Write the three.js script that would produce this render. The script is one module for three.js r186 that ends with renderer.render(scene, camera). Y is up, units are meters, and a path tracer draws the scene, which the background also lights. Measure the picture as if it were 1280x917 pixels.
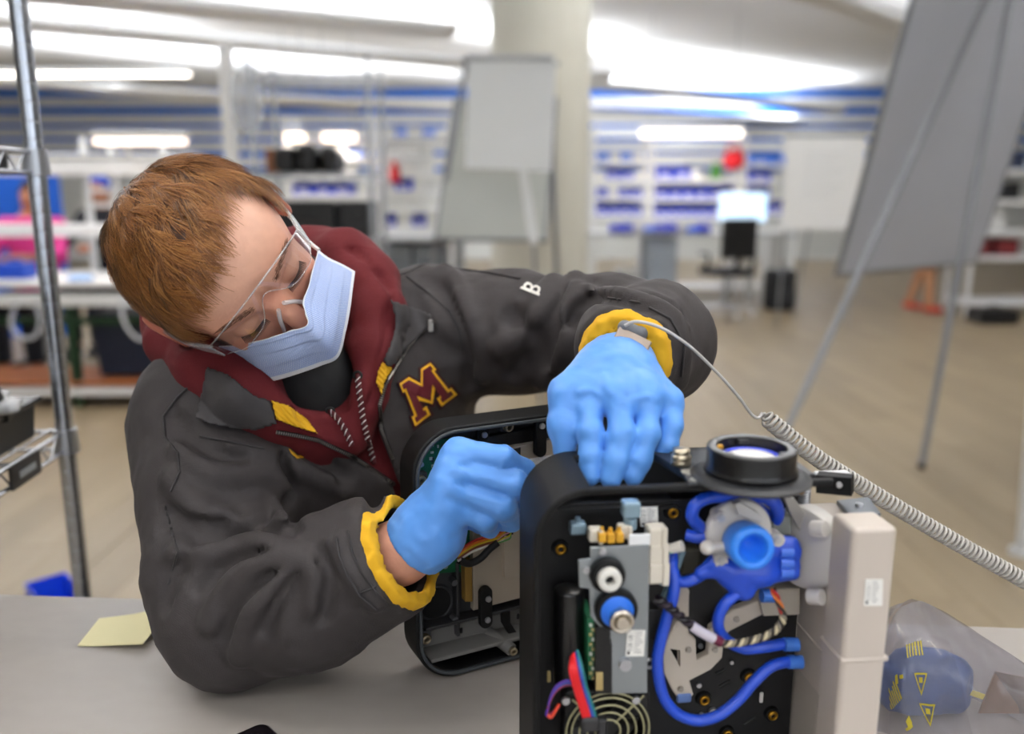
import * as THREE from 'three';
import { mergeGeometries, toCreasedNormals } from 'three/addons/utils/BufferGeometryUtils.js';
import { RoundedBoxGeometry } from 'three/addons/geometries/RoundedBoxGeometry.js';
import { ImprovedNoise } from 'three/addons/math/ImprovedNoise.js';
import { RectAreaLightUniformsLib } from 'three/addons/lights/RectAreaLightUniformsLib.js';

// ------------------------------------------------------------------ camera, light, exposure
const FRAME_W = 1280, FRAME_H = 917, FOCAL = 1066, PITCH = 11.6 * Math.PI / 180, EYE = 1.32;
const scene = new THREE.Scene();
scene.background = new THREE.Color(0.9, 0.95, 1.0);   // daylight outside the windows
const camera = new THREE.PerspectiveCamera(2 * Math.atan(FRAME_H / 2 / FOCAL) * 180 / Math.PI, FRAME_W / FRAME_H, 0.03, 60);
camera.position.set(0, EYE, 0);
camera.rotation.set(-PITCH, 0, 0);
camera.focus = 0.77;
camera.userData.fStop = 2.6;
camera.updateMatrixWorld();
const renderer = new THREE.WebGLRenderer();
renderer.toneMapping = THREE.LinearToneMapping;
renderer.toneMappingExposure = 1.35;
renderer.shadowMap.enabled = true;
RectAreaLightUniformsLib.init();
const LAMP_DOWN = 10, LAMP_UP = 60, FIN_UP = 16, DAYLIGHT = 0.65;   // strengths of the pendant lamps, of the lights lying in the ceiling fins and of the windows
// ------------------------------------------------------------------ helpers
const V = (x, y, z) => new THREE.Vector3(x, y, z);
let seedState = 7;
const rnd = () => { seedState = (seedState + 0x6d2b79f5) | 0; let t = Math.imul(seedState ^ (seedState >>> 15), 1 | seedState); t = (t + Math.imul(t ^ (t >>> 7), 61 | t)) ^ t; return ((t ^ (t >>> 14)) >>> 0) / 4294967296; };
const rr = (a, b) => a + (b - a) * rnd();
const perlin = new ImprovedNoise();
const noise = (x, y, z) => perlin.noise(x + 40.3, y + 17.7, z + 91.1);
const clamp = (x, a, b) => Math.min(b, Math.max(a, x));
const mix = (a, b, t) => a + (b - a) * t;
const sstep = (a, b, x) => { const t = clamp((x - a) / (b - a), 0, 1); return t * t * (3 - 2 * t); };

// a point of the photograph at a distance along the lens axis, on a level plane, or on a plane across the room
const ray = (px, py) => V((px - FRAME_W / 2) / FOCAL, -(py - FRAME_H / 2) / FOCAL, -1).applyQuaternion(camera.quaternion);
const at = (px, py, d) => ray(px, py).multiplyScalar(d).add(camera.position);
const onLevel = (px, py, y) => { const r = ray(px, py); return r.multiplyScalar((y - EYE) / r.y).add(camera.position); };
const onZ = (px, py, z) => { const r = ray(px, py); return r.multiplyScalar(z / r.z).add(camera.position); };
const toPixel = (p) => { const q = p.clone().applyMatrix4(camera.matrixWorldInverse); return [640 + FOCAL * q.x / -q.z, 458.5 - FOCAL * q.y / -q.z, -q.z]; };

const mats = new Map();
function M(color, rough = 0.6, metal = 0, extra = null) {
  const key = [color, rough, metal, extra && JSON.stringify(extra)].join();
  if (!mats.has(key)) {
    const m = new THREE.MeshPhysicalMaterial({ color, roughness: rough, metalness: metal, ...(extra ?? {}) });
    if (extra?.transparent === undefined && m.transmission > 0) m.side = THREE.DoubleSide;
    mats.set(key, m);
  }
  return mats.get(key);
}
const names = new Map();
function numbered(name) { const n = names.get(name) ?? 0; names.set(name, n + 1); return n ? `${name}_${String(n).padStart(3, '0')}` : name; }
function shadowed(o) { o.castShadow = o.receiveShadow = true; return o; }
function thing(name, label, category, group) {
  const o = new THREE.Group(); o.name = numbered(name); scene.add(o);
  o.userData = { label, category }; if (group) o.userData.group = group;
  return o;
}
function part(parent, name, geo, mat, opt = {}) {
  const m = shadowed(new THREE.Mesh(geo, mat)); m.name = numbered(name); parent.add(m);
  if (opt.label) m.userData.label = opt.label; if (opt.kind) m.userData.kind = opt.kind;
  return m;
}
function solo(name, label, category, geo, mat, group) {
  geo.computeBoundingBox(); const c = geo.boundingBox.getCenter(V(0, 0, 0)); c.y = geo.boundingBox.min.y;
  geo.translate(-c.x, -c.y, -c.z);
  const m = shadowed(new THREE.Mesh(geo, mat)); m.name = numbered(name); m.position.copy(c); scene.add(m);
  m.userData = { label, category }; if (group) m.userData.group = group;
  return m;
}
function struct(name, geo, mat, parent = scene) {
  const m = shadowed(new THREE.Mesh(geo, mat)); m.name = numbered(name); parent.add(m); if (parent === scene) m.userData.kind = 'structure';
  return m;
}
// parts modelled in world coordinates: move the thing's origin to its base
function settle(o) {
  const b = new THREE.Box3().setFromObject(o), c = b.getCenter(V(0, 0, 0)); c.y = b.min.y;
  o.position.copy(c); for (const k of o.children) k.position.sub(c);
  return o;
}
function copyOf(o, label, pos, turn) {
  const c = o.clone(); c.name = numbered(o.name.replace(/_\d+$/, '')); c.userData = { ...o.userData }; scene.add(c);
  c.traverse((k) => { if (k !== c) { k.name = numbered(k.name.replace(/_\d+$/, '')); } });
  if (label) c.userData.label = label; if (pos) c.position.copy(pos); if (turn !== undefined) c.rotation.y = turn;
  return c;
}
function flat(g) {
  let h = g.index ? g.toNonIndexed() : g.clone();
  for (const k of Object.keys(h.attributes)) if (!['position', 'normal', 'uv'].includes(k)) h.deleteAttribute(k);
  if (!h.attributes.normal) h.computeVertexNormals();
  if (!h.attributes.uv) h.setAttribute('uv', new THREE.BufferAttribute(new Float32Array(h.attributes.position.count * 2), 2));
  h.groups = []; h.clearGroups?.();
  return h;
}
const merge = (...gs) => mergeGeometries(gs.flat().map(flat));
const box = (w, h, d, x = 0, y = 0, z = 0) => new THREE.BoxGeometry(w, h, d).translate(x, y, z);
const rbox = (w, h, d, x = 0, y = 0, z = 0, r = 0.004, s = 2) => new RoundedBoxGeometry(w, h, d, s, Math.min(r, w / 2.01, h / 2.01, d / 2.01)).translate(x, y, z);
const cyl = (r0, r1, h, x = 0, y = 0, z = 0, n = 24, open = false) => new THREE.CylinderGeometry(r1, r0, h, n, 1, open).translate(x, y, z);
const curve = (pts, closed = false) => new THREE.CatmullRomCurve3(pts, closed, 'centripetal');
const tube = (pts, r, seg = pts.length * 6, rad = 8, closed = false) => new THREE.TubeGeometry(pts.length === 2 ? new THREE.LineCurve3(pts[0], pts[1]) : curve(pts, closed), pts.length === 2 ? 1 : seg, r, rad, closed);
// a round bar with closed ends
function bar(a, b, r, n = 10, r2 = r) {
  const d = b.clone().sub(a), g = new THREE.CylinderGeometry(r2, r, d.length(), n);
  return g.applyQuaternion(new THREE.Quaternion().setFromUnitVectors(V(0, 1, 0), d.clone().normalize())).translate((a.x + b.x) / 2, (a.y + b.y) / 2, (a.z + b.z) / 2);
}
// a flat bar w wide (sideways) and t thick from a to b
function strip(a, b, w, t, side = V(1, 0, 0)) {
  const y = b.clone().sub(a), len = y.length(); y.normalize(); const z = side.clone().cross(y).normalize(), x = y.clone().cross(z);
  return new THREE.BoxGeometry(w, len, t).applyMatrix4(new THREE.Matrix4().makeBasis(x, y, z)).translate((a.x + b.x) / 2, (a.y + b.y) / 2, (a.z + b.z) / 2);
}
function shapeOf(pts) { const s = new THREE.Shape(); pts.forEach(([x, y], i) => (i ? s.lineTo(x, y) : s.moveTo(x, y))); s.closePath(); return s; }
function roundRect(w, h, r, x = -w / 2, y = -h / 2, S = THREE.Shape) {
  const s = new S(); s.moveTo(x + r, y); s.lineTo(x + w - r, y); s.absarc(x + w - r, y + r, r, -Math.PI / 2, 0); s.lineTo(x + w, y + h - r); s.absarc(x + w - r, y + h - r, r, 0, Math.PI / 2);
  s.lineTo(x + r, y + h); s.absarc(x + r, y + h - r, r, Math.PI / 2, Math.PI); s.lineTo(x, y + r); s.absarc(x + r, y + r, r, Math.PI, Math.PI * 1.5); return s;
}
const extrude = (shape, depth, bevel = 0, seg = 2, cs = 10) => new THREE.ExtrudeGeometry(shape, { depth: depth - 2 * bevel, bevelEnabled: bevel > 0, bevelThickness: bevel, bevelSize: bevel, bevelOffset: -bevel, bevelSegments: seg, curveSegments: cs }).translate(0, 0, bevel);
const lathe = (pts, n = 32) => new THREE.LatheGeometry(pts.map(([x, y]) => new THREE.Vector2(x, y)), n);
function canvasTex(w, h, draw, srgb = true) {
  const c = document.createElement('canvas'); c.width = w; c.height = h; draw(c.getContext('2d'), w, h);
  const t = new THREE.CanvasTexture(c); if (srgb) t.colorSpace = THREE.SRGBColorSpace; t.magFilter = THREE.LinearFilter; return t;
}
function noiseTex(w, h, fn, srgb = false) {   // fn(u, v) -> [r, g, b] 0..1 or a number
  const d = new Uint8Array(w * h * 4);
  for (let j = 0; j < h; j++) for (let i = 0; i < w; i++) {
    const c = fn(i / w, j / h), o = (j * w + i) * 4;
    for (let k = 0; k < 3; k++) d[o + k] = clamp((c.length ? c[k] : c) * 255, 0, 255); d[o + 3] = 255;
  }
  const t = new THREE.DataTexture(d, w, h); t.wrapS = t.wrapT = THREE.RepeatWrapping; t.magFilter = THREE.LinearFilter; if (srgb) t.colorSpace = THREE.SRGBColorSpace; t.needsUpdate = true; return t;
}

// ------------------------------------------------------------------ fields: distances, smooth joins, and a mesher (surface nets)
const smin = (a, b, k) => { const h = Math.max(k - Math.abs(a - b), 0) / k; return Math.min(a, b) - h * h * k * 0.25; };
const smax = (a, b, k) => -smin(-a, -b, k);
function cone(a, b, ra, rb) {   // tapered capsule
  const ax = a.x, ay = a.y, az = a.z, dx = b.x - ax, dy = b.y - ay, dz = b.z - az, l2 = dx * dx + dy * dy + dz * dz || 1e-9;
  return (x, y, z) => { const t = clamp(((x - ax) * dx + (y - ay) * dy + (z - az) * dz) / l2, 0, 1); return Math.hypot(x - ax - t * dx, y - ay - t * dy, z - az - t * dz) - ra - (rb - ra) * t; };
}
function ball(c, rx, ry = rx, rz = rx, axes = null) {   // ellipsoid along the axes [X, Y, Z]
  const k = Math.min(rx, ry, rz);
  return (x, y, z) => {
    let px = x - c.x, py = y - c.y, pz = z - c.z;
    if (axes) { const [A, B, C] = axes, qx = px * A.x + py * A.y + pz * A.z, qy = px * B.x + py * B.y + pz * B.z, qz = px * C.x + py * C.y + pz * C.z; px = qx; py = qy; pz = qz; }
    const k0 = Math.hypot(px / rx, py / ry, pz / rz), k1 = Math.hypot(px / rx / rx, py / ry / ry, pz / rz / rz);
    return k1 < 1e-6 ? -k : k0 * (k0 - 1) / k1;
  };
}
function chain(pts, rad, k = 0.01) { const segs = []; for (let i = 0; i + 1 < pts.length; i++) segs.push(cone(pts[i], pts[i + 1], rad[i], rad[i + 1])); return (x, y, z) => { let d = 1e9; for (const s of segs) d = smin(d, s(x, y, z), k); return d; }; }
function surfaceNets(f, lo, hi, cell, uvScale = 1) {
  const nx = Math.ceil((hi.x - lo.x) / cell) + 1, ny = Math.ceil((hi.y - lo.y) / cell) + 1, nz = Math.ceil((hi.z - lo.z) / cell) + 1;
  const val = new Float32Array(nx * ny * nz), B = 6, reach = B * cell * 0.5 * 1.7321 * 1.5 + cell * 2;
  for (let k0 = 0; k0 < nz; k0 += B) for (let j0 = 0; j0 < ny; j0 += B) for (let i0 = 0; i0 < nx; i0 += B) {
    const c = f(lo.x + (i0 + B / 2) * cell, lo.y + (j0 + B / 2) * cell, lo.z + (k0 + B / 2) * cell), far = Math.abs(c) > reach;
    for (let k = k0; k < Math.min(k0 + B, nz); k++) for (let j = j0; j < Math.min(j0 + B, ny); j++) for (let i = i0; i < Math.min(i0 + B, nx); i++)
      val[(k * ny + j) * nx + i] = far ? c : f(lo.x + i * cell, lo.y + j * cell, lo.z + k * cell);
  }
  const id = new Int32Array(nx * ny * nz).fill(-1), pos = [], idx = [];
  const E = [[0, 1], [2, 3], [4, 5], [6, 7], [0, 2], [1, 3], [4, 6], [5, 7], [0, 4], [1, 5], [2, 6], [3, 7]], off = [0, 1, nx, nx + 1, nx * ny, nx * ny + 1, nx * ny + nx, nx * ny + nx + 1];
  for (let k = 0; k < nz - 1; k++) for (let j = 0; j < ny - 1; j++) for (let i = 0; i < nx - 1; i++) {
    const o = (k * ny + j) * nx + i; let m = 0; for (let c = 0; c < 8; c++) if (val[o + off[c]] < 0) m |= 1 << c;
    if (m === 0 || m === 255) continue;
    let n = 0, x = 0, y = 0, z = 0;
    for (const [a, b] of E) { const va = val[o + off[a]], vb = val[o + off[b]]; if ((va < 0) === (vb < 0)) continue; const t = va / (va - vb); n++; x += (a & 1) + t * ((b & 1) - (a & 1)); y += (a >> 1 & 1) + t * ((b >> 1 & 1) - (a >> 1 & 1)); z += (a >> 2) + t * ((b >> 2) - (a >> 2)); }
    id[o] = pos.length / 3; pos.push(lo.x + (i + x / n) * cell, lo.y + (j + y / n) * cell, lo.z + (k + z / n) * cell);
  }
  const quad = (a, b, c, d, flip) => (flip ? idx.push(a, c, b, a, d, c) : idx.push(a, b, c, a, c, d));
  for (let k = 1; k < nz - 1; k++) for (let j = 1; j < ny - 1; j++) for (let i = 1; i < nx - 1; i++) {
    const o = (k * ny + j) * nx + i, s = val[o] < 0;
    if (s !== val[o + 1] < 0) quad(id[o], id[o - nx], id[o - nx - nx * ny], id[o - nx * ny], s);
    if (s !== val[o + nx] < 0) quad(id[o], id[o - nx * ny], id[o - 1 - nx * ny], id[o - 1], s);
    if (s !== val[o + nx * ny] < 0) quad(id[o], id[o - 1], id[o - 1 - nx], id[o - nx], s);
  }
  const g = new THREE.BufferGeometry();
  g.setAttribute('position', new THREE.Float32BufferAttribute(pos, 3)); g.setIndex(idx.map((v) => Math.max(v, 0)));
  const uv = new Float32Array(pos.length / 3 * 2); for (let v = 0; v < pos.length / 3; v++) { uv[v * 2] = pos[v * 3] * uvScale; uv[v * 2 + 1] = (pos[v * 3 + 1] + pos[v * 3 + 2] * 0.5) * uvScale; }
  g.setAttribute('uv', new THREE.BufferAttribute(uv, 2)); g.computeVertexNormals();
  return g;
}
function paint(g, fn) { const p = g.attributes.position, c = new Float32Array(p.count * 3), col = new THREE.Color(); for (let i = 0; i < p.count; i++) { fn(p.getX(i), p.getY(i), p.getZ(i), col); c[i * 3] = col.r; c[i * 3 + 1] = col.g; c[i * 3 + 2] = col.b; } g.setAttribute('color', new THREE.BufferAttribute(c, 3)); return g; }
// first meeting of the line of sight through a pixel with a field
function meet(f, px, py, from = 0.5, to = 1.6) {
  const r = ray(px, py), s = r.length(), p = V(0, 0, 0); let d = from;
  for (let n = 0; n < 220 && d < to; n++) { p.copy(r).multiplyScalar(d).add(camera.position); const v = f(p.x, p.y, p.z); if (v < 0.0004) return { p: p.clone(), d }; d += Math.max(v * 0.6 / s, 0.0004); }
  return null;
}
function gradient(f, p, e = 0.002) { return V(f(p.x + e, p.y, p.z) - f(p.x - e, p.y, p.z), f(p.x, p.y + e, p.z) - f(p.x, p.y - e, p.z), f(p.x, p.y, p.z + e) - f(p.x, p.y, p.z - e)).normalize(); }
// a sheet of cloth lying on a field: the outline (pixels of the photograph) filled with a grid, each corner set on the field, then raised and given a thickness
function inPoly(poly, x, y) { let c = false; for (let i = 0, j = poly.length - 1; i < poly.length; j = i++) { const [xi, yi] = poly[i], [xj, yj] = poly[j]; if ((yi > y) !== (yj > y) && x < (xj - xi) * (y - yi) / (yj - yi) + xi) c = !c; } return c; }
function polyDist(poly, x, y, closed = true) { let d = 1e9; for (let i = closed ? 0 : 1, j = closed ? poly.length - 1 : 0; i < poly.length; j = i++) { const [ax, ay] = poly[j], [bx, by] = poly[i], dx = bx - ax, dy = by - ay, t = clamp(((x - ax) * dx + (y - ay) * dy) / (dx * dx + dy * dy || 1), 0, 1); d = Math.min(d, Math.hypot(x - ax - t * dx, y - ay - t * dy)); } return d; }
function drape(f, poly, lift, thick, step = 3, holes = [], range = [0.5, 1.6], wave = null) {
  const geo = new THREE.ShapeGeometry(shapeOf(poly)); geo.dispose();
  const s = shapeOf(poly); for (const h of holes) s.holes.push(shapeOf(h));
  // dense outline, then inner grid points joined by clipping small squares against the outline
  const xs = poly.map((p) => p[0]), ys = poly.map((p) => p[1]), x0 = Math.min(...xs), x1 = Math.max(...xs), y0 = Math.min(...ys), y1 = Math.max(...ys);
  const nx = Math.ceil((x1 - x0) / step), ny = Math.ceil((y1 - y0) / step), node = new Map(), P = [], idx = [];
  const inside = (x, y) => inPoly(poly, x, y) && !holes.some((h) => inPoly(h, x, y));
  const snap = (x, y) => { let best = [x, y], d = 1e9; for (const pl of [poly, ...holes]) for (let i = 0, j = pl.length - 1; i < pl.length; j = i++) { const [ax, ay] = pl[j], [bx, by] = pl[i], dx = bx - ax, dy = by - ay, t = clamp(((x - ax) * dx + (y - ay) * dy) / (dx * dx + dy * dy || 1), 0, 1), q = Math.hypot(x - ax - t * dx, y - ay - t * dy); if (q < d) { d = q; best = [ax + t * dx, ay + t * dy]; } } return best; };
  const corner = (i, j) => { const key = i * 10000 + j; if (!node.has(key)) { let x = x0 + (i + 0.0) * step, y = y0 + j * step; if (!inside(x, y)) [x, y] = snap(x, y); node.set(key, P.length); P.push([x, y]); } return node.get(key); };
  for (let i = 0; i < nx; i++) for (let j = 0; j < ny; j++) { if (!inside(x0 + (i + 0.5) * step, y0 + (j + 0.5) * step)) continue; const a = corner(i, j), b = corner(i + 1, j), c = corner(i + 1, j + 1), d = corner(i, j + 1); idx.push(a, d, c, a, c, b); }
  const top = [], low = [], uv = [];
  let last = 0.9; const hits = P.map(([x, y]) => { const h = meet(f, x, y, ...range); if (h) last = h.d; return h ? h.d : null; });
  const known = hits.filter((d) => d !== null), mean = known.reduce((a, b) => a + b, 0) / Math.max(1, known.length);
  P.forEach(([x, y], i) => { const d = hits[i] ?? mean, L = (typeof lift === 'function' ? lift(x, y) : lift) + (wave ? wave(x, y) : 0); const a = at(x, y, d - L), b = at(x, y, d - L + thick); top.push(a.x, a.y, a.z); low.push(b.x, b.y, b.z); uv.push((x - x0) / 100, (y - y0) / 100); });
  const n = P.length, all = idx.slice(), edges = new Map();
  for (let t = 0; t < idx.length; t += 3) { all.push(idx[t] + n, idx[t + 2] + n, idx[t + 1] + n); for (let e = 0; e < 3; e++) { const a = idx[t + e], b = idx[t + (e + 1) % 3]; edges.has(b * 100000 + a) ? edges.delete(b * 100000 + a) : edges.set(a * 100000 + b, [a, b]); } }
  for (const [a, b] of edges.values()) all.push(a, a + n, b + n, a, b + n, b);
  const g = new THREE.BufferGeometry(); g.setAttribute('position', new THREE.Float32BufferAttribute([...top, ...low], 3)); g.setAttribute('uv', new THREE.Float32BufferAttribute([...uv, ...uv], 2)); g.setIndex(all); g.computeVertexNormals();
  return g;
}
// ------------------------------------------------------------------ the room
const CEIL = 3.3, ROOM = { x0: -11, x1: 11, z0: -17.5, z1: 4 };
const wood = noiseTex(256, 512, (u, v) => {   // pale grey-brown vinyl grain, long streaks along v
  const a = noise(u * 26, v * 2.2, 1) * 0.5 + noise(u * 70, v * 5, 4) * 0.3 + noise(u * 6, v * 1.2, 9) * 0.5;
  const t = 0.5 + a * 0.5; return [0.66 + 0.13 * t, 0.61 + 0.13 * t, 0.53 + 0.13 * t];
}, true);
const plankMats = ['#c9c1b2', '#c4bcad', '#cdc5b6', '#c0b8a9'].map((c) => new THREE.MeshPhysicalMaterial({ color: c, map: wood, roughness: 0.42 }));
const plaster = noiseTex(128, 128, (u, v) => 0.5 + 0.5 * noise(u * 40, v * 40, 2));
const M_ceiling = new THREE.MeshPhysicalMaterial({ color: '#eceded', roughness: 0.9, bumpMap: plaster, bumpScale: 0.002 });
const M_wall = new THREE.MeshPhysicalMaterial({ color: '#d9dad6', roughness: 0.85, bumpMap: plaster, bumpScale: 0.001 });
const M_blue = M('#1b78e0', 0.7), M_white = M('#e8e9ea', 0.5), M_column = new THREE.MeshPhysicalMaterial({ color: '#c9c7bb', roughness: 0.8, bumpMap: plaster, bumpScale: 0.001 });
const M_chrome = M('#b9bcc0', 0.25, 0.9), M_steel = M('#9da0a4', 0.4, 0.7), M_black = M('#0d0d0f', 0.5), M_grey = M('#8f9499', 0.55);

const W = ROOM.x1 - ROOM.x0, D = ROOM.z1 - ROOM.z0, cx = (ROOM.x0 + ROOM.x1) / 2, cz = (ROOM.z0 + ROOM.z1) / 2;
const floor = struct('floor', box(W, 0.2, D, cx, -0.106, cz), M('#a79d8c', 0.5));
{ // planks run away from the camera; the 290 that show largest are planks of their own, the rest one piece
  const pw = 0.19, pl = 1.5, gs = [0, 1, 2, 3].map((k) => { const g = new THREE.BoxGeometry(pw - 0.003, 0.006, pl - 0.003); const uv = g.attributes.uv; for (let i = 0; i < uv.count; i++) uv.setXY(i, uv.getX(i) * 0.35 + k * 0.27, uv.getY(i) * 0.8 + k * 0.13); return g; });
  const all = [];
  for (let i = Math.floor(ROOM.x0 / pw); i * pw < ROOM.x1 - pw; i++) for (let j = 0; j * pl < D + pl; j++) {
    const x = (i + 0.5) * pw, z = ROOM.z1 - (j + 0.5) * pl + (i * 0.37 % 1) * pl; if (z - pl / 2 < ROOM.z0 || z + pl / 2 > ROOM.z1 || x < ROOM.x0 + 0.1) continue;
    const [px, py, d] = toPixel(V(x, 0, z)), seen = z < -1.6 && px > -60 && px < 1340; all.push({ x, z, d: seen ? d : 1e3 + d, v: (((i * 7 + j * 13) % 4) + 4) % 4, q: (((i * 3 + j * 5) % 4) + 4) % 4 });
  }
  all.sort((a, b) => a.d - b.d);
  const rest = [];
  all.forEach((p, n) => { if (n < 290) { const m = struct('plank', gs[p.v], plankMats[p.q], floor); m.position.set(p.x, -0.003, p.z); } else rest.push(gs[p.v].clone().translate(p.x, -0.003, p.z)); });
  const r = struct('far_planks', merge(rest), plankMats[0], floor); r.userData.kind = 'stuff';
}
struct('ceiling', box(W, 0.2, D, cx, CEIL + 0.1, cz), M_ceiling);
struct('wall_back', box(W, CEIL, 0.2, cx, CEIL / 2, ROOM.z0 - 0.1), M_wall); struct('trim_20', box(W - 0.02, CEIL - 1.72, 0.012, cx, (CEIL + 1.72) / 2, ROOM.z0 + 0.006), M_blue);
// front wall, behind the camera, with a band of tall windows
const M_pane = M('#ffffff', 0.02, 0, { transmission: 1, thickness: 0 });
{ const z = ROOM.z1 + 0.1, y0 = 0.8, y1 = 2.9; struct('wall_front', merge(box(W, y0, 0.2, cx, y0 / 2, z), box(W, CEIL - y1, 0.2, cx, (CEIL + y1) / 2, z), box(ROOM.x1 - 7, y1 - y0, 0.2, (ROOM.x1 + 7) / 2, (y0 + y1) / 2, z), box(-3 - ROOM.x0, y1 - y0, 0.2, (-3 + ROOM.x0) / 2, (y0 + y1) / 2, z)), M_wall);
  for (let k = 0; k < 4; k++) { const x0 = -3 + k * 2.5, win = struct(`window_${k + 1}`, merge(box(0.06, y1 - y0, 0.12, x0 + 0.03, (y0 + y1) / 2, z), box(0.06, y1 - y0, 0.12, x0 + 2.47, (y0 + y1) / 2, z), box(2.5, 0.06, 0.12, x0 + 1.25, y0 + 0.03, z), box(2.5, 0.06, 0.12, x0 + 1.25, y1 - 0.03, z)), M_white); struct('pane', box(2.38, y1 - y0 - 0.12, 0.008, x0 + 1.25, (y0 + y1) / 2, z), M_pane, win);
    const l = new THREE.RectAreaLight('#eef4ff', DAYLIGHT * [0.4, 0.8, 1.6, 2][k], 2.3, y1 - y0 - 0.14); l.position.set(x0 + 1.25, (y0 + y1) / 2, z - 0.16); l.lookAt(l.position.x, l.position.y, 50); l.rotation.set(0, 0, 0); scene.add(l); } }
struct('wall_left', box(0.2, CEIL, D, ROOM.x0 - 0.1, CEIL / 2, cz), M_wall);
struct('wall_right', box(0.2, CEIL, D, ROOM.x1 + 0.1, CEIL / 2, cz), M_wall);
struct('column', cyl(0.345, 0.345, CEIL, 0, 0, 0, 64).translate(at(675, 200, 6.0).x, CEIL / 2, at(675, 200, 6.0).z), M_column);

// hung ceiling baffles: broad shallow curved fins that cross the room on the slant
function baffle(pxA, pyA, pxB, pyB, y, w, h, name) {
  const a = onLevel(pxA, pyA, y), b = onLevel(pxB, pyB, y), d = b.clone().sub(a), L = d.length(), e = 2.2; d.normalize();
  const A = a.clone().addScaledVector(d, -e), B = b.clone().addScaledVector(d, e);
  const prof = []; for (let i = 0; i <= 12; i++) { const t = i / 12 * 2 - 1; prof.push([t * w / 2, h * t * t]); } for (let i = 12; i >= 0; i--) { const t = i / 12 * 2 - 1; prof.push([t * w / 2, h * t * t + 0.05]); }
  const g = new THREE.ExtrudeGeometry(shapeOf(prof), { depth: A.distanceTo(B), bevelEnabled: false });
  const z = B.clone().sub(A).normalize(), x = V(0, 1, 0).cross(z).normalize();
  g.applyMatrix4(new THREE.Matrix4().makeBasis(x, V(0, 1, 0), z).setPosition(A));
  const fin = struct(name, g, M('#e6e7e7', 0.8)), len = A.distanceTo(B) - 0.3, mid = A.clone().lerp(B, 0.5), basis = new THREE.Matrix4().makeBasis(z, V(0, -1, 0).cross(z), V(0, -1, 0));
  struct('tube_light', new THREE.BoxGeometry(len, 0.1, 0.015).applyMatrix4(basis).translate(mid.x, mid.y + 0.062, mid.z), M('#ffffff', 0.5, 0, { emissive: '#ffffff', emissiveIntensity: 2 }), fin);
  const up = new THREE.RectAreaLight('#f8faff', FIN_UP, len, w * 0.6); up.quaternion.setFromRotationMatrix(basis); up.position.set(mid.x, mid.y + h + 0.07, mid.z); scene.add(up);
}
baffle(0, 38, 575, 88, 2.72, 0.34, 0.09, 'trim_1');
baffle(-20, 106, 290, 128, 2.66, 0.35, 0.06, 'trim_2');
baffle(740, 112, 955, 133, 2.72, 0.36, 0.06, 'trim_3');
baffle(985, -4, 1125, 42, 2.74, 0.26, 0.06, 'trim_4');
baffle(0, 2, 260, 24, 2.75, 0.5, 0.06, 'trim_5');
baffle(745, 146, 1090, 160, 2.62, 0.5, 0.06, 'trim_6');
baffle(330, 128, 570, 140, 2.62, 0.35, 0.06, 'trim_7');
// white rails across the blue back wall
for (const [k, y] of [[0, 2.46], [1, 2.72], [2, 2.2], [3, 3.04], [4, 1.9]]) struct(`trim_${8 + k}`, rbox(W - 0.2, 0.17, 0.12, cx, y, ROOM.z0 + 0.07, 0.02), M_white);

// pendant lamps: slim housings on two wires, shining down through a diffuser and up onto the ceiling
function pendantLamp(label, c, len, turn, down = LAMP_DOWN, up = LAMP_UP, glow = 5, group) {
  const o = thing('pendant_lamp', label, 'lamp', group);
  o.position.copy(c); o.rotation.y = turn;
  part(o, 'lamp_housing', rbox(len, 0.05, 0.11, 0, 0.035, 0, 0.012), M_white);
  part(o, 'diffuser', rbox(len - 0.02, 0.02, 0.09, 0, 0.0, 0, 0.006), M('#ffffff', 0.5, 0, { emissive: '#fff4e6', emissiveIntensity: glow }));
  for (const s of [-1, 1]) part(o, 'wire', bar(V(s * len * 0.4, 0.05, 0), V(s * len * 0.4, CEIL - c.y, 0), 0.0025, 6), M_steel);
  const dn = new THREE.RectAreaLight('#fff6ea', down, len - 0.05, 0.09); dn.position.set(0, -0.015, 0); dn.rotation.x = -Math.PI / 2; o.add(dn);
  const u = new THREE.RectAreaLight('#f6f9ff', up, len - 0.05, 0.09); u.position.set(0, 0.068, 0); u.rotation.x = Math.PI / 2; o.add(u);
  return o;
}
{ const a = at(-60, 94.5, 9.6), b = at(237, 92, 9.6), m = a.clone().lerp(b, 0.5); pendantLamp('long lit pendant lamp over the left of the room, under the slanted ceiling fin', m, a.distanceTo(b), 0, LAMP_DOWN, LAMP_UP, 6); }
const overhead = [];
for (const [x, z] of [[0.9, -1.2], [-1.6, -0.6], [1.9, 0.9], [-0.6, 1.6], [-4.4, -3.2], [4.2, -3.4], [-2.6, -4.8], [1.4, -5.2], [5.4, -6.8], [-6.4, -6.6]])
  overhead.push(pendantLamp('white pendant lamp high above the room, above the top edge of the picture', V(x, 2.75, z), 1.8, 0, LAMP_DOWN, LAMP_UP, 5, 'pendant lamps above the picture'));
function stool(label, x, z, h = 0.46) {
  const s = thing('stool', label, 'stool'); s.position.set(x, 0, z);
  part(s, 'seat', cyl(0.18, 0.18, 0.05, 0, h - 0.025, 0, 24), M_black); part(s, 'column', cyl(0.025, 0.025, h - 0.1, 0, h / 2, 0, 12), M_steel); part(s, 'base', merge(...[0, 1, 2, 3, 4].map((k) => bar(V(0, 0.08, 0), V(0.25 * Math.cos(k * 1.257), 0.03, 0.25 * Math.sin(k * 1.257)), 0.02))), M_black); return s;
}
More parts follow.
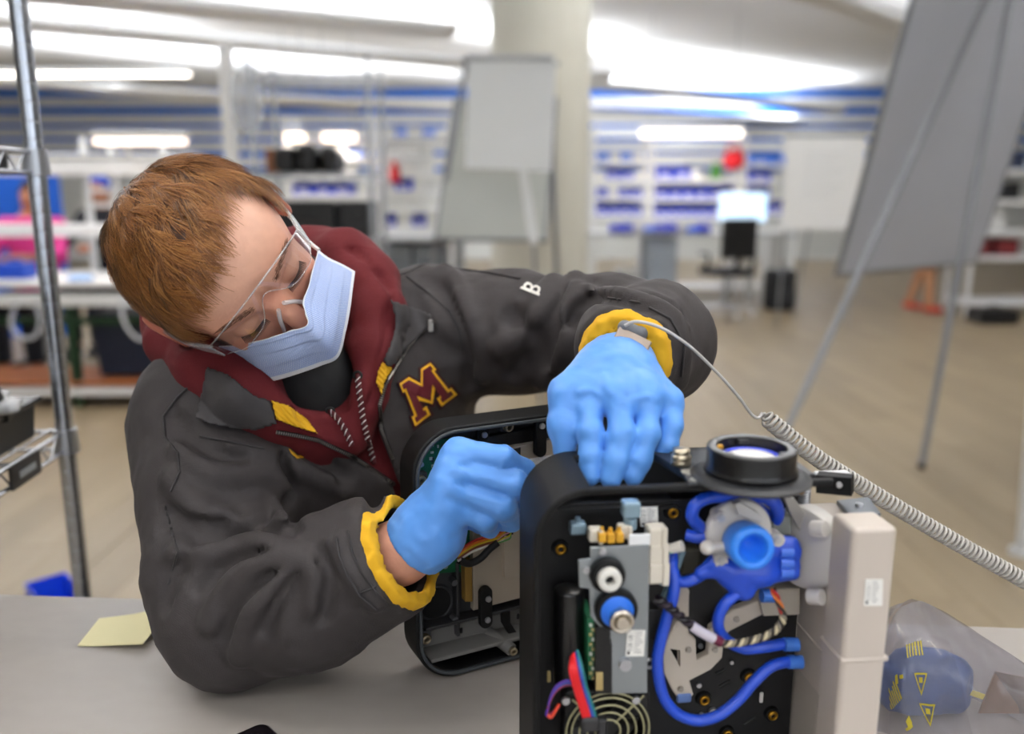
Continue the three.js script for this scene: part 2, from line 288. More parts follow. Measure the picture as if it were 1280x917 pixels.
// ------------------------------------------------------------------ background: left bench, racks, boards, far benches
const floorAt = (px, d, y = 0) => { const r = ray(px, 400); const p = at(px, 400, d); return V(p.x, y, p.z); };
const yAt = (py, d) => at(640, py, d).y;
const xAt = (px, d) => (px - 640) / FOCAL * d;
const zAt = (py, d) => at(640, py, d).z;

// a storage rack: four posts and level shelves, each a part
function rack(label, category, x0, x1, z, depth, top, levels, opt = {}) {
  const o = thing(opt.name ?? 'storage_rack', label, category), w = x1 - x0, m = opt.mat ?? M_white; o.position.set((x0 + x1) / 2, 0, z);
  for (const sx of [-1, 1]) for (const sz of [-1, 1]) part(o, 'post', opt.round ? cyl(0.0127, 0.0127, top, sx * (w / 2 - 0.02), top / 2, sz * (depth / 2 - 0.02), 12) : rbox(0.04, top, 0.04, sx * (w / 2 - 0.02), top / 2, sz * (depth / 2 - 0.02), 0.006), m);
  for (const y of levels) part(o, 'shelf', opt.wire ? wireShelf(w, depth, y) : rbox(w, opt.thick ?? 0.035, depth, 0, y, 0, 0.008), opt.wire ? M_chrome : m);
  return o;
}
function wireShelf(w, d, y) {
  const g = []; for (const s of [-1, 1]) { g.push(box(w, 0.006, 0.006, 0, y, s * d / 2), box(w, 0.006, 0.006, 0, y - 0.03, s * d / 2), box(0.006, 0.006, d, s * w / 2, y, 0), box(0.006, 0.006, d, s * w / 2, y - 0.03, 0)); }
  for (let x = -w / 2 + 0.025; x < w / 2; x += 0.026) g.push(box(0.004, 0.004, d, x, y, 0));
  for (const z of [-d / 4, 0, d / 4]) g.push(box(w, 0.007, 0.007, 0, y - 0.006, z));
  for (const s of [-1, 1]) for (let x = -w / 2 + 0.05; x < w / 2; x += 0.1) g.push(bar(V(x, y, s * d / 2), V(x + 0.05, y - 0.03, s * d / 2), 0.0018, 4));
  return merge(g);
}
// open-fronted parts bin
function binGeo(w, h, d) {
  const side = shapeOf([[-d / 2, 0], [d / 2 - 0.02, 0], [d / 2, h * 0.5], [d / 2 - d * 0.32, h], [-d / 2, h]]), t = 0.003;
  const s = () => new THREE.ExtrudeGeometry(side, { depth: t, bevelEnabled: false }).rotateY(-Math.PI / 2);
  return merge(s().translate(-w / 2 + t, 0, 0), s().translate(w / 2, 0, 0), box(w, t, d - 0.02, 0, t / 2, -0.01), box(w, h, t, 0, h / 2, -d / 2 + t / 2), box(w, h * 0.5, t, 0, h * 0.25, d / 2 - 0.008));
}
const M_bin = M('#1a3cd2', 0.35), M_binLight = M('#4f86ea', 0.35), M_paper = M('#eeeeec', 0.7);
const binProtos = new Map();
function bin(label, group, x, y, z, w, h, d, mat = M_bin, withTag = true) {
  const key = [w, h, d, mat.uuid].join(); let o = binProtos.get(key);
  if (o) return copyOf(o, label, V(x, y, z));
  o = thing('parts_bin', label, 'bin', group); o.position.set(x, y, z);
  part(o, 'tray', binGeo(w, h, d), mat); if (withTag) part(o, 'label_card', box(w * 0.6, h * 0.2, 0.002, 0, h * 0.26, d / 2 - 0.004), M_paper);
  binProtos.set(key, o); return o;
}

// ---- left workbench with its tiers, lamp and what lies on it (about 5 m away)
{
  const d = 5.2, z = zAt(360, d), X = (px) => xAt(px, d), Y = (py) => yAt(py, d), x0 = X(-120), x1 = X(232), xm = (x0 + x1) / 2, w = x1 - x0;
  const b = thing('workbench', 'long white workbench with green legs and a low shelf behind the man at the left', 'workbench');
  part(b, 'bench_top', rbox(w, 0.035, 0.75, xm, Y(350) - 0.02, z - 0.3, 0.008), M_white, { label: 'white worktop' });
  part(b, 'front_rail', rbox(w, 0.07, 0.03, xm, Y(374), z + 0.06, 0.006), M('#dfe2e3', 0.5));
  for (const px of [-100, 85, 222]) for (const dz of [0, -0.62]) part(b, 'leg', box(0.05, Y(384), 0.05, X(px), Y(384) / 2, z + dz), M('#16381f', 0.5), { label: 'dark green leg' });
  part(b, 'brace', box(w - 0.1, 0.04, 0.04, xm, Y(402), z), M('#16381f', 0.5));
  part(b, 'low_shelf', rbox(w, 0.05, 0.6, xm, Y(494), z - 0.25, 0.01), M_white);
  part(b, 'shelf_board', box(w - 0.05, 0.018, 0.5, xm, Y(483), z - 0.2), M('#b06a3c', 0.6), { label: 'brown board' });
  settle(b);
  const t = thing('bench_shelf', 'white tiered shelf unit standing on the left workbench', 'shelf');
  const zb = z - 0.55;
  for (const px of [-100, 106, 140, 205]) part(t, 'post', box(0.035, Y(165) - Y(352), 0.035, xAt(px, d + 0.5), (Y(165) + Y(352)) / 2, zb - 0.12), M_white);
  for (const [py, th, dp] of [[288, 0.075, 0.3], [211, 0.085, 0.3], [196, 0.03, 0.26]]) part(t, 'shelf', rbox(w - 0.1, th, dp, xm, yAt(py, d + 0.4), zb, 0.01), M_white);
  for (const py of [238, 256]) part(t, 'rail', box(X(150) - X(60), 0.03, 0.02, X(105), yAt(py, d + 0.5), zb - 0.13), M_white);
  settle(t);
  const L = thing('bench_lamp', 'lit strip lamp over the left workbench, right above the brown hair', 'lamp');
  const la = at(118, 177, 4.9), lb = at(235, 175, 4.9), lm = la.clone().lerp(lb, 0.5), ll = la.distanceTo(lb);
  part(L, 'lamp_housing', rbox(ll, 0.04, 0.09, lm.x, lm.y + 0.03, lm.z, 0.01), M_white);
  part(L, 'diffuser', rbox(ll - 0.02, 0.045, 0.06, lm.x, lm.y, lm.z + 0.01, 0.01), M('#ffffff', 0.5, 0, { emissive: '#ffe4d4', emissiveIntensity: 2.2 }));
  part(L, 'bracket', bar(V(lm.x - 0.2, lm.y + 0.04, lm.z), V(lm.x - 0.24, Y(211), zb), 0.012), M_white);
  const rl = new THREE.RectAreaLight('#fff0e0', 40, ll, 0.05); rl.position.set(lm.x, lm.y - 0.03, lm.z); rl.rotation.x = -Math.PI / 2; L.add(rl); settle(L);
  // what stands on and under the bench
  solo('storage_tote', 'dark navy storage tote under the left workbench', 'tote', merge(extrude(shapeOf([[-0.2, 0], [0.2, 0], [0.24, 0.36], [-0.24, 0.36]]), 0.34, 0.01).translate(X(148), Y(478), z - 0.42), rbox(0.52, 0.04, 0.38, X(148), Y(478) + 0.37, z - 0.25, 0.01)), M('#0c1830', 0.45));
  const cable = (name, label, pts, r, col) => solo(name, label, 'cable', tube(pts.map(([px, py, dd]) => at(px, py, dd)), r, 40, 8), M(col, 0.5));
  cable('cable', 'grey cable looped under the left workbench beside the chrome post', [[20, 378, 5.13], [14, 405, 5.13], [26, 422, 5.13], [44, 420, 5.13], [50, 400, 5.13], [44, 378, 5.13]], 0.012, '#a9adb4');
  cable('cable', 'pale cable hanging in front of the navy tote under the bench', [[150, 376, 5.13], [158, 408, 5.12], [175, 424, 5.12], [192, 416, 5.13], [205, 378, 5.13]], 0.011, '#b7bac0');
  solo('storage_bin', 'green storage box on the left workbench beside the man\'s hair', 'box', merge(rbox(0.16, 0.17, 0.2, X(135), Y(350) + 0.087, z - 0.4, 0.01), rbox(0.18, 0.02, 0.22, X(135), Y(350) + 0.18, z - 0.4, 0.006)), M('#0d5a35', 0.5));
  solo('tool_case', 'small blue case at the left edge of the picture on the workbench', 'case', merge(rbox(0.2, 0.1, 0.16, X(8), Y(350) + 0.05, z - 0.12, 0.02), box(0.08, 0.02, 0.02, X(8), Y(350) + 0.108, z - 0.12)), M('#1747b8', 0.4));
  solo('cloth', 'crumpled pale blue cloth lying on the left workbench edge', 'cloth', surfaceNets((() => { const c = V(X(102), Y(350) + 0.012, z + 0.0), f = ball(c, 0.08, 0.022, 0.05); return (x, y, q) => f(x, y, q) + 0.008 * noise(x * 40, y * 40, q * 40); })(), V(X(102) - 0.11, Y(350) - 0.02, z - 0.08), V(X(102) + 0.11, Y(350) + 0.06, z + 0.08), 0.006), M('#8fb6e8', 0.8));
  // blue standing panel at the far left
  solo('display_board', 'bright blue standing board behind the tiered shelf at the left edge', 'panel', merge(rbox(1.5, 1.55, 0.05, xAt(-20, 7.9), 0.775, zAt(300, 7.9), 0.01), box(0.3, 0.03, 0.3, xAt(-60, 7.9), 0.015, zAt(300, 7.9)), box(0.3, 0.03, 0.3, xAt(10, 7.9), 0.015, zAt(300, 7.9))), M('#0f5fce', 0.6));
}
// ---- a figure far behind: body as one continuous surface, clothes as thin shells over it
function farPerson(label, base, turn, J, look) {
  const o = thing('person', label, 'person'); o.position.copy(base); o.rotation.y = turn;
  const legs = [], arms = [];
  for (const s of ['l', 'r']) { legs.push(chain([J['hip' + s], J['knee' + s], J['ankle' + s]], [0.085, 0.06, 0.042], 0.03)); arms.push(chain([J['sh' + s], J['el' + s], J['wr' + s]], [0.055, 0.042, 0.03], 0.02)); }
  const torso = chain([J.pelvis, J.waist, J.chest], [0.14, 0.13, 0.14], 0.06), neck = cone(J.chest, J.neck, 0.07, 0.055), head = ball(J.head, 0.075, 0.115, 0.095);
  const hands = ['l', 'r'].map((s) => cone(J['wr' + s], J['ha' + s], 0.032, 0.036)), face = ball(J.head.clone().add(V(0, -0.015, 0.095)), 0.014, 0.022, 0.02);
  const feet = ['l', 'r'].map((s) => cone(J['ankle' + s].clone().add(V(0, -0.03, -0.02)), J['ankle' + s].clone().add(V(0, -0.045, 0.12)), 0.04, 0.032));
  const yoke = cone(J.shl, J.shr, 0.06, 0.06);
  const trunk = (x, y, z) => smin(smin(torso(x, y, z), yoke(x, y, z), 0.1), smin(neck(x, y, z), 1, 0.01), 0.05);
  const body = (x, y, z) => { let d = smin(trunk(x, y, z), smin(head(x, y, z), face(x, y, z), 0.012), 0.03); for (const q of [...legs, ...arms, ...hands]) d = smin(d, q(x, y, z), 0.03); return d; };
  const pts = Object.values(J), lo = V(1e9, 1e9, 1e9), hi = V(-1e9, -1e9, -1e9); for (const p of pts) { lo.min(p); hi.max(p); } lo.addScalar(-0.22); hi.addScalar(0.22); lo.y = Math.max(lo.y, -0.02);
  part(o, 'body', surfaceNets(body, lo, hi, 0.018), M(look.skin, 0.55));
  const shirt = (x, y, z) => { let d = trunk(x, y, z); for (const q of arms) d = smin(d, q(x, y, z), 0.04); d -= 0.016; d = Math.max(d, y - J.neck.y + 0.0); for (const s of ['l', 'r']) d = Math.max(d, look.cuff - Math.hypot(x - J['wr' + s].x, y - J['wr' + s].y, z - J['wr' + s].z)); return Math.max(d, J.pelvis.y - 0.06 - y); };
  part(o, 'shirt', surfaceNets(shirt, lo, hi, 0.02), M(look.shirt, 0.8));
  const pants = (x, y, z) => { let d = torso(x, y, z); for (const q of legs) d = smin(d, q(x, y, z), 0.03); d -= 0.018; return Math.max(d, y - J.pelvis.y - 0.05, look.hem - y); };
  part(o, 'trousers', surfaceNets(pants, lo, hi, 0.02), M(look.pants, 0.8));
  part(o, look.cap ? 'cap' : 'hair', surfaceNets((x, y, z) => Math.max(ball(J.head.clone().add(V(0, 0.02, -0.012)), 0.085, 0.118, 0.1)(x, y, z), J.head.y + 0.02 + (z - J.head.z) * 0.5 - y), lo, hi, 0.016), M(look.hair, 0.8));
  for (const f of feet) { const s = part(o, 'shoe', surfaceNets((x, y, z) => Math.max(f(x, y, z), 0.012 - y), lo, V(hi.x, 0.2, hi.z), 0.012), M(look.shoe, 0.6)); if (look.sole) s.userData.label = look.sole; }
  return o;
}
const standing = (o = {}) => ({ pelvis: V(0, 0.95, 0), waist: V(0, 1.1, 0), chest: V(0, 1.32, 0), neck: V(0, 1.46, 0.01), head: V(0, 1.6, 0.03), shl: V(-0.17, 1.39, 0), shr: V(0.17, 1.39, 0), ell: V(-0.24, 1.1, 0), elr: V(0.24, 1.1, 0), wrl: V(-0.22, 0.88, 0.1), wrr: V(0.22, 0.88, 0.1), hal: V(-0.21, 0.79, 0.13), har: V(0.21, 0.79, 0.13), hipl: V(-0.09, 0.9, 0), hipr: V(0.09, 0.9, 0), kneel: V(-0.1, 0.5, 0.02), kneer: V(0.1, 0.5, 0.02), anklel: V(-0.1, 0.09, 0), ankler: V(0.1, 0.09, 0), ...o });
const seated = (o = {}) => ({ pelvis: V(0, 0.56, 0), waist: V(0, 0.72, 0), chest: V(0, 0.94, 0.03), neck: V(0, 1.08, 0.05), head: V(0, 1.21, 0.08), shl: V(-0.17, 1.01, 0.03), shr: V(0.17, 1.01, 0.03), ell: V(-0.25, 0.8, 0.16), elr: V(0.25, 0.8, 0.16), wrl: V(-0.16, 0.8, 0.36), wrr: V(0.16, 0.8, 0.36), hal: V(-0.13, 0.8, 0.44), har: V(0.13, 0.8, 0.44), hipl: V(-0.09, 0.54, 0.02), hipr: V(0.09, 0.54, 0.02), kneel: V(-0.11, 0.52, 0.42), kneer: V(0.11, 0.52, 0.42), anklel: V(-0.11, 0.09, 0.4), ankler: V(0.11, 0.09, 0.4), ...o });
{
  const zz = -5.75; // behind the left bench, facing the camera
  farPerson('person in a bright pink shirt seated behind the left workbench', V(xAt(40, 6.35), 0, zAt(300, 6.35)), 0.1, seated({ head: V(0.03, 1.27, 0.0), neck: V(0, 1.14, 0.02), chest: V(0, 1.0, 0.0), shl: V(-0.18, 1.06, 0), shr: V(0.18, 1.06, 0), ell: V(-0.24, 0.86, 0.2), elr: V(0.26, 0.86, 0.2), wrl: V(-0.12, 0.86, 0.44), wrr: V(0.1, 0.86, 0.44), hal: V(-0.06, 0.86, 0.52), har: V(0.03, 0.86, 0.52) }), { skin: '#b97a5c', shirt: '#e23a92', pants: '#20242e', hair: '#3c2a20', shoe: '#222222', cuff: 0.12, hem: 0.12 });
  stool('black stool under the person in pink', xAt(40, 6.35), zAt(300, 6.35) - 0.02, 0.4);
  farPerson('person in dark clothes and a blue cap seated behind the left bench', V(xAt(138, 7.2), 0, zAt(300, 7.2)), -0.2, seated({ head: V(0, 1.33, 0.08), neck: V(0, 1.19, 0.05), chest: V(0, 1.04, 0.03), shl: V(-0.19, 1.1, 0.03), shr: V(0.19, 1.1, 0.03), ell: V(-0.26, 0.9, 0.25), elr: V(0.26, 0.9, 0.2), wrl: V(-0.2, 0.88, 0.5), wrr: V(0.16, 0.88, 0.45), hal: V(-0.17, 0.88, 0.58), har: V(0.13, 0.88, 0.53) }), { skin: '#c98a68', shirt: '#15171f', pants: '#1a1d26', hair: '#2b55c8', cap: true, shoe: '#222222', cuff: 0.03, hem: 0.12 });
  stool('black stool under the person in the blue cap', xAt(138, 7.2), zAt(300, 7.2) - 0.02, 0.4);
}
// ---- centre left: white pole wrapped in film, chrome wire rack, black bags
{
  const p = at(287, 150, 4.7);
  solo('pole', 'tall white square pole left of the chrome rack', 'pole', merge(rbox(0.07, 2.1, 0.07, p.x, 1.05, p.z, 0.008), rbox(0.3, 0.04, 0.3, p.x, 0.02, p.z, 0.01)), M_white);
  const f = (x, y, z) => Math.abs(ball(V(p.x + 0.1, yAt(118, 4.7), p.z), 0.1, 0.2, 0.07)(x, y, z) + 0.02 * noise(x * 16, y * 6, z * 16)) - 0.0015;
  const film = solo('plastic_film', 'clear plastic film bunched at the top of the white pole', 'film', surfaceNets((x, y, z) => ball(V(p.x + 0.1, yAt(120, 4.7), p.z), 0.09, 0.2, 0.07)(x, y, z) + 0.03 * noise(x * 20, y * 5, z * 20), V(p.x - 0.06, yAt(120, 4.7) - 0.26, p.z - 0.12), V(p.x + 0.26, yAt(120, 4.7) + 0.26, p.z + 0.12), 0.012), M('#f4f6f8', 0.15, 0, { transmission: 0.75, thickness: 0 }));
  const x0 = xAt(318, 4.6), x1 = xAt(470, 4.6), z = zAt(200, 4.75), o = rack('chrome wire rack with an empty top shelf left of the grey board', 'rack', x0, x1, z, 0.5, yAt(72, 4.5), [yAt(98, 4.6), yAt(217, 4.6), yAt(300, 4.6), 0.25], { name: 'wire_rack', wire: true, round: true, mat: M_chrome });
  const ys = yAt(217, 4.6) + 0.004;
  const bag = (label, px, w, h, col) => { const c = V(xAt(px, 4.6), ys + h / 2, z), q = (x, y, zz) => { const a = Math.max(Math.abs(x - c.x) - w / 2 + 0.04, 0), b = Math.max(Math.abs(y - c.y) - h / 2 + 0.04, 0), e = Math.max(Math.abs(zz - c.z) - 0.12, 0); return Math.hypot(a, b, e) - 0.04 + 0.012 * noise(x * 22, y * 14, zz * 20); }; return solo('bag', label, 'bag', surfaceNets(q, c.clone().add(V(-w, -h / 2 - 0.01, -0.25)), c.clone().add(V(w, h, 0.25)), 0.012), M(col, 0.45)); };
  bag('black bag on the middle shelf of the chrome rack, left one', 354, 0.115, 0.14, '#0a0b0e'); bag('black bag on the middle shelf of the chrome rack, middle one', 382, 0.105, 0.155, '#0c0d10'); bag('black bag on the middle shelf of the chrome rack, right one', 408, 0.095, 0.14, '#0a0a0d');
  solo('cardboard_roll', 'brown roll beside the black bags on the chrome rack', 'roll', cyl(0.045, 0.045, 0.13, xAt(333, 4.6), ys + 0.066, z, 20), M('#8a5a3c', 0.8));
  for (const [px, w, c, n] of [[380, 0.32, '#101114', 'left'], [478, 0.16, '#17181b', 'right']]) solo('equipment_case', `black equipment case on the lower shelf of the chrome rack, ${n} one`, 'case', merge(rbox(w, 0.2, 0.36, clamp(xAt(px, 4.6), x0 + w / 2 + 0.05, x1 - w / 2 - 0.05), yAt(300, 4.6) + 0.105, z, 0.015), rbox(w * 0.4, 0.02, 0.03, clamp(xAt(px, 4.6), x0 + w / 2 + 0.05, x1 - w / 2 - 0.05), yAt(300, 4.6) + 0.15, z + 0.185, 0.006)), M(c, 0.5));
  for (const [a, b] of [[355, 382], [402, 446]]) { const la = at(a, 172, 8.2), lb = at(b, 172, 8.2), m = la.clone().lerp(lb, 0.5), w = la.distanceTo(lb); const L = thing('task_lamp', `lit warm strip lamp above the black bags, ${a < 390 ? 'shorter' : 'longer'} one`, 'lamp'); part(L, 'lamp_housing', rbox(w, 0.03, 0.1, m.x, m.y + 0.055, m.z, 0.008), M_white); part(L, 'diffuser', rbox(w - 0.02, 0.075, 0.06, m.x, m.y, m.z, 0.01), M('#ffffff', 0.5, 0, { emissive: '#ffe2c4', emissiveIntensity: 2.4 })); for (const s of [-1, 1]) part(L, 'wire', bar(V(m.x + s * w * 0.4, m.y + 0.06, m.z), V(m.x + s * w * 0.4, CEIL, m.z), 0.003, 6), M_steel); const q = new THREE.RectAreaLight('#ffeedd', 40, w, 0.06); q.position.set(m.x, m.y - 0.045, m.z); q.rotation.x = -Math.PI / 2; L.add(q); settle(L); }
}
// ---- far racks with bins, boxes and small things
function farRack(label, px0, px1, d, top, pys, deep = 0.45) { return rack(label, 'rack', xAt(px0, d), xAt(px1, d), zAt(250, d), deep, yAt(top, d), pys.map((p) => yAt(p, d)).concat([0.12]), { thick: 0.034 }); }
const ORD = ['first', 'second', 'third', 'fourth', 'fifth', 'sixth', 'seventh', 'eighth', 'ninth', 'tenth', 'eleventh', 'twelfth'];
function fill(px0, px1, py, d, list, group, where, yFix) {   // a row of bins (b blue, l pale) and cartons (w) on one shelf
  let x = xAt(px0 + 3, d), k = 0; const y = yFix ?? yAt(py, d) + 0.0176, z = zAt(250, d), n = { b: 0, l: 0, w: 0 };
  while (true) {
    const [kind, w, h0] = list[k++ % list.length], h = Math.min(h0, d < 9 ? 0.12 : 0.172); if (x + w > xAt(px1 - 2, d)) break;
    const X = x + w / 2, label = `${ORD[n[kind]++]} ${{ b: 'blue parts bin', l: 'pale blue parts bin', w: 'white carton' }[kind]} from left, ${where}`; x += w + 0.012;
    if (kind !== 'w') bin(label, (kind === 'l' ? 'pale ' : '') + group, X, y, z + 0.08, w, h, 0.26, kind === 'l' ? M_binLight : M_bin).userData.group = (kind === 'l' ? 'pale ' : '') + group;
    else { const key = 'w' + w + h; let o = binProtos.get(key); if (o) o = copyOf(o, label, V(X, y, z + 0.06)); else { o = thing('carton', label, 'carton'); o.position.set(X, y, z + 0.06); part(o, 'carton_body', rbox(w, h, 0.24, 0, h / 2, 0, 0.004), M('#dedfdd', 0.7)); part(o, 'tape', box(0.03, 0.002, 0.242, 0, h + 0.001, 0), M('#bfae92', 0.5)); binProtos.set(key, o); } o.userData.group = 'white cartons beside the ' + group; }
  }
}
const ROWS = (px0, px1, d, rows, group, rackName) => rows.forEach(([py, list], i) => fill(px0, px1, py, d, list, group, `${['top', 'second', 'third', 'fourth', 'fifth', 'sixth'][i]} filled shelf, ${rackName}`));
{
  farRack('white rack of bins and cartons left of the grey board, nearer the chrome rack', 366, 470, 8.6, 150, [178, 200, 222, 245, 272]);
  farRack('white rack of cartons just left of the grey board', 474, 566, 8.6, 152, [176, 198, 218, 240, 262, 284]);
  const g1 = 'bins on the racks behind the chrome rack';
  ROWS(370, 466, 8.6, [[200, [['w', 0.2, 0.1], ['l', 0.12, 0.08]]], [222, [['w', 0.16, 0.1], ['b', 0.14, 0.1], ['w', 0.12, 0.08]]], [245, [['b', 0.2, 0.14], ['b', 0.16, 0.12]]], [272, [['b', 0.22, 0.16], ['w', 0.2, 0.12], ['b', 0.18, 0.14]]]], g1, 'rack behind chrome rack');
  ROWS(478, 562, 8.6, [[176, [['w', 0.14, 0.1], ['l', 0.1, 0.08]]], [198, [['w', 0.13, 0.11], ['w', 0.1, 0.09]]], [218, [['w', 0.16, 0.1]]], [240, [['w', 0.12, 0.1], ['b', 0.17, 0.16], ['w', 0.1, 0.08]]], [262, [['w', 0.3, 0.14], ['w', 0.1, 0.1]]], [284, [['b', 0.13, 0.15], ['w', 0.14, 0.1]]]], g1, 'rack left of pale board');
  solo('jug', 'small red jug on the rack left of the grey board', 'jug', lathe([[0, 0], [0.045, 0], [0.05, 0.02], [0.05, 0.12], [0.02, 0.17], [0.02, 0.2], [0, 0.2]], 20).translate(xAt(494, 8.3), yAt(228, 8.3), zAt(228, 8.3)), M('#d21422', 0.4));
  // a bench in front of these racks
  const zb = zAt(300, 7.4), X = (p) => xAt(p, 7.4), b = thing('workbench', 'grey workbench with drawers behind the chrome rack', 'workbench');
  part(b, 'bench_top', rbox(X(580) - X(360), 0.04, 0.7, (X(580) + X(360)) / 2, yAt(296, 7.4), zb, 0.008), M('#b9bcbf', 0.5));
  for (const p of [366, 470, 574]) for (const s of [-1, 1]) part(b, 'leg', box(0.05, yAt(296, 7.4), 0.05, X(p), yAt(296, 7.4) / 2, zb + s * 0.3), M_steel);
  for (const p of [500, 540]) { const c = part(b, 'drawer', rbox(0.26, 0.3, 0.5, X(p), yAt(296, 7.4) - 0.2, zb, 0.008), M('#6e747b', 0.5)); part(c, 'handle', box(0.12, 0.015, 0.02, X(p), yAt(296, 7.4) - 0.12, zb + 0.26), M_chrome); }
  settle(b);
}
// a board given by its two lower corners and a point its left edge passes; legs run from a point high up to the floor
function boardFrom(label, bl, br, edge, height, legs, col, extra) {
  const o = thing('easel', label, 'easel'), A = at(...bl), B = at(...br); B.y = A.y;
  const X = B.clone().sub(A), w = X.length(); X.normalize(); const N = X.clone().cross(V(0, 1, 0)).normalize(); if (N.z < 0) N.negate();
  let best = 0, err = 1e9; for (let a = -0.6; a <= 0.6; a += 0.002) { const U = V(0, Math.cos(a), 0).addScaledVector(N, Math.sin(a)); let lo = 0, hi = 3; for (let k = 0; k < 40; k++) { const m = (lo + hi) / 2; toPixel(A.clone().addScaledVector(U, m))[1] > edge[1] ? lo = m : hi = m; } const q = toPixel(A.clone().addScaledVector(U, lo)); const e = Math.abs(q[0] - edge[0]) + Math.abs(q[1] - edge[1]); if (e < err) { err = e; best = a; } }
  const U = V(0, Math.cos(best), 0).addScaledVector(N, Math.sin(best)), Z = X.clone().cross(U), mat = new THREE.Matrix4().makeBasis(X, U, Z).setPosition(A), T = (g) => g.applyMatrix4(mat);
  part(o, 'board', T(rbox(w, height, 0.014, w / 2, height / 2, 0, 0.003)), M(col, 0.5));
  const fr = []; for (const x of [0, w]) fr.push(rbox(0.02, height + 0.02, 0.024, x, height / 2, 0, 0.005)); for (const y of [0, height]) fr.push(rbox(w + 0.02, 0.02, 0.024, w / 2, y, 0, 0.005));
  part(o, 'board_frame', T(merge(fr)), M('#84878b', 0.4, 0.5));
  for (const [x, y, d, fx, fy] of legs) { const top = at(x, y, d), foot = onLevel(fx, fy, 0.012), g = part(o, 'leg', bar(foot, top, 0.016, 12), M('#8b8e93', 0.4, 0.5)); part(g, 'foot', cyl(0.018, 0.016, 0.025, foot.x, 0.0125, foot.z, 16), M_black); }
  if (extra) extra(o, T, w, height, U, A);
  return settle(o);
}
{
  const d = 5.0;
  boardFrom('pale folding board with a white paper pad in front of the round column', [545, 299, 5.1], [682, 296, 5.0], [578, 75], yAt(74, d) - yAt(298, d), [[584, 74, 5.02, 512, 488], [688, 76, 4.9, 700, 492]], '#a9aba5', (o) => {
    const c = at(638, 143, 4.7), w = xAt(692, 4.7) - xAt(584, 4.7), h = yAt(74, 4.7) - yAt(212, 4.7), pad = part(o, 'paper_pad', rbox(w, h, 0.025, 0, 0, 0, 0.004).rotateZ(-0.035).rotateX(-0.05).translate(c.x, c.y, c.z), M('#e6eaec', 0.75), { label: 'white paper pad' });
    part(pad, 'clamp', rbox(w, 0.03, 0.035, c.x, c.y + h / 2, c.z, 0.006).rotateZ(0), M('#aeb1b4', 0.4));
    const a = at(652, 200, 4.78), b = at(668, 306, 4.72); part(o, 'strut', strip(a, b, 0.05, 0.02), M('#d2d4d3', 0.5)); part(o, 'leg', bar(b, onLevel(676, 520, 0.0), 0.013, 10), M('#a4a7ab', 0.35, 0.6));
    part(o, 'top_bar', bar(at(578, 74, 5.0), at(700, 80, 4.85), 0.014, 10), M('#8c8f92', 0.4, 0.5)); });
  // the big board at the right, seen from behind: it leans towards us at the top and stands on two long legs
  boardFrom('large grey board on long steel legs seen from behind at the right', [1046, 343, 4.25], [1219, 327, 5.02], [1140, 0], 1.75, [[1275, -92, 3.75, 948, 612], [1280, -92, 3.85, 1152, 582]], '#a9acb4');
  // white flip chart stand far behind
  const dd = 8.2, f = thing('flip_chart', 'white flip chart with faint writing beside the far bench at the right', 'flip chart'), X = (p) => xAt(p, dd), z = zAt(230, dd), w = X(1078) - X(980), top = yAt(170, dd), bot = yAt(287, dd);
  const tex = canvasTex(256, 300, (g) => { g.fillStyle = '#f4f5f5'; g.fillRect(0, 0, 256, 300); g.strokeStyle = '#cfd3d6'; g.lineWidth = 2; for (let i = 0; i < 9; i++) { g.beginPath(); let x = 60; g.moveTo(x, 60 + i * 17); while (x < 190 - (i % 3) * 18) { x += 5; g.lineTo(x, 60 + i * 17 + (x * 7 % 5) - 2); } g.stroke(); } });
  part(f, 'paper', rbox(w, top - bot, 0.02, (X(980) + X(1078)) / 2, (top + bot) / 2, z, 0.004), new THREE.MeshPhysicalMaterial({ map: tex, roughness: 0.7 }));
  part(f, 'clamp', rbox(w + 0.02, 0.03, 0.03, (X(980) + X(1078)) / 2, top, z, 0.006), M_grey);
  for (const [a, b] of [[990, 984], [1068, 1076]]) part(f, 'leg', bar(V(X(a), top, z - 0.02), V(X(b), 0, z - 0.05), 0.012), M_steel); part(f, 'leg', bar(V(X(1029), top, z - 0.03), V(X(1029), 0, z - 0.6), 0.012), M_steel);
  settle(f);
  const pl = floorAt(1270, 3.0);
  solo('pole', 'white metal pole at the right edge in front of the large board', 'pole', merge(bar(V(xAt(1266, 3.05), 2.3, pl.z), V(xAt(1302, 3.05), 0.02, pl.z), 0.018, 14), cyl(0.04, 0.04, 0.02, xAt(1302, 3.05), 0.01, pl.z, 24)), M('#c9cbcc', 0.4, 0.3));
  farPerson('person in red running shoes walking behind the large grey board', floorAt(1147, 9.6).setY(0), 0.9, standing({ kneel: V(-0.1, 0.5, 0.1), kneer: V(0.1, 0.5, -0.02), anklel: V(-0.1, 0.09, 0.12), ankler: V(0.1, 0.09, -0.14) }), { skin: '#b5835f', shirt: '#5a5f68', pants: '#23252b', hair: '#3a2a1f', shoe: '#c8331d', sole: 'red running shoe', cuff: 0.12, hem: 0.5 });
  // shelf beyond the boards on the right
  rack('white rack with dark and red goods at the right edge behind the large board', 'rack', xAt(1205, 9.2), xAt(1330, 9.2), zAt(250, 9.2), 0.5, yAt(170, 9.2), [yAt(215, 9.2), yAt(252, 9.2), yAt(290, 9.2), yAt(322, 9.2), 0.14], { thick: 0.05 });
  const g = [['#15171c', 1222, 215], ['#2a3550', 1252, 215], ['#17181c', 1218, 252], ['#101216', 1250, 252], ['#d8d9d8', 1236, 290], ['#6e1f25', 1222, 322], ['#7d2a2c', 1256, 322]];
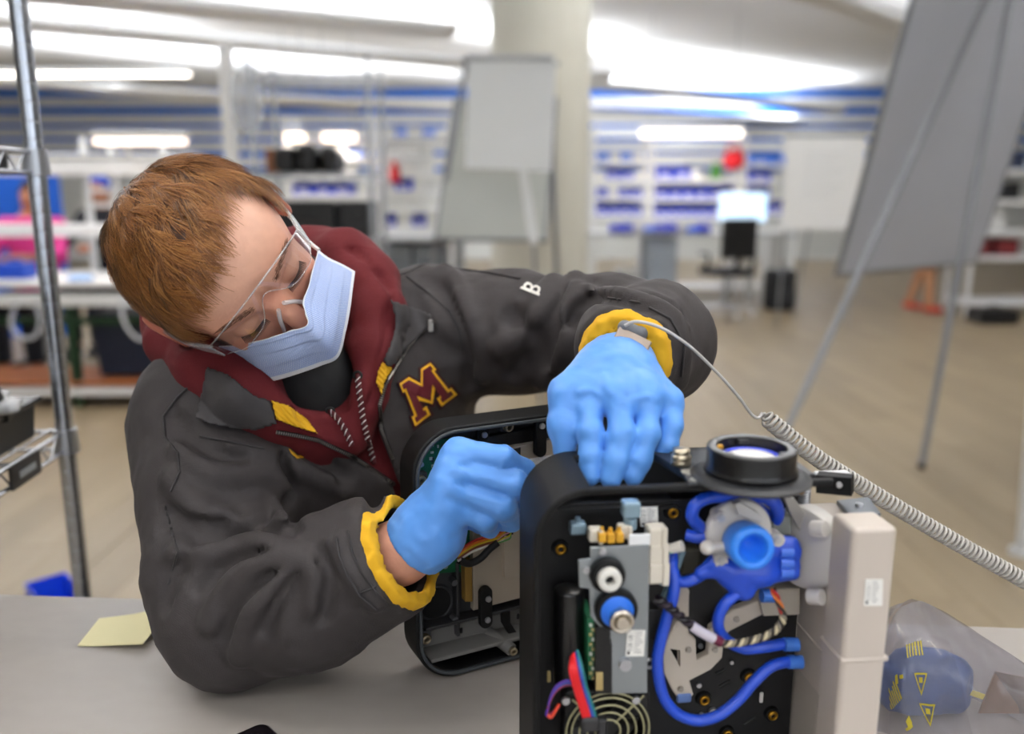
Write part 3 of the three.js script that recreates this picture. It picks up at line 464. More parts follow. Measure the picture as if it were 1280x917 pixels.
  const W8 = ['black case on the top shelf of the right edge rack', 'navy case on the top shelf of the right edge rack', 'black case on the second shelf of the right edge rack, left', 'black case on the second shelf of the right edge rack, right', 'white carton on the third shelf of the right edge rack', 'dark red crate on the low shelf of the right edge rack, left', 'dark red crate on the low shelf of the right edge rack, right'];
  g.forEach(([c, p, s], i) => { const o = thing(i > 4 ? 'crate' : i === 4 ? 'carton' : 'case', W8[i], i > 4 ? 'crate' : i === 4 ? 'carton' : 'case'); o.position.set(xAt(p, 9.2), yAt(s, 9.2) + 0.026, zAt(250, 9.2)); part(o, 'case_body', rbox(0.22, 0.15, 0.34, 0, 0.076, 0, 0.012), M(c, 0.5)); part(o, 'lid', rbox(0.23, 0.025, 0.35, 0, 0.163, 0, 0.006), M(c, 0.45)); });
  { const o = thing('case', 'black case on the floor at the right edge, under the rack', 'case'); o.position.copy(floorAt(1226, 9.0)); part(o, 'case_body', rbox(0.4, 0.14, 0.3, 0, 0.07, 0.2, 0.02), M_black); part(o, 'handle', tube([V(-0.06, 0.14, 0.2), V(-0.05, 0.17, 0.2), V(0.05, 0.17, 0.2), V(0.06, 0.14, 0.2)], 0.008), M_black); }
}
// ---- far right bench with bins, monitor, chair
{
  const d = 10.2, X = (p) => xAt(p, d), Y = (p) => yAt(p, d), z = zAt(280, d);
  farRack('white rack crowded with blue bins right of the round column', 738, 806, 10.9, 160, [182, 204, 226, 248, 270]);
  farRack('white rack with blue bins behind the lit monitor', 810, 918, 10.9, 176, [196, 226, 250, 272]);
  farRack('white rack of blue bins just left of the white flip chart', 922, 984, 10.9, 165, [208, 228, 248, 268]);
  const g = 'bins on the racks right of the column';
  ROWS(742, 803, 10.9, [[204, [['l', 0.14, 0.1], ['w', 0.12, 0.1]]], [226, [['w', 0.1, 0.1], ['b', 0.16, 0.15], ['b', 0.16, 0.13]]], [248, [['b', 0.14, 0.12], ['w', 0.1, 0.1], ['b', 0.14, 0.12]]], [270, [['b', 0.13, 0.18], ['b', 0.13, 0.16]]]], g, 'rack right of column');
  fill(814, 880, 226, 10.9, [['b', 0.2, 0.18], ['b', 0.2, 0.17], ['w', 0.14, 0.12]], g, 'upper filled shelf, rack behind monitor'); ROWS(814, 915, 10.9, [[250, [['b', 0.15, 0.19], ['b', 0.15, 0.17], ['b', 0.15, 0.19]]], [272, [['b', 0.12, 0.19], ['b', 0.12, 0.17]]]], g, 'rack behind monitor');
  ROWS(926, 982, 10.9, [[208, [['l', 0.26, 0.12], ['l', 0.2, 0.1]]], [228, [['b', 0.28, 0.14]]], [248, [['b', 0.28, 0.15]]], [268, [['b', 0.24, 0.16]]]], g, 'rack beside flip chart');
  // bench
  const b = thing('workbench', 'long grey bench with white legs under the far blue bins', 'workbench'), bw = X(988) - X(732), xm = (X(988) + X(732)) / 2, top = Y(289);
  part(b, 'bench_top', rbox(bw, 0.05, 0.7, xm, top - 0.025, z, 0.008), M('#c3c7c9', 0.5));
  for (const p of [738, 950, 980]) for (const s of [-1, 1]) part(b, 'leg', box(0.09, top - 0.05, 0.06, X(p), (top - 0.05) / 2, z + s * 0.3), M('#dfe1e0', 0.5));
  const cab = part(b, 'cabinet', rbox(X(842) - X(805), top - 0.08, 0.5, (X(842) + X(805)) / 2, (top - 0.06) / 2, z + 0.05, 0.01), M('#8f98a3', 0.5), { label: 'grey cabinet under the bench' });
  for (let k = 0; k < 3; k++) part(cab, 'drawer_front', rbox(X(842) - X(805) - 0.03, 0.2, 0.015, (X(842) + X(805)) / 2, 0.14 + k * 0.22, z + 0.305, 0.004), M('#98a1ab', 0.5));
  settle(b);
  fill(760, 890, 284, 9.95, [['b', 0.12, 0.09], ['b', 0.12, 0.1], ['w', 0.1, 0.08], ['l', 0.12, 0.06]], 'bins along the far bench', 'standing along the far grey bench', Y(289) + 0.001);
  const m = thing('monitor', 'monitor with a pale blue lit screen on the far bench', 'monitor'), mx = (X(958) + X(899)) / 2, mw = X(958) - X(899);
  part(m, 'casing', rbox(mw + 0.03, 0.37, 0.03, mx, Y(259), z - 0.05, 0.008), M('#d3d6d8', 0.5)); part(m, 'screen', box(mw, 0.335, 0.004, mx, Y(259), z - 0.033), M('#d9ecfb', 0.4, 0, { emissive: '#b9dcf6', emissiveIntensity: 0.75 }));
  { const sl = new THREE.RectAreaLight('#c9e4fa', 0.6, mw, 0.335); sl.position.set(mx, Y(259), z - 0.028); sl.rotation.y = Math.PI; m.add(sl); }
  part(m, 'stand', merge(rbox(0.05, 0.2, 0.03, mx, top + 0.1, z - 0.08, 0.006), rbox(0.22, 0.015, 0.18, mx, top + 0.0085, z - 0.06, 0.004)), M('#c2c5c7', 0.5)); settle(m);
  const kb = thing('paper_stack', 'white papers lying on the far bench below the monitor', 'papers'); part(kb, 'sheet', box(0.3, 0.02, 0.2, X(975) - 0.15, top + 0.0105, z + 0.2), M_paper); part(kb, 'sheet', box(0.28, 0.012, 0.2, X(970) - 0.15, top + 0.028, z + 0.2), M_paper); settle(kb);
  { const la = at(799, 167, 9.9), lb = at(929, 167, 9.9), c = la.clone().lerp(lb, 0.5), ww = la.distanceTo(lb), L = thing('task_lamp', 'long lit strip lamp over the far bench beside the red cap', 'lamp'); part(L, 'lamp_housing', rbox(ww, 0.04, 0.12, c.x, c.y + 0.07, c.z, 0.01), M_white); part(L, 'diffuser', rbox(ww - 0.02, 0.09, 0.08, c.x, c.y, c.z, 0.02), M('#ffffff', 0.5, 0, { emissive: '#fff0e2', emissiveIntensity: 2.0 })); for (const s of [-1, 1]) part(L, 'wire', bar(V(c.x + s * ww * 0.4, c.y + 0.08, c.z), V(c.x + s * ww * 0.4, CEIL, c.z), 0.003, 6), M_steel); const q = new THREE.RectAreaLight('#fff4ea', 40, ww, 0.08); q.position.set(c.x, c.y - 0.055, c.z); q.rotation.x = -Math.PI / 2; L.add(q); settle(L); }
  { const o = thing('bag', 'red bag hanging on the rack behind the lit monitor', 'bag'), p = at(917, 200, 10.55); part(o, 'pouch', surfaceNets((x, y, q) => ball(p, 0.14, 0.12, 0.06)(x, y, q) + 0.02 * noise(x * 12, y * 12, q * 12), p.clone().addScalar(-0.25), p.clone().addScalar(0.25), 0.02), M('#df1c2a', 0.7)); part(o, 'strap', tube([p.clone().add(V(-0.1, 0.08, 0)), p.clone().add(V(-0.04, 0.2, -0.05)), p.clone().add(V(0.04, 0.2, -0.05)), p.clone().add(V(0.1, 0.08, 0))], 0.012), M('#df1c2a', 0.7)); settle(o); }
  { const p = V(xAt(893, 10.9), yAt(226, 10.9) + 0.0226, zAt(250, 10.9) + 0.02); solo('jar', 'small green jar on the rack beside the red bag', 'jar', lathe([[0, 0], [0.06, 0], [0.07, 0.02], [0.07, 0.13], [0.05, 0.16], [0.05, 0.19], [0, 0.19]], 20).translate(p.x, p.y, p.z), M('#4f9a3e', 0.4)); }
  // office chair
  const c = thing('office_chair', 'black office chair on casters in front of the lit monitor', 'chair'); c.position.copy(floorAt(905, 9.3)); c.rotation.y = 0.3;
  part(c, 'seat', rbox(0.46, 0.08, 0.44, 0, 0.48, 0, 0.035, 4), M_black);
  part(c, 'backrest', rbox(0.42, 0.42, 0.07, 0, 0.84, 0.22, 0.035, 4), M_black, { label: 'black padded backrest' }); part(c, 'back_post', strip(V(0, 0.48, 0.18), V(0, 0.75, 0.25), 0.06, 0.02), M_black);
  for (const s of [-1, 1]) part(c, 'armrest', tube([V(s * 0.2, 0.46, 0.05), V(s * 0.27, 0.5, 0.05), V(s * 0.27, 0.66, 0.08), V(s * 0.26, 0.68, -0.12)], 0.018), M_black);
  part(c, 'column', cyl(0.03, 0.03, 0.34, 0, 0.28, 0, 16), M_steel);
  for (let k = 0; k < 5; k++) { const a = k * 1.2566 + 0.4, l = part(c, 'base_arm', bar(V(0, 0.12, 0), V(0.3 * Math.cos(a), 0.085, 0.3 * Math.sin(a)), 0.022, 10, 0.015), M('#c3c5c7', 0.3, 0.7)); part(l, 'caster', new THREE.SphereGeometry(0.034, 14, 10).scale(1, 1, 0.7).translate(0.3 * Math.cos(a), 0.034, 0.3 * Math.sin(a)), M('#c7c9cb', 0.4)); }
  // backpack and bicycle-like ring lean beside the bench leg
  const bp = thing('backpack', 'black backpack standing on the floor at the end of the far bench', 'backpack'), q = floorAt(972, 9.7); bp.position.copy(q);
  part(bp, 'pack', surfaceNets((x, y, zz) => Math.hypot(Math.max(Math.abs(x) - 0.11, 0), Math.max(Math.abs(y - 0.24) - 0.17, 0), Math.max(Math.abs(zz) - 0.05, 0)) - 0.06 + 0.01 * noise(x * 12, y * 12, zz * 12), V(-0.25, -0.02, -0.2), V(0.25, 0.55, 0.2), 0.02), M('#14161a', 0.7)); part(bp, 'pocket', rbox(0.2, 0.18, 0.05, 0, 0.16, 0.12, 0.02), M('#23262b', 0.7)); part(bp, 'strap', tube([V(-0.05, 0.44, 0.08), V(-0.02, 0.52, 0.06), V(0.03, 0.52, 0.06), V(0.05, 0.44, 0.08)], 0.012), M('#9a9da1', 0.6));
  solo('carton', 'cream carton standing on the floor beside the round column', 'carton', merge(rbox(0.22, 0.42, 0.3, xAt(745, 8.8), 0.21, zAt(350, 8.8), 0.006), box(0.225, 0.03, 0.12, xAt(745, 8.8), 0.41, zAt(350, 8.8))), M('#c9b987', 0.8));
  { const o = thing('carton', 'white carton under the far bench with a dark red crate below', 'carton'); o.position.set(X(786), 0.26, z); part(o, 'carton_body', rbox(0.3, 0.16, 0.3, 0, 0.08, 0, 0.006), M('#cfd0ce', 0.7)); part(o, 'tape', box(0.04, 0.002, 0.302, 0, 0.161, 0), M('#bfae92', 0.5)); }
  { const o = thing('crate', 'dark red crate on the floor under the far bench', 'crate'); o.position.set(X(786), 0, z); part(o, 'tray', rbox(0.3, 0.23, 0.3, 0, 0.115, 0, 0.01), M('#5c1f28', 0.6)); part(o, 'rim', rbox(0.32, 0.03, 0.32, 0, 0.245, 0, 0.006), M('#5c1f28', 0.6)); }
}
// ---- chrome wire rack close at the left edge: its far right post and two shelves are in view
{
  const d = 1.25, top = at(18, 0, d), p0 = at(66, 400, d), X0 = p0.x, Z0 = p0.z, yS = at(84, 547, d).y, yU = at(40, 192, d).y;
  const n = onLevel(0, 590, yS), e1 = V(n.x - X0, 0, n.z - Z0).normalize(), e2 = V(-e1.z, 0, e1.x); if (e2.x > 0) e2.negate();
  const o = thing('wire_rack', 'chrome wire rack with grooved post at the left edge, close by', 'rack'), w = 0.9, dp = 0.46, H = 1.8;
  const W = (a, b, y) => V(X0, y, Z0).addScaledVector(e1, a).addScaledVector(e2, b);
  const postGeo = (() => { const prof = [[0, 0], [0.0127, 0]]; for (let y = 0.0254; y < H; y += 0.0254) prof.push([0.0127, y - 0.0014], [0.0123, y - 0.0007], [0.0123, y + 0.0007], [0.0127, y + 0.0014]); prof.push([0.0127, H], [0.006, H + 0.008], [0, H + 0.008]); return lathe(prof, 24); })();
  for (const [a, b] of [[0, 0], [dp, 0], [0, w], [dp, w]]) { const p = W(a, b, 0.0); const m = part(o, 'post', postGeo.clone().translate(p.x, 0.02, p.z), M('#b4b9c2', 0.22, 1)); part(m, 'foot', cyl(0.02, 0.016, 0.022, p.x, 0.011, p.z, 16), M_black); }
  for (const y of [0.22, 0.62, yS, yU]) {
    const g = []; for (const yy of [y, y - 0.028]) g.push(bar(W(0, 0, yy), W(dp, 0, yy), 0.0033, 8), bar(W(0, w, yy), W(dp, w, yy), 0.0033, 8), bar(W(0, 0, yy), W(0, w, yy), 0.0033, 8), bar(W(dp, 0, yy), W(dp, w, yy), 0.0033, 8));
    for (let b = 0.02; b < w; b += 0.024) g.push(bar(W(0, b, y + 0.003), W(dp, b, y + 0.003), 0.002, 6)); for (const a of [0.15, 0.31]) g.push(bar(W(a, 0, y - 0.004), W(a, w, y - 0.004), 0.0033, 6));
    for (let a = 0.03; a < dp; a += 0.055) g.push(bar(W(a, 0, y), W(a + 0.028, 0, y - 0.028), 0.0018, 5), bar(W(a + 0.028, 0, y - 0.028), W(a + 0.055, 0, y), 0.0018, 5));
    const sh = part(o, 'shelf', merge(g), M('#c2c5cb', 0.2, 1));
    for (const [a, b] of [[0, 0], [dp, 0], [0, w], [dp, w]]) { const p = W(a, b, y - 0.014); part(sh, 'collar', cyl(0.0185, 0.0165, 0.036, p.x, p.y, p.z, 20), M('#a6a9ae', 0.3, 0.9)); }
    const c = W(y === yU ? 0.007 : 0.14, y === yU ? 0.075 : -0.006, y - 0.014), dir = y === yU ? e2 : e1, hold = strip(c.clone().addScaledVector(dir, -0.045), c.clone().addScaledVector(dir, 0.045), 0.004, 0.03, V(0, 1, 0).cross(dir)); part(sh, 'label_holder', strip(c.clone().addScaledVector(dir, -0.04), c.clone().addScaledVector(dir, 0.04), 0.032, 0.004, V(0, 1, 0)), M('#101113', 0.4));
    const tx = c.clone().addScaledVector(y === yU ? e1.clone() : e2.clone().negate(), 0.0035); part(sh, 'label_print', strip(tx.clone().addScaledVector(dir, -0.022), tx.clone().addScaledVector(dir, 0.022), 0.009, 0.001, V(0, 1, 0)), M('#8f9498', 0.5));
  }
  settle(o);
  const bx = onLevel(-98, 574, yS + 0.0062), t = Math.atan2(-e1.z, e1.x), bin2 = thing('storage_tub', 'black tub on the middle shelf of the chrome rack at the left edge', 'tub'); bin2.position.copy(bx); bin2.rotation.y = t;
  part(bin2, 'tub_body', merge(extrude(shapeOf([[-0.1, 0], [0.1, 0], [0.112, 0.05], [-0.112, 0.05]]), 0.2, 0.004).translate(0, 0, -0.1)), M('#0b0b0d', 0.4)); part(bin2, 'rim', rbox(0.236, 0.008, 0.216, 0, 0.053, 0, 0.003), M('#121214', 0.4));
  const fl = solo('plastic_sheet', 'crumpled clear plastic lying over the black tub at the left edge', 'plastic', surfaceNets((() => { const c = V(bx.x, yS + 0.075, bx.z), f = ball(c, 0.12, 0.018, 0.1); return (x, y, z) => Math.max(f(x, y, z) + 0.014 * noise(x * 26, y * 40, z * 26), yS + 0.0632 - y); })(), V(bx.x - 0.15, yS + 0.05, bx.z - 0.15), V(bx.x + 0.15, yS + 0.13, bx.z + 0.15), 0.006), M('#f1f3f4', 0.12, 0, { transmission: 0.6, thickness: 0 }));
  { const c = V(bx.x + 0.03, yS + 0.075, bx.z - 0.01), o2 = thing('tablet', 'dark slab leaning on the black tub at the left edge', 'slab'); o2.position.copy(c); o2.rotation.set(0, t, -0.42); part(o2, 'slab_body', rbox(0.014, 0.16, 0.16, 0, 0.055, 0, 0.004), M('#101114', 0.35)); part(o2, 'slab_face', rbox(0.002, 0.14, 0.14, 0.0078, 0.055, 0, 0.001), M('#1c1e23', 0.2)); }
  const bb = onLevel(70, 768, 0.0), blue = thing('parts_bin', 'bright blue bin on the floor behind the table, by the chrome post', 'bin'); blue.position.copy(bb); blue.rotation.y = 0.75; part(blue, 'tray', binGeo(0.12, 0.1, 0.16), M('#1746d8', 0.35)); part(blue, 'label_card', box(0.07, 0.025, 0.002, 0, 0.028, 0.0765), M_paper);
}
// ------------------------------------------------------------------ work table, note, phone
const TABLE_Y = EYE - 0.46;
const M_table = new THREE.MeshPhysicalMaterial({ color: '#a9a29b', roughness: 0.42, map: noiseTex(256, 256, (u, v) => { const t = noise(u * 60, v * 60, 3) * 0.5 + noise(u * 14, v * 14, 5) * 0.5; return [0.93 + 0.03 * t, 0.93 + 0.03 * t, 0.93 + 0.03 * t]; }, true) });
{
  const a = onLevel(0, 741, TABLE_Y), b = onLevel(1280, 783, TABLE_Y), dir = b.clone().sub(a).normalize(), back = V(-dir.z, 0, dir.x).multiplyScalar(-1), turn = Math.atan2(-dir.z, dir.x);
  const o = thing('work_table', 'grey laminate work table in front of the man', 'table');
  const mid = a.clone().lerp(b, 0.5); o.position.set(mid.x, 0, mid.z); o.rotation.y = turn;
  const xL = (-0.604 - mid.x) / Math.cos(turn), xR = 0.95, w = xR - xL, xm = (xL + xR) / 2, dp = 0.84;
  part(o, 'tabletop', rbox(w, 0.03, dp, xm, TABLE_Y - 0.015, dp / 2, 0.005, 3), M_table);
  part(o, 'edge_band', rbox(w, 0.024, 0.004, xm, TABLE_Y - 0.015, -0.001, 0.001), M('#8d8781', 0.5));
  for (const sx of [-1, 1]) for (const z of [0.07, dp - 0.07]) part(o, 'leg', rbox(0.05, TABLE_Y - 0.03, 0.05, xm + sx * (w / 2 - 0.08), (TABLE_Y - 0.03) / 2, z, 0.006), M_steel);
  for (const sx of [-1, 1]) part(o, 'side_rail', rbox(0.04, 0.06, dp - 0.2, xm + sx * (w / 2 - 0.08), TABLE_Y - 0.07, dp / 2, 0.006), M_steel);
}
{ // yellow note, its far corner curling up
  const c = [[97, 808], [124, 774], [203, 766], [179, 812]].map(([x, y]) => onLevel(x, y, TABLE_Y)), n = 16, pos = [], idx = [], uv = [];
  for (let s = 0; s < 2; s++) for (let j = 0; j <= n; j++) for (let i = 0; i <= n; i++) {
    const u = i / n, v = j / n, p = c[0].clone().multiplyScalar((1 - u) * (1 - v)).addScaledVector(c[3], u * (1 - v)).addScaledVector(c[2], u * v).addScaledVector(c[1], (1 - u) * v);
    p.y += 0.0008 + s * 0.0006 + 0.012 * Math.pow(u, 3) * (0.4 + 0.6 * v) + 0.003 * Math.sin(u * 3 + v * 2) * u;
    p.x += 0.004 * Math.sin(v * 3.1) * u; pos.push(p.x, p.y, p.z); uv.push(u, v);
  }
  const N = (n + 1) * (n + 1);
  for (let j = 0; j < n; j++) for (let i = 0; i < n; i++) { const a = j * (n + 1) + i, b = a + 1, d = a + n + 1, e = d + 1; idx.push(a, d, b, b, d, e, a + N, b + N, d + N, b + N, e + N, d + N); }
  const g = new THREE.BufferGeometry(); g.setAttribute('position', new THREE.Float32BufferAttribute(pos, 3)); g.setAttribute('uv', new THREE.Float32BufferAttribute(uv, 2)); g.setIndex(idx); g.computeVertexNormals();
  solo('sticky_note', 'pale yellow sticky note curling on the grey table', 'note', g, M('#efe6b6', 0.8, 0, { side: THREE.DoubleSide }));
}
{ // dark device whose corner reaches into the picture at the bottom
  const c = onLevel(318, 948, TABLE_Y), o = thing('phone', 'corner of a dark phone lying at the bottom edge of the picture', 'phone'); o.position.copy(c); o.rotation.y = 0.75;
  part(o, 'phone_body', extrude(roundRect(0.05, 0.06, 0.01), 0.009, 0.002).rotateX(-Math.PI / 2).translate(0, 0, 0), M('#1b1519', 0.4)); part(o, 'screen', extrude(roundRect(0.045, 0.055, 0.008), 0.001).rotateX(-Math.PI / 2).translate(0, 0.0088, 0), M('#141014', 0.15));
}
// ------------------------------------------------------------------ frames for things that stand turned on the table
function frameAt(origin, turn) {
  const N = V(Math.sin(turn), 0, Math.cos(turn)), X = V(Math.cos(turn), 0, -Math.sin(turn));
  return { origin, turn, N, X, L(px, py, z) { const r = ray(px, py), t = (z - camera.position.clone().sub(origin).dot(N)) / r.dot(N), p = r.multiplyScalar(t).add(camera.position).sub(origin); return V(p.dot(X), p.y, z); } };
}
const ringShape = (w, h, r, t, x, y) => { const s = roundRect(w, h, r, x, y); s.holes.push(roundRect(w - 2 * t, h - 2 * t, Math.max(r - t, 0.002), x + t, y + t, THREE.Path)); return s; };
const M_shell = M('#070708', 0.55, 0, { specularIntensity: 0.6 }), M_case = M('#39393b', 0.55), M_caseLight = M('#6e6c69', 0.6), M_screw = M('#c9cbd0', 0.3, 0.9), M_brass = M('#c2902e', 0.3, 0.9);
const screwGeo = (r = 0.003) => merge(cyl(r, r * 0.9, r * 0.7, 0, r * 0.35, 0, 16).rotateX(Math.PI / 2), box(r * 1.1, r * 0.25, r * 0.2, 0, 0, r * 0.72), box(r * 0.25, r * 1.1, r * 0.2, 0, 0, r * 0.72));
const ringScrew = (r = 0.0035) => new THREE.LatheGeometry([[r * 0.45, 0], [r, 0], [r, r], [r * 0.8, r * 1.15], [r * 0.45, r * 1.15], [r * 0.45, 0]].map(([a, b]) => new THREE.Vector2(a, b)), 18).rotateX(Math.PI / 2);
function stickerTex(seed, w = 128, h = 160) { return canvasTex(w, h, (g) => { g.fillStyle = '#ecebe6'; g.fillRect(0, 0, w, h); g.fillStyle = '#2a2a2c'; let s = seed; const r = () => ((s = (s * 16807) % 2147483647) / 2147483647); for (let x = 8; x < w * 0.3; x += 2 + r() * 4) g.fillRect(8, x * 3.2, w * 0.28, 1 + r() * 3); for (let i = 0; i < 9; i++) g.fillRect(w * 0.42, 14 + i * 15, w * (0.2 + 0.3 * r()), 3); g.fillRect(10, h - 30, 18, 18); }); }
function quadPlate(F, pts, z, t, bevel = 0.0006) { return extrude(shapeOf(pts.map(([x, y]) => { const p = F.L(x, y, z); return [p.x, p.y]; })), t, bevel).translate(0, 0, z - t); }

{ // ---- the taken-off housing half, open side towards the camera
  const o3 = onLevel(545, 852, TABLE_Y), F = frameAt(o3, 27 * Math.PI / 180), L = F.L;
  const o = thing('machine_cover', 'opened black cover of the machine holding a circuit board and metal display module', 'cover'); o.position.copy(o3); o.rotation.y = F.turn;
  const xl = L(518, 700, 0).x, yt = L(620, 526, 0).y, w = 0.25, h = yt, r = 0.044, dp = 0.036;
  part(o, 'shell_wall', extrude(ringShape(w, h, r, 0.007, xl, 0), dp, 0.0025, 3, 16).translate(0, 0, -dp), M_shell, { label: 'black outer wall with rounded corners' });
  part(o, 'rim_lip', extrude(ringShape(w - 0.006, h - 0.006, r - 0.003, 0.003, xl + 0.003, 0.003), 0.004, 0.001, 2, 16).translate(0, 0, -0.001), M('#3d4145', 0.45));
  part(o, 'back_plate', extrude(roundRect(w - 0.004, h - 0.004, r - 0.002, xl + 0.002, 0.002), 0.004, 0.001, 1, 16).translate(0, 0, -dp), M_case);
  const knob = L(494, 640, -0.02); part(o, 'side_stud', cyl(0.006, 0.005, 0.006, 0, 0, 0, 18).rotateZ(Math.PI / 2).translate(xl - 0.002, knob.y, -0.016), M_shell);
  // circuit board with its small parts
  const pcb = quadPlate(F, [[519, 553], [575, 546], [640, 560], [640, 700], [583, 714], [530, 718], [519, 640]], -0.022, 0.002), pb = part(o, 'circuit_board', pcb, M('#0d5a37', 0.4), { label: 'green circuit board' });
  for (let k = 0; k < 46; k++) { const p = L(rr(536, 562), rr(556, 622), -0.022); part(pb, 'component', box(rr(0.0012, 0.003), rr(0.0012, 0.003), 0.0016, p.x, p.y, -0.0212), M(k % 3 ? '#c8ccc4' : '#1a1c1a', 0.5)); }
  for (const [x, y] of [[526, 580], [527, 630], [556, 707]]) { const p = L(x, y, -0.021); part(pb, 'screw', screwGeo(0.0028).translate(p.x, p.y, p.z), M_screw); }
  // metal display module and what is stuck on it
  const M_tin = new THREE.MeshPhysicalMaterial({ color: '#b5aa9a', roughness: 0.38, metalness: 0.55, bumpMap: plaster, bumpScale: 0.0003 });
  const mod = part(o, 'display_module', quadPlate(F, [[590, 583], [629, 561], [720, 543], [720, 728], [592, 763]], -0.010, 0.008), M_tin, { label: 'bare metal display module' });
  part(mod, 'module_edge', quadPlate(F, [[581, 706], [590, 700], [591, 752], [582, 752]], -0.008, 0.01), M('#9c7a3a', 0.4, 0.5));
  part(mod, 'module_cover', quadPlate(F, [[629, 642], [690, 628], [690, 716], [631, 722]], -0.004, 0.006), M_tin);
  const lab = (pts, seed) => { const q = pts.map(([x, y]) => L(x, y, -0.0028)), g = new THREE.BufferGeometry(); g.setAttribute('position', new THREE.Float32BufferAttribute(q.flatMap((p) => [p.x, p.y, p.z]), 3)); g.setAttribute('uv', new THREE.Float32BufferAttribute([0, 0, 1, 0, 1, 1, 0, 1], 2)); g.setIndex([0, 1, 2, 0, 2, 3]); g.computeVertexNormals(); part(mod, 'sticker', g, new THREE.MeshPhysicalMaterial({ map: stickerTex(seed), roughness: 0.5 })); };
  lab([[652, 712], [680, 706], [680, 668], [652, 672]], 17); lab([[643, 660], [680, 652], [680, 616], [643, 624]], 91); lab([[648, 585], [690, 576], [690, 568], [648, 576]], 5);
  part(mod, 'label_patch', quadPlate(F, [[640, 562], [651, 559], [651, 573], [640, 576]], -0.0094, 0.001), M('#2a2623', 0.6)); part(mod, 'label_patch', quadPlate(F, [[680, 579], [720, 570], [720, 600], [680, 608]], -0.0094, 0.001), M('#1c1a19', 0.6));
  // brackets, ribs, hole, post, ledge
  const bracket = (a, b, wd, z, s1, s2) => { const p = L(...a, z), q = L(...b, z), g = extrude(roundRect(wd, Math.abs(p.y - q.y) + wd, wd * 0.48, -wd / 2, 0), 0.007, 0.001).translate((p.x + q.x) / 2, Math.min(p.y, q.y) - wd / 2, z - 0.007), m = part(o, 'bracket', g, M_shell); for (const s of [s1, s2]) if (s) { const t = L(...s, z); part(m, 'screw', screwGeo(0.003).translate(t.x, t.y, z + 0.0005), M_screw); } };
  bracket([609, 742], [608, 778], 0.013, 0.0, [610, 748], [609, 774]); bracket([677, 528], [677, 564], 0.012, 0.0, [677, 532], null); bracket([605, 538], [604, 546], 0.012, -0.006, [605, 543], null);
  const hole = L(545, 754, -0.03); part(o, 'speaker_hole', new THREE.TorusGeometry(0.0175, 0.0016, 10, 40).translate(hole.x, hole.y, -0.031), M_case); part(o, 'speaker_mesh', cyl(0.017, 0.017, 0.001, 0, 0, 0, 40).rotateX(Math.PI / 2).translate(hole.x, hole.y, -0.0314), M('#060606', 0.8));
  const a = L(569, 700, -0.026), b = L(571, 792, -0.026); part(o, 'rib', rbox(0.0035, a.y - b.y, 0.012, a.x, (a.y + b.y) / 2, -0.026, 0.001), M('#2c2c2e', 0.5)); const a2 = L(530, 786, -0.02), b2 = L(690, 752, -0.02); part(o, 'rib', rbox(b2.x - a2.x, 0.003, 0.016, (a2.x + b2.x) / 2, (a2.y + b2.y) / 2 + 0.004, -0.022, 0.001), M('#2c2c2e', 0.5));
  for (const [x, y] of [[567, 727], [568, 773]]) { const p = L(x, y, -0.02); part(o, 'screw_boss', cyl(0.0035, 0.003, 0.008, 0, 0, 0, 14).rotateX(Math.PI / 2).translate(p.x, p.y, -0.021), M('#4b4b4d', 0.5)); }
  for (const [x, y] of [[526, 600], [635, 533], [532, 798]]) { const p = L(x, y, -0.012); part(o, 'standoff', ringScrew(0.0048).translate(p.x, p.y, -0.014), M('#b5a78c', 0.3, 0.9)); const pl = L(x, y, -0.02); part(o, 'standoff_plate', rbox(0.014, 0.012, 0.01, p.x + 0.001, p.y, -0.02, 0.002), M_case); }
  part(o, 'top_bar', quadPlate(F, [[560, 556], [690, 530], [690, 548], [575, 566]], -0.016, 0.008), M('#0b0b0c', 0.5));
  part(o, 'ledge', rbox(w - 0.03, 0.004, 0.028, xl + w / 2, 0.021, -0.016, 0.001).rotateX(0.0), M_caseLight, { label: 'lighter grey inner ledge' }); part(o, 'ledge_face', rbox(w - 0.02, 0.018, 0.004, xl + w / 2, 0.03, -0.029, 0.001), M_caseLight);
  for (const x of [577, 648]) { const p = L(x, 800, -0.026); part(o, 'slot', rbox(0.003, 0.006, 0.002, p.x, 0.031, -0.0268, 0.0008), M_black); }
  const p0 = L(612, 792, -0.024), p1 = L(640, 812, 0.004); part(o, 'post', bar(V(p0.x, p0.y, -0.026), V(p1.x, p1.y, 0.004), 0.0062, 18), M_caseLight); part(o, 'post_insert', ringScrew(0.0042).rotateX(0).translate(p1.x, p1.y, 0.004), M('#b5a78c', 0.3, 0.9));
  part(o, 'clip', quadPlate(F, [[628, 766], [638, 764], [638, 778], [646, 790], [636, 792], [629, 780]], -0.012, 0.006), M_shell);
  // ribbon and black lead
  const rib = (pts, off, col) => part(o, 'ribbon_wire', tube(pts.map(([x, y], i) => { const p = L(x, y + off, 0.004 - 0.006 * (i === pts.length - 1)); return p; }), 0.0013, 30, 6), M(col, 0.5));
  const path = [[572, 692], [590, 680], [606, 674], [624, 668], [636, 655]]; [['#d9731f', 0], ['#c9a81f', 3], ['#7a3f22', 6], ['#a5231c', -3], ['#d8d4cc', 9]].forEach(([c, f]) => rib(path, f, c));
  part(o, 'black_lead', tube([[574, 700], [586, 704], [600, 698], [612, 686], [622, 678]].map(([x, y]) => L(x, y, 0.006)), 0.0036, 30, 10), M_black); for (const [c, f] of [['#d8c61f', 0], ['#cf8f9c', -4], ['#4f9a4a', 4]]) part(o, 'thin_wire', tube([[621, 677 + f * 0.4], [630, 672 + f], [638, 668 + f], [637, 660 + f * 0.6]].map(([x, y]) => L(x, y, 0.005)), 0.0007, 20, 5), M(c, 0.5));
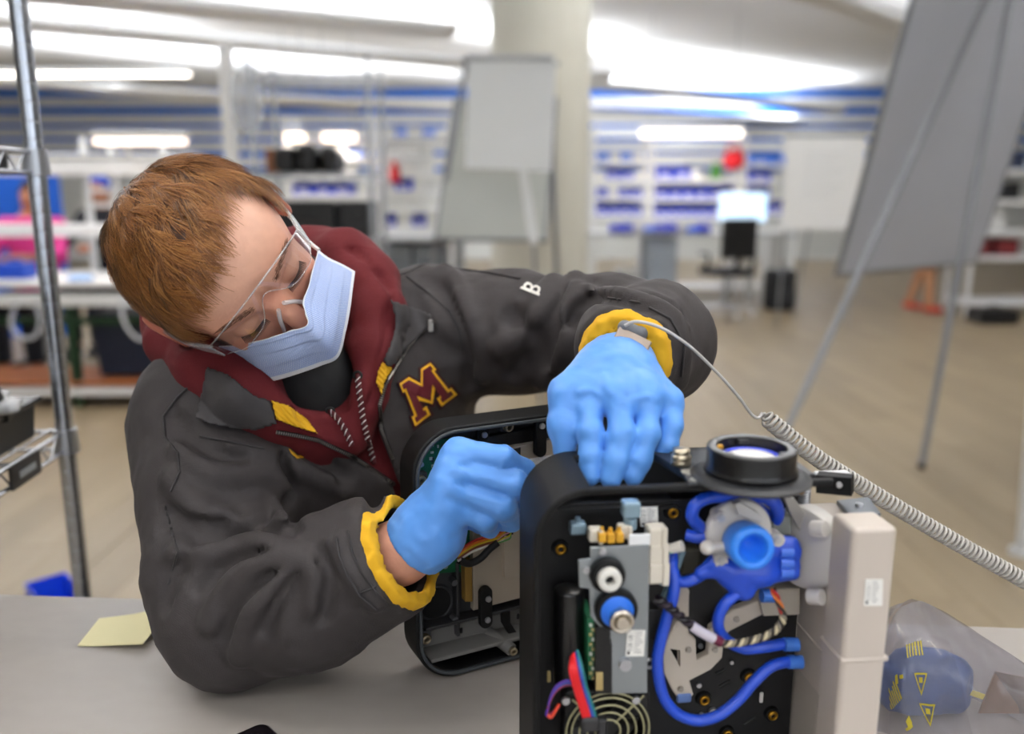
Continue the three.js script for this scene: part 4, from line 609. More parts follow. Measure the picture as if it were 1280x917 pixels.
  part(o, 'plug', quadPlate(F, [[632, 655], [642, 652], [642, 668], [632, 670]], 0.002, 0.006), M_black);
}
// ------------------------------------------------------------------ the machine: open housing full of parts, towards the camera
{
  const TURN = 6 * Math.PI / 180, onPlane = at(668, 760, 0.60), base = V(onPlane.x, TABLE_Y, onPlane.z), F = frameAt(base, TURN), L = F.L;
  const o = thing('breathing_machine', 'opened black medical machine with blue hoses and a cream side case in front', 'machine'); o.position.copy(base); o.rotation.y = TURN;
  const xl = L(667, 760, 0).x, xr = L(1024, 760, 0).x, yt = L(840, 607, 0).y, w = xr - xl, r = 0.04, dp = 0.088;
  // housing
  const openRing = (t) => { const s = new THREE.Shape(), x1 = xr + 0.004; s.moveTo(xl, 0); s.lineTo(xl, yt - r); s.absarc(xl + r, yt - r, r, Math.PI, Math.PI / 2, true); s.lineTo(x1, yt); s.lineTo(x1, yt - t); s.lineTo(xl + r, yt - t); s.absarc(xl + r, yt - r, r - t, Math.PI / 2, Math.PI, false); s.lineTo(xl + t, 0.006); s.lineTo(x1, 0.006); s.lineTo(x1, 0); s.closePath(); return s; };
  const frameRing = extrude(openRing(0.005), 0.007, 0.0015, 3, 24).translate(0, 0, -0.007);
  part(o, 'front_rim', frameRing, M_shell, { label: 'glossy black front rim' });
  part(o, 'rear_rim', extrude(openRing(0.006), 0.014, 0.0015, 3, 20).translate(0, 0, -dp), M_shell);
  const sideShape = roundRect(w, yt, r, xl, 0); sideShape.holes.push(roundRect(w - 0.009, yt - 0.009, r - 0.0045, xl + 0.0045, 0.0045, THREE.Path));
  { // the tunnel of the housing, cut open at the top where the hand reaches in
    const out = [[xl, 0], [xl, yt - r]], arc = (c, rad, a0, a1, n = 12) => Array.from({ length: n + 1 }, (_, i) => { const a = mix(a0, a1, i / n); return [c[0] + rad * Math.cos(a), c[1] + rad * Math.sin(a)]; });
    const cL = [xl + r, yt - r], s1 = [[xl, 0], ...arc(cL, r, Math.PI, Math.PI * 0.5, 20), ...arc(cL, r - 0.004, Math.PI * 0.5, Math.PI, 20), [xl + 0.004, 0]];
    part(o, 'side_wall', extrude(shapeOf(s1), dp - 0.012, 0, 1).translate(0, 0, -dp + 0.007), M_shell); part(o, 'bottom_wall', box(w - 0.01, 0.004, dp - 0.02, xl + w / 2, 0.002, -dp / 2), M_shell);
  }
  const toTop = (px, py) => { const p = onLevel(px, py, TABLE_Y + yt).sub(base); return [p.dot(F.X), p.dot(F.N)]; };
  part(o, 'trough', box(w * 0.5, 0.003, 0.04, xl + w * 0.3, yt - 0.034, -0.066), M('#070708', 0.5));
  const xp = toTop(843, 590)[0]; part(o, 'top_panel', extrude(shapeOf([[xp - 0.006, -dp + 0.004], [xr - 0.03, -dp + 0.004], [xr - 0.004, -dp + 0.03], [xr - 0.004, -0.012], [xp + 0.01, -0.012]].map(([a, b]) => [a, -b])), 0.006, 0.001).rotateX(-Math.PI / 2).translate(0, yt - 0.0055, 0), M('#1c1d20', 0.38));
  part(o, 'panel_plate', extrude(shapeOf([[837, 567], [884, 565], [906, 604], [862, 607]].map(([a, b]) => { const q = toTop(a, b); return [q[0], -q[1]]; })), 0.002, 0.0005).rotateX(-Math.PI / 2).translate(0, yt, 0), M('#4a4d52', 0.35, 0.6));
  { const q = toTop(851, 583), n = part(o, 'gas_fitting', lathe([[0, 0], [0.0075, 0], [0.0075, 0.003], [0.006, 0.0035], [0.0075, 0.0045], [0.0075, 0.007], [0.0058, 0.0078], [0.0062, 0.009], [0.0062, 0.012], [0.003, 0.0125], [0, 0.0125]], 24).translate(q[0], yt + 0.0018, q[1]), M('#c3b7a0', 0.28, 0.9), { label: 'nickel gas fitting' }); }
  for (const [x, y, q] of [[862, 594, 0.0062], [868, 603, 0.0032]]) { const p = toTop(x, y); part(o, 'cover_disc', cyl(q, q, 0.0008, p[0], yt + 0.0024, p[1], 24), M('#a9a79f', 0.35, 0.6)); }
  // round port on top with a white filter in it
  { const q = toTop(940, 601), c = V(q[0], yt, q[1] - 0.004);
    const fl = part(o, 'port_flange', lathe([[0, 0], [0.04, 0], [0.042, 0.001], [0.042, 0.003], [0.034, 0.006], [0, 0.006]], 56).translate(c.x, c.y, c.z), M('#26272a', 0.4), { label: 'round flange of the top port' });
    const rg = part(o, 'port_ring', lathe([[0.0245, 0.007], [0.033, 0.007], [0.0325, 0.009], [0.031, 0.011], [0.031, 0.023], [0.0303, 0.0245], [0.025, 0.0245], [0.0238, 0.0235], [0.0238, 0.012], [0.0245, 0.007]], 64).translate(c.x, c.y, c.z), M('#0c0c0e', 0.35, 0, { clearcoat: 0.3 }), { label: 'black port ring' });
    part(rg, 'filter', lathe([[0, 0.0185], [0.014, 0.0182], [0.0175, 0.0168], [0.0175, 0.0128], [0, 0.0128]], 40).translate(c.x, c.y, c.z), M('#f4f1ee', 0.35, 0, { clearcoat: 0.4 })); part(rg, 'seal', new THREE.TorusGeometry(0.0195, 0.0016, 10, 48).rotateX(Math.PI / 2).translate(c.x, c.y + 0.0165, c.z), M('#3f4fd0', 0.3)); part(rg, 'brass_stop', rbox(0.005, 0.003, 0.004, c.x - 0.019, c.y + 0.021, c.z - 0.012, 0.001), M_brass);
    for (let k = 0; k < 3; k++) { const a = k * 2.1 + 0.6; part(rg, 'lug', rbox(0.008, 0.004, 0.005, c.x + 0.0225 * Math.cos(a), c.y + 0.021, c.z + 0.0225 * Math.sin(a), 0.001).rotateY(0), M('#0c0c0e', 0.4)); }
    for (const [x, y] of [[1000, 607]]) { const s = L(x, y + 4, 0.001); part(o, 'brass_insert', ringScrew(0.0042).translate(s.x, s.y, -0.002), M_brass); } }
  // chassis plate
  const Zc = -0.05, plateShape = (x0, x1, y1, q) => { const s = new THREE.Shape(); s.moveTo(x0, 0.004); s.lineTo(x0, y1 - q); s.absarc(x0 + q, y1 - q, q, Math.PI, Math.PI / 2, true); s.lineTo(x1, y1); s.lineTo(x1, 0.004); s.closePath(); return s; }, chassis = part(o, 'chassis_plate', extrude(plateShape(xl + 0.004, xr + 0.008, yt - 0.03, 0.034), 0.004, 0, 1, 16).translate(0, 0, Zc - 0.004), M('#101012', 0.5)); part(o, 'rear_panel', extrude(plateShape(xl + 0.003, xr + 0.008, yt - 0.004, 0.037), 0.004, 0, 1, 16).translate(0, 0, -dp + 0.002), M('#0a0a0b', 0.5));
  const onChassis = (px, py, up = 0) => L(px, py, Zc + up);
  for (const [x, y] of [[700, 684], [840, 639], [879, 872], [935, 844], [964, 891], [908, 915]]) { const p = onChassis(x, y); const b = part(o, 'brass_insert', ringScrew(0.0042).translate(p.x, p.y, Zc), M_brass); part(b, 'boss', cyl(0.007, 0.006, 0.004, 0, 0, 0, 18).rotateX(Math.PI / 2).translate(p.x, p.y, Zc + 0.001), M_shell); }
  for (const [x, y, q] of [[873, 855, 0.0022], [890, 887, 0.0035], [875, 806, 0.0022], [914, 827, 0.0016], [876, 891, 0.002]]) { const p = onChassis(x, y); part(o, 'screw', screwGeo(q).translate(p.x, p.y, Zc + 0.001), M_screw); }
  for (const [a, b] of [[[894, 842], [906, 836]], [[899, 858], [913, 850]], [[930, 905], [944, 896]]]) { const p = onChassis(...a), q = onChassis(...b); part(o, 'slot', bar(p.setZ(Zc), q.setZ(Zc), 0.0016, 8), M('#020202', 0.6)); }
  { const p = onChassis(948, 866); part(o, 'tie_end', rbox(0.003, 0.009, 0.002, p.x, p.y, Zc + 0.006, 0.001).rotateZ(0), M('#d6d2cc', 0.5)); }
  // cast cream arms
  const armPts = [[846, 740], [850, 734], [857, 732], [862, 740], [861, 792], [870, 800], [871, 825], [885, 818], [888, 786], [916, 763], [950, 750], [958, 752], [956, 767], [912, 789], [905, 801], [903, 822], [889, 837], [862, 851], [867, 868], [860, 878], [851, 878], [841, 864], [830, 842], [828, 812], [838, 790], [846, 776]];
  const arm = (() => { const toS = ([x, y]) => { const p = L(x, y, Zc + 0.014); return [p.x, p.y]; }, s = shapeOf(armPts.map(toS)); s.holes.push(shapeOf([[835, 809], [852, 811], [851, 836]].map(toS))); const hp = toS([855, 740]); const c = new THREE.Path(); c.absarc(hp[0], hp[1], 0.003, 0, Math.PI * 2); s.holes.push(c); return part(o, 'cast_arm', extrude(s, 0.008, 0.0012, 2).translate(0, 0, Zc + 0.006), M('#bfb4a5', 0.6), { label: 'cream cast bracket arms' }); })();
  for (const [x, y] of [[851, 861], [861, 812], [894, 812], [921, 774]]) { const p = L(x, y, Zc + 0.015); part(arm, 'rivet', cyl(0.0026, 0.002, 0.002, 0, 0, 0, 14).rotateX(Math.PI / 2).translate(p.x, p.y, Zc + 0.0152), M('#9c9388', 0.5)); }
  { const p = L(855, 872, Zc + 0.014); part(arm, 'blue_pad', rbox(0.012, 0.008, 0.004, p.x, p.y, Zc + 0.0135, 0.002), M('#5d78b0', 0.5)); }
  // metal bracket with the two connectors
  const Zb = -0.006, M_plate = new THREE.MeshPhysicalMaterial({ color: '#9ba2a6', roughness: 0.32, metalness: 0.75 });
  const plate = part(o, 'connector_plate', quadPlate(F, [[738, 684], [812, 681], [811, 760], [809, 866], [765, 867], [764, 800], [738, 770], [737, 736], [724, 734], [723, 700], [738, 698]], Zb, 0.0022), M_plate, { label: 'bent sheet metal connector plate' });
  part(plate, 'bent_lip', (() => { const a = L(786, 680, Zb), b = L(813, 679, Zb); return rbox(b.x - a.x, 0.008, 0.002, (a.x + b.x) / 2, a.y + 0.003, Zb - 0.001, 0.0008); })(), M('#f1f3f5', 0.3, 0.1));
  part(plate, 'plate_foot', (() => { const a = L(787, 864, Zb); return rbox(0.024, 0.003, 0.04, a.x, a.y, Zb - 0.02, 0.001); })(), M_plate);
  const knobC = (px, py, r, list) => { const p = L(px, py, Zb); for (const [n, prof, m] of list) part(plate, n, lathe(prof, 40).rotateX(Math.PI / 2).translate(p.x, p.y, Zb), m); return p; };
  knobC(758, 716, 0, [['grommet', [[0.006, 0], [0.0125, 0], [0.0125, 0.006], [0.0115, 0.0075], [0.0085, 0.0078], [0.006, 0.007]], M_shell], ['white_socket', [[0.0036, 0.002], [0.0085, 0.004], [0.0085, 0.012], [0.0075, 0.014], [0.0042, 0.014], [0.0034, 0.0125], [0.0034, 0.004]], M('#e3e1da', 0.4)], ['socket_bore', [[0, 0.0075], [0.0037, 0.0075], [0.0037, 0.008], [0, 0.008]], M_black]]);
  const kn = knobC(769, 759, 0, [['grommet', [[0.01, 0], [0.0155, 0], [0.0155, 0.005], [0.0145, 0.0065], [0.012, 0.0068], [0.01, 0.006]], M_shell], ['blue_collar', [[0, 0.002], [0.0118, 0.002], [0.0125, 0.004], [0.012, 0.007], [0.006, 0.009], [0, 0.009]], M('#1f6fe0', 0.4)]]);
  part(plate, 'chrome_nut', merge(new THREE.CylinderGeometry(0.0085, 0.0085, 0.006, 6).rotateX(Math.PI / 2).translate(kn.x + 0.0015, kn.y - 0.003, Zb + 0.012), new THREE.TorusGeometry(0.0072, 0.0018, 10, 30).translate(kn.x + 0.0015, kn.y - 0.003, Zb + 0.0155), cyl(0.0052, 0.0045, 0.006, 0, 0, 0, 20).rotateX(Math.PI / 2).translate(kn.x + 0.0015, kn.y - 0.003, Zb + 0.017)), M('#d9d2c6', 0.15, 1));
  for (const [x, y] of [[733, 712], [753, 689], [781, 829]]) { const p = L(x, y, Zb); part(plate, 'screw', screwGeo(x === 781 ? 0.005 : 0.0028).translate(p.x, p.y, Zb), M_screw); }
  const flatLabel = (parent, pts, z, seed, name = 'sticker') => { const q = pts.map(([x, y]) => L(x, y, z)), g = new THREE.BufferGeometry(), P2 = [...q, ...q.map((p) => V(p.x, p.y, p.z - 0.0006))]; g.setAttribute('position', new THREE.Float32BufferAttribute(P2.flatMap((p) => [p.x, p.y, p.z]), 3)); g.setAttribute('uv', new THREE.Float32BufferAttribute([0, 0, 1, 0, 1, 1, 0, 1, 0, 0, 1, 0, 1, 1, 0, 1], 2)); g.setIndex([0, 1, 2, 0, 2, 3, 4, 6, 5, 4, 7, 6, 0, 4, 5, 0, 5, 1, 1, 5, 6, 1, 6, 2, 2, 6, 7, 2, 7, 3, 3, 7, 4, 3, 4, 0]); const h = g.toNonIndexed(); h.computeVertexNormals(); return part(parent, name, h, new THREE.MeshPhysicalMaterial({ map: stickerTex(seed), roughness: 0.5 })); };
  flatLabel(plate, [[782, 820], [805, 820], [807, 787], [784, 787]], Zb + 0.001, 33); flatLabel(o, [[801, 658], [823, 657], [822, 633], [799, 634]], -0.03, 77);
  // terminals and plugs above the plate
  part(o, 'terminal', merge(...(() => { const p = L(788, 640, -0.02); return [rbox(0.013, 0.012, 0.012, p.x, p.y + 0.003, -0.02, 0.002), bar(V(p.x, p.y - 0.004, -0.02), V(p.x, p.y - 0.012, -0.02), 0.005, 14)]; })()), M('#93aebf', 0.25, 0.4));
  part(o, 'terminal', (() => { const p = L(722, 659, -0.03); return merge(rbox(0.012, 0.009, 0.01, p.x, p.y, -0.03, 0.002), cyl(0.002, 0.002, 0.004, p.x, p.y + 0.006, -0.03, 10)); })(), M('#7f97a6', 0.3, 0.4));
  for (const [x, y] of [[752, 670], [763, 671], [774, 670]]) { const p = L(x, y, -0.012); part(o, 'yellow_plug', merge(rbox(0.0055, 0.007, 0.008, p.x, p.y, -0.012, 0.001), cyl(0.0015, 0.0015, 0.004, p.x, p.y + 0.005, -0.012, 8)), M('#d9a22b', 0.4)); }
  for (const [x, y, q] of [[744, 667, 0.006], [780, 663, 0.006], [820, 668, 0.0085], [821, 688, 0.009], [821, 712, 0.0095]]) { const p = L(x, y, -0.018); part(o, 'white_plug', merge(rbox(q * 1.7, q * 1.7, q * 1.6, p.x, p.y, -0.018, 0.002), rbox(q * 0.5, q * 1.9, q * 0.6, p.x + q * 0.5, p.y, -0.012, 0.001)), M('#d9d1c2', 0.45)); }
  { const a = L(828, 688, -0.02), b = L(853, 682, -0.012); part(o, 'luer_tip', bar(a.clone().lerp(b, 0.4), b, 0.0036, 14, 0.0042), M('#dcd8cf', 0.4)); part(o, 'green_ring', bar(a, a.clone().lerp(b, 0.42), 0.0038, 14), M('#149a76', 0.4)); }
  for (const pts of [[[830, 745], [845, 712], [853, 688]], [[826, 730], [834, 716], [838, 700]]]) part(o, 'grey_lever', tube(pts.map(([x, y]) => L(x, y, -0.024)), 0.0028, 20, 8), M('#6f8894', 0.35, 0.3));
  // black modules at the left, board edge, connectors
  part(o, 'capacitor', (() => { const a = L(711, 738, -0.03), b = L(711, 850, -0.03); return merge(bar(b, a, 0.0115, 24), new THREE.SphereGeometry(0.0115, 20, 12).scale(1, 0.35, 1).translate(a.x, a.y, a.z)); })(), M('#0b0b0c', 0.35, 0, { clearcoat: 0.3 }));
  const bd = part(o, 'board_edge', quadPlate(F, [[734, 772], [743, 772], [744, 850], [735, 850]], -0.012, 0.03), M('#1f6a45', 0.5), { label: 'green board seen on edge' }); for (let k = 0; k < 12; k++) { const p = L(738 + (k % 2) * 3, 780 + k * 6, -0.012); part(bd, 'component', box(0.0022, 0.0018, 0.002, p.x, p.y, -0.011), M(k % 3 ? '#bfae7a' : '#d7d7cf', 0.5)); }
  part(o, 'connector_block', quadPlate(F, [[745, 784], [763, 784], [763, 804], [765, 806], [765, 867], [744, 867]], -0.005, 0.014), M('#0d0d0e', 0.5)); part(o, 'gold_contact', quadPlate(F, [[745, 841], [754, 841], [754, 863], [745, 863]], -0.003, 0.004), M('#c8b27a', 0.35, 0.6));
  part(o, 'connector_block', quadPlate(F, [[811, 762], [824, 762], [824, 800], [811, 800]], -0.02, 0.014), M('#0d0d0e', 0.5)); { const p = L(812, 829, -0.018); part(o, 'steel_eye', new THREE.TorusGeometry(0.0034, 0.0012, 8, 20).translate(p.x, p.y, p.z), M_screw); }
  { const p = L(686, 845, -0.04); part(o, 'gold_contact', rbox(0.003, 0.009, 0.003, p.x, p.y, p.z, 0.0008), M('#c8b27a', 0.35, 0.6)); }
  // cooling fan with its wire guard
  { const c = L(760, 914, -0.008), R = 0.0305, fan = part(o, 'fan_frame', extrude((() => { const s = roundRect(0.064, 0.064, 0.005, c.x - 0.032, c.y - 0.032), hh = new THREE.Path(); hh.absarc(c.x, c.y, 0.0295, 0, Math.PI * 2); s.holes.push(hh); return s; })(), 0.02, 0.001, 1, 24).translate(0, 0, -0.032), M('#121213', 0.5));
    const blades = []; for (let k = 0; k < 7; k++) blades.push(box(0.018, 0.011, 0.0012, 0.0165, 0, 0).rotateX(0.6).rotateZ(k * 0.8976)); part(fan, 'fan_rotor', merge(cyl(0.0095, 0.0095, 0.012, 0, 0, 0, 28).rotateX(Math.PI / 2), ...blades).translate(c.x, c.y, -0.02), M('#0c0c0d', 0.5));
    const wire = M('#a39f7c', 0.4, 0.3); for (const q of [0.0095, 0.0155, 0.0215, 0.0275, 0.0315]) part(fan, 'guard_ring', new THREE.TorusGeometry(q, 0.0008, 8, 64).translate(c.x, c.y, -0.0085), wire); for (let k = 0; k < 4; k++) { const a = k * Math.PI / 2 + Math.PI / 4; part(fan, 'guard_spoke', bar(V(c.x + 0.008 * Math.cos(a), c.y + 0.008 * Math.sin(a), -0.0098), V(c.x + 0.038 * Math.cos(a), c.y + 0.038 * Math.sin(a), -0.0098), 0.0009, 8), wire); }
    for (const [x, y] of [[708, 878], [796, 877]]) { const p = L(x, y, -0.006); part(fan, 'screw', screwGeo(0.0032).translate(p.x, p.y, -0.0095), M_screw); } }
  // ribbon of red, blue and green wires, and the loose loop
  { const a = [[716, 818], [717, 836], [722, 858], [729, 880], [734, 897]]; const ws = [['#e0161f', -4.5], ['#d4121b', -2.5], ['#e51c24', -0.5], ['#d8141d', 1.5], ['#e2222a', 3.5], ['#3a3f9c', 6], ['#2f62a8', 8], ['#1f7a78', 10]];
    for (const [c, f] of ws) part(o, 'ribbon_wire', tube(a.map(([x, y], i) => L(x + f * (i ? 1 : 0.35) + (f > 5 ? (i === 0 ? 2 : 1) : 0), y - (i === 0 ? f * 0.6 : 0), 0.004 - 0.01 * (i === 0))), 0.00115, 30, 6), M(c, 0.45));
    part(o, 'cable_boot', merge(...(() => { const p = L(737, 903, 0.003); return [rbox(0.014, 0.012, 0.009, p.x, p.y, p.z, 0.003), rbox(0.007, 0.014, 0.008, p.x + 0.009, p.y - 0.003, p.z, 0.002)]; })()), M('#2a2a2c', 0.5));
    for (const [c, f] of [['#5a3aa8', 0], ['#2c4a9c', 3], ['#8a2a4a', 5]]) part(o, 'loop_wire', tube([[718, 851 + f], [706, 851 + f], [695, 858 + f], [688, 872 + f * 0.5], [685, 885], [683 + f * 0.4, 894], [690, 892 - f * 0.3], [699, 882]].map(([x, y]) => L(x, y, -0.002)), 0.001, 50, 6), M(c, 0.45)); part(o, 'loop_wire', tube([[684, 893], [688, 896], [694, 888], [699, 880]].map(([x, y]) => L(x, y, -0.001)), 0.0013, 20, 6), M('#d8452c', 0.45)); }
  // blue valve: translucent disc, cup, body, manifold
  const M_blueR = M('#1648c6', 0.36, 0, { clearcoat: 0.3, clearcoatRoughness: 0.3 }), M_blueCup = M('#2f86f2', 0.4, 0, { clearcoat: 0.2 }), M_pale = M('#cfcac4', 0.4);
  { const c = L(930, 671, -0.004), disc = part(o, 'valve_disc', lathe([[0, 0], [0.0235, 0], [0.0245, 0.002], [0.0245, 0.006], [0.022, 0.0085], [0, 0.009]], 48).rotateX(Math.PI / 2).translate(c.x, c.y, -0.02), M_pale, { label: 'pale round valve housing' });
    for (const [x, y] of [[901, 647], [972, 674], [901, 701]]) { const p = L(x, y, -0.01); part(disc, 'lug', merge(cyl(0.0048, 0.0048, 0.012, 0, 0, 0, 18).rotateX(Math.PI / 2).translate(p.x, p.y, -0.014), bar(V(p.x, p.y, -0.016), V(c.x, c.y, -0.016), 0.004, 10)), M_pale); const q = L(x, y, -0.008); part(disc, 'screw', screwGeo(0.003).translate(q.x, q.y, -0.008), M_screw); }
    { const a = L(884, 684, -0.004), b = L(912, 682, -0.006); part(disc, 'nozzle', merge(bar(a, b, 0.003, 14), new THREE.SphereGeometry(0.0052, 16, 12).translate(a.x, a.y, a.z)), M_pale); } part(disc, 'fin', quadPlate(F, [[918, 630], [926, 628], [946, 640], [958, 652], [940, 650], [924, 644]], -0.006, 0.008), M_pale);
    const k = L(938, 684, 0.006); part(o, 'blue_cup', lathe([[0, -0.012], [0.0145, -0.012], [0.0158, -0.004], [0.0162, 0.008], [0.0152, 0.0115], [0.012, 0.0125], [0.0098, 0.0112], [0.0088, 0.004], [0.006, -0.004], [0, -0.006]], 48).rotateX(Math.PI / 2).rotateX(-0.12).translate(k.x, k.y, 0.0), M_blueCup, { label: 'bright blue cup' });
    const body = surfaceNets((() => { const q = (x, y, z = -0.016) => L(x, y, z), f = [cone(q(898, 706), q(946, 716), 0.009, 0.011), cone(q(912, 716), q(930, 736), 0.011, 0.0085), cone(q(946, 718), q(990, 714), 0.0075, 0.0065), cone(q(950, 702), q(992, 703), 0.0055, 0.005), cone(q(958, 688), q(994, 689), 0.0062, 0.0058), cone(q(962, 680), q(988, 680), 0.007, 0.0065), cone(q(876, 716), q(900, 706), 0.005, 0.008), cone(q(950, 690), q(956, 716), 0.009, 0.009)]; return (x, y, z) => { let d = 1e9; for (const e of f) d = smin(d, e(x, y, z), 0.004); return d; }; })(), L(860, 750, -0.016).add(V(0, -0.01, -0.02)), L(1000, 665, -0.016).add(V(0, 0.01, 0.025)), 0.0016);
    part(o, 'blue_manifold', body, M_blueR, { label: 'dark blue rubber manifold' });
    for (const [x, y] of [[990, 689], [990, 703], [990, 715]]) { const p = L(x, y, -0.012), q = L(x - 16, y, -0.012); part(o, 'hose_end', bar(q, p, 0.0046, 16), M('#3f6fdc', 0.35)); } }
  const hose = (pts, r, seg = 60, name = 'hose', m = M_blueR) => part(o, name, tube(pts.map(([x, y, z]) => L(x, y, z)), r, seg, 14), m);
  hose([[846, 690, -0.03], [840, 705, -0.022], [843, 722, -0.018], [842, 742, -0.015], [834, 770, -0.013], [827, 796, -0.012], [822, 822, -0.012], [824, 850, -0.012], [833, 877, -0.012], [849, 893, -0.012], [872, 900, -0.012], [897, 894, -0.012], [922, 875, -0.014], [943, 851, -0.016], [965, 832, -0.018], [988, 826, -0.02]], 0.0043, 120);
  hose([[843, 722, -0.018], [852, 727, -0.018], [866, 724, -0.018], [882, 715, -0.018]], 0.0042, 30);
  hose([[932, 738, -0.016], [918, 744, -0.012], [905, 756, -0.01], [898, 772, -0.01], [899, 788, -0.012], [910, 801, -0.016], [930, 810, -0.018], [957, 808, -0.02], [982, 804, -0.022]], 0.0043, 70);
  hose([[885, 662, -0.03], [873, 656, -0.018], [865, 645, -0.014], [869, 631, -0.014], [884, 622, -0.016], [905, 620, -0.02], [930, 620, -0.026]], 0.0046, 60); hose([[858, 668, -0.026], [872, 671, -0.022], [886, 668, -0.02], [895, 676, -0.022]], 0.0045, 30);
  hose([[935, 622, -0.024], [952, 620, -0.022], [966, 626, -0.02], [972, 640, -0.024], [968, 654, -0.03]], 0.005, 40); hose([[920, 628, -0.03], [945, 634, -0.028], [958, 642, -0.03]], 0.005, 30);
  for (const [x, y] of [[993, 827], [988, 805], [960, 744]]) { const a = L(x - 8, y, -0.02), b = L(x + 9, y, -0.02); part(o, 'hose_end', bar(a, b, 0.0052, 16), M('#3d74cf', 0.4)); }
  // twisted leads
  { const path = [[820, 748], [832, 755], [846, 766], [864, 781], [880, 791], [893, 798], [902, 803], [916, 804], [940, 800], [962, 792], [975, 781], [979, 769], [973, 752], [966, 736]].map(([x, y]) => L(x, y, -0.002)), cv = curve(path), tw = (u0, u1, rad, ph, n) => Array.from({ length: 60 }, (_, i) => { const u = mix(u0, u1, i / 59), p = cv.getPointAt(u), t = cv.getTangentAt(u), s = t.clone().cross(V(0, 0, 1)).normalize(), a = u * n + ph; return p.addScaledVector(s, rad * Math.cos(a)).add(V(0, 0, rad * Math.sin(a))); });
    for (const [c, ph] of [['#17131a', 0], ['#241624', Math.PI]]) part(o, 'twisted_lead', tube(tw(0, 0.36, 0.0018, ph, 75), 0.002, 120, 6), M(c, 0.45)); part(o, 'lead_sleeve', tube([0.24, 0.29, 0.34, 0.39].map((u) => cv.getPointAt(u).add(V(0, 0, 0.001))), 0.0038, 16, 12), M('#c9c2cf', 0.5)); part(o, 'lead_joint', tube([0.385, 0.41, 0.44].map((u) => cv.getPointAt(u)), 0.0036, 12, 10), M('#6a1238', 0.4));
    for (const [c, ph] of [['#d0c3a0', 0], ['#3a3630', 2.1], ['#8a8170', 4.2]]) part(o, 'twisted_lead', tube(tw(0.44, 0.86, 0.0017, ph, 95), 0.0013, 140, 6), M(c, 0.5)); for (const [c, ph] of [['#b5231a', 0], ['#d6752a', 2.1], ['#30261f', 4.2]]) part(o, 'twisted_lead', tube(tw(0.85, 1, 0.0014, ph, 40), 0.0012, 60, 6), M(c, 0.5)); }
  // blower motor and its plates at the right
  { const a = L(1000, 688, -0.02), b = L(1026, 690, -0.012), ax = b.clone().sub(a), m = part(o, 'blower_motor', lathe([[0, 0], [0.02, 0], [0.0305, 0.003], [0.0315, 0.006], [0.0315, 0.016], [0.03, 0.018], [0, 0.018]], 56).rotateZ(-Math.PI / 2).rotateY(0.55).translate(a.x, a.y, -0.022), M('#cfcbc6', 0.42, 0.2), { label: 'pale round blower motor' });
    for (const [x, y] of [[1016, 660], [1012, 745]]) { const p = L(x, y, -0.008), q = L(x + 16, y + 1, 0.0); part(m, 'motor_lug', bar(p, q, 0.0058, 18), M('#d2cdc7', 0.4)); }
    part(o, 'motor_plate', quadPlate(F, [[980, 622], [993, 622], [1006, 640], [1012, 668], [1000, 664], [990, 646]], -0.022, 0.004), M('#aaa69f', 0.4, 0.5)); part(o, 'motor_block', quadPlate(F, [[947, 738], [1000, 735], [1000, 768], [955, 770]], -0.03, 0.016), M('#a79f92', 0.5)); { const p = L(952, 659, -0.028); part(o, 'small_valve', rbox(0.016, 0.02, 0.012, p.x + 0.014, p.y, -0.03, 0.002), M('#7c7f78', 0.5)); }
    { const p = L(862, 699, -0.042); part(o, 'dark_block', rbox(0.014, 0.02, 0.012, p.x, p.y, -0.043, 0.002), M('#3b382c', 0.6)); } }
  // cream case at the right side
  { const M_cream = M('#c6bbb0', 0.48, 0, { clearcoat: 0.06 }), zB = 0.028, b0 = L(1055, 800, zB), b1 = L(1110, 800, zB), bt = L(1090, 660, zB), a0 = L(1040, 780, 0.0), at2 = L(1046, 664, 0.0), ab = L(1040, 884, 0.0), xe = b1.x;
    const cb = part(o, 'side_case', rbox(xe - b0.x, bt.y, 0.032, (xe + b0.x) / 2, bt.y / 2, zB - 0.016, 0.004, 4), M_cream, { label: 'cream plastic case front' });
    const yJ = L(1090, 824, zB).y; part(cb, 'case_joint', rbox(xe - b0.x + 0.003, 0.0035, 0.034, (xe + b0.x) / 2, yJ, zB - 0.016, 0.0012), M_cream);
    part(o, 'side_case_rear', rbox(xe - a0.x, at2.y - ab.y, 0.06, (xe + a0.x) / 2, (at2.y + ab.y) / 2, -0.03, 0.006, 4), M_cream); part(o, 'side_case_rear', rbox(xe - a0.x - 0.001, ab.y + 0.02, 0.066, (xe + a0.x) / 2, (ab.y + 0.02) / 2, -0.045, 0.004, 3), M('#b3aaa0', 0.5));
    const yA = L(1040, 824, 0).y; part(o, 'case_joint', rbox(xe - a0.x + 0.002, 0.003, 0.062, (xe + a0.x) / 2, yA, -0.03, 0.001), M_cream);
    flatLabel(cb, [[1080, 757], [1103, 757], [1104, 724], [1082, 724]], zB + 0.0008, 51);
    const hp = [[1046, 626], [1086, 622], [1101, 642], [1062, 646]].map(([x, y]) => { const p = onLevel(x, y, TABLE_Y + at2.y + 0.004).sub(base); return [p.dot(F.X), -p.dot(F.N)]; }); const hinge = part(o, 'hinge_plate', extrude(shapeOf(hp), 0.004, 0.0008).rotateX(-Math.PI / 2).translate(0, at2.y + 0.001, 0), M('#6b7077', 0.35, 0.6)); const hs = hp.reduce((s, p) => [s[0] + p[0] / 4, s[1] + p[1] / 4], [0, 0]); part(hinge, 'screw', screwGeo(0.003).rotateX(-Math.PI / 2).translate(hs[0], at2.y + 0.005, -hs[1]), M_screw);
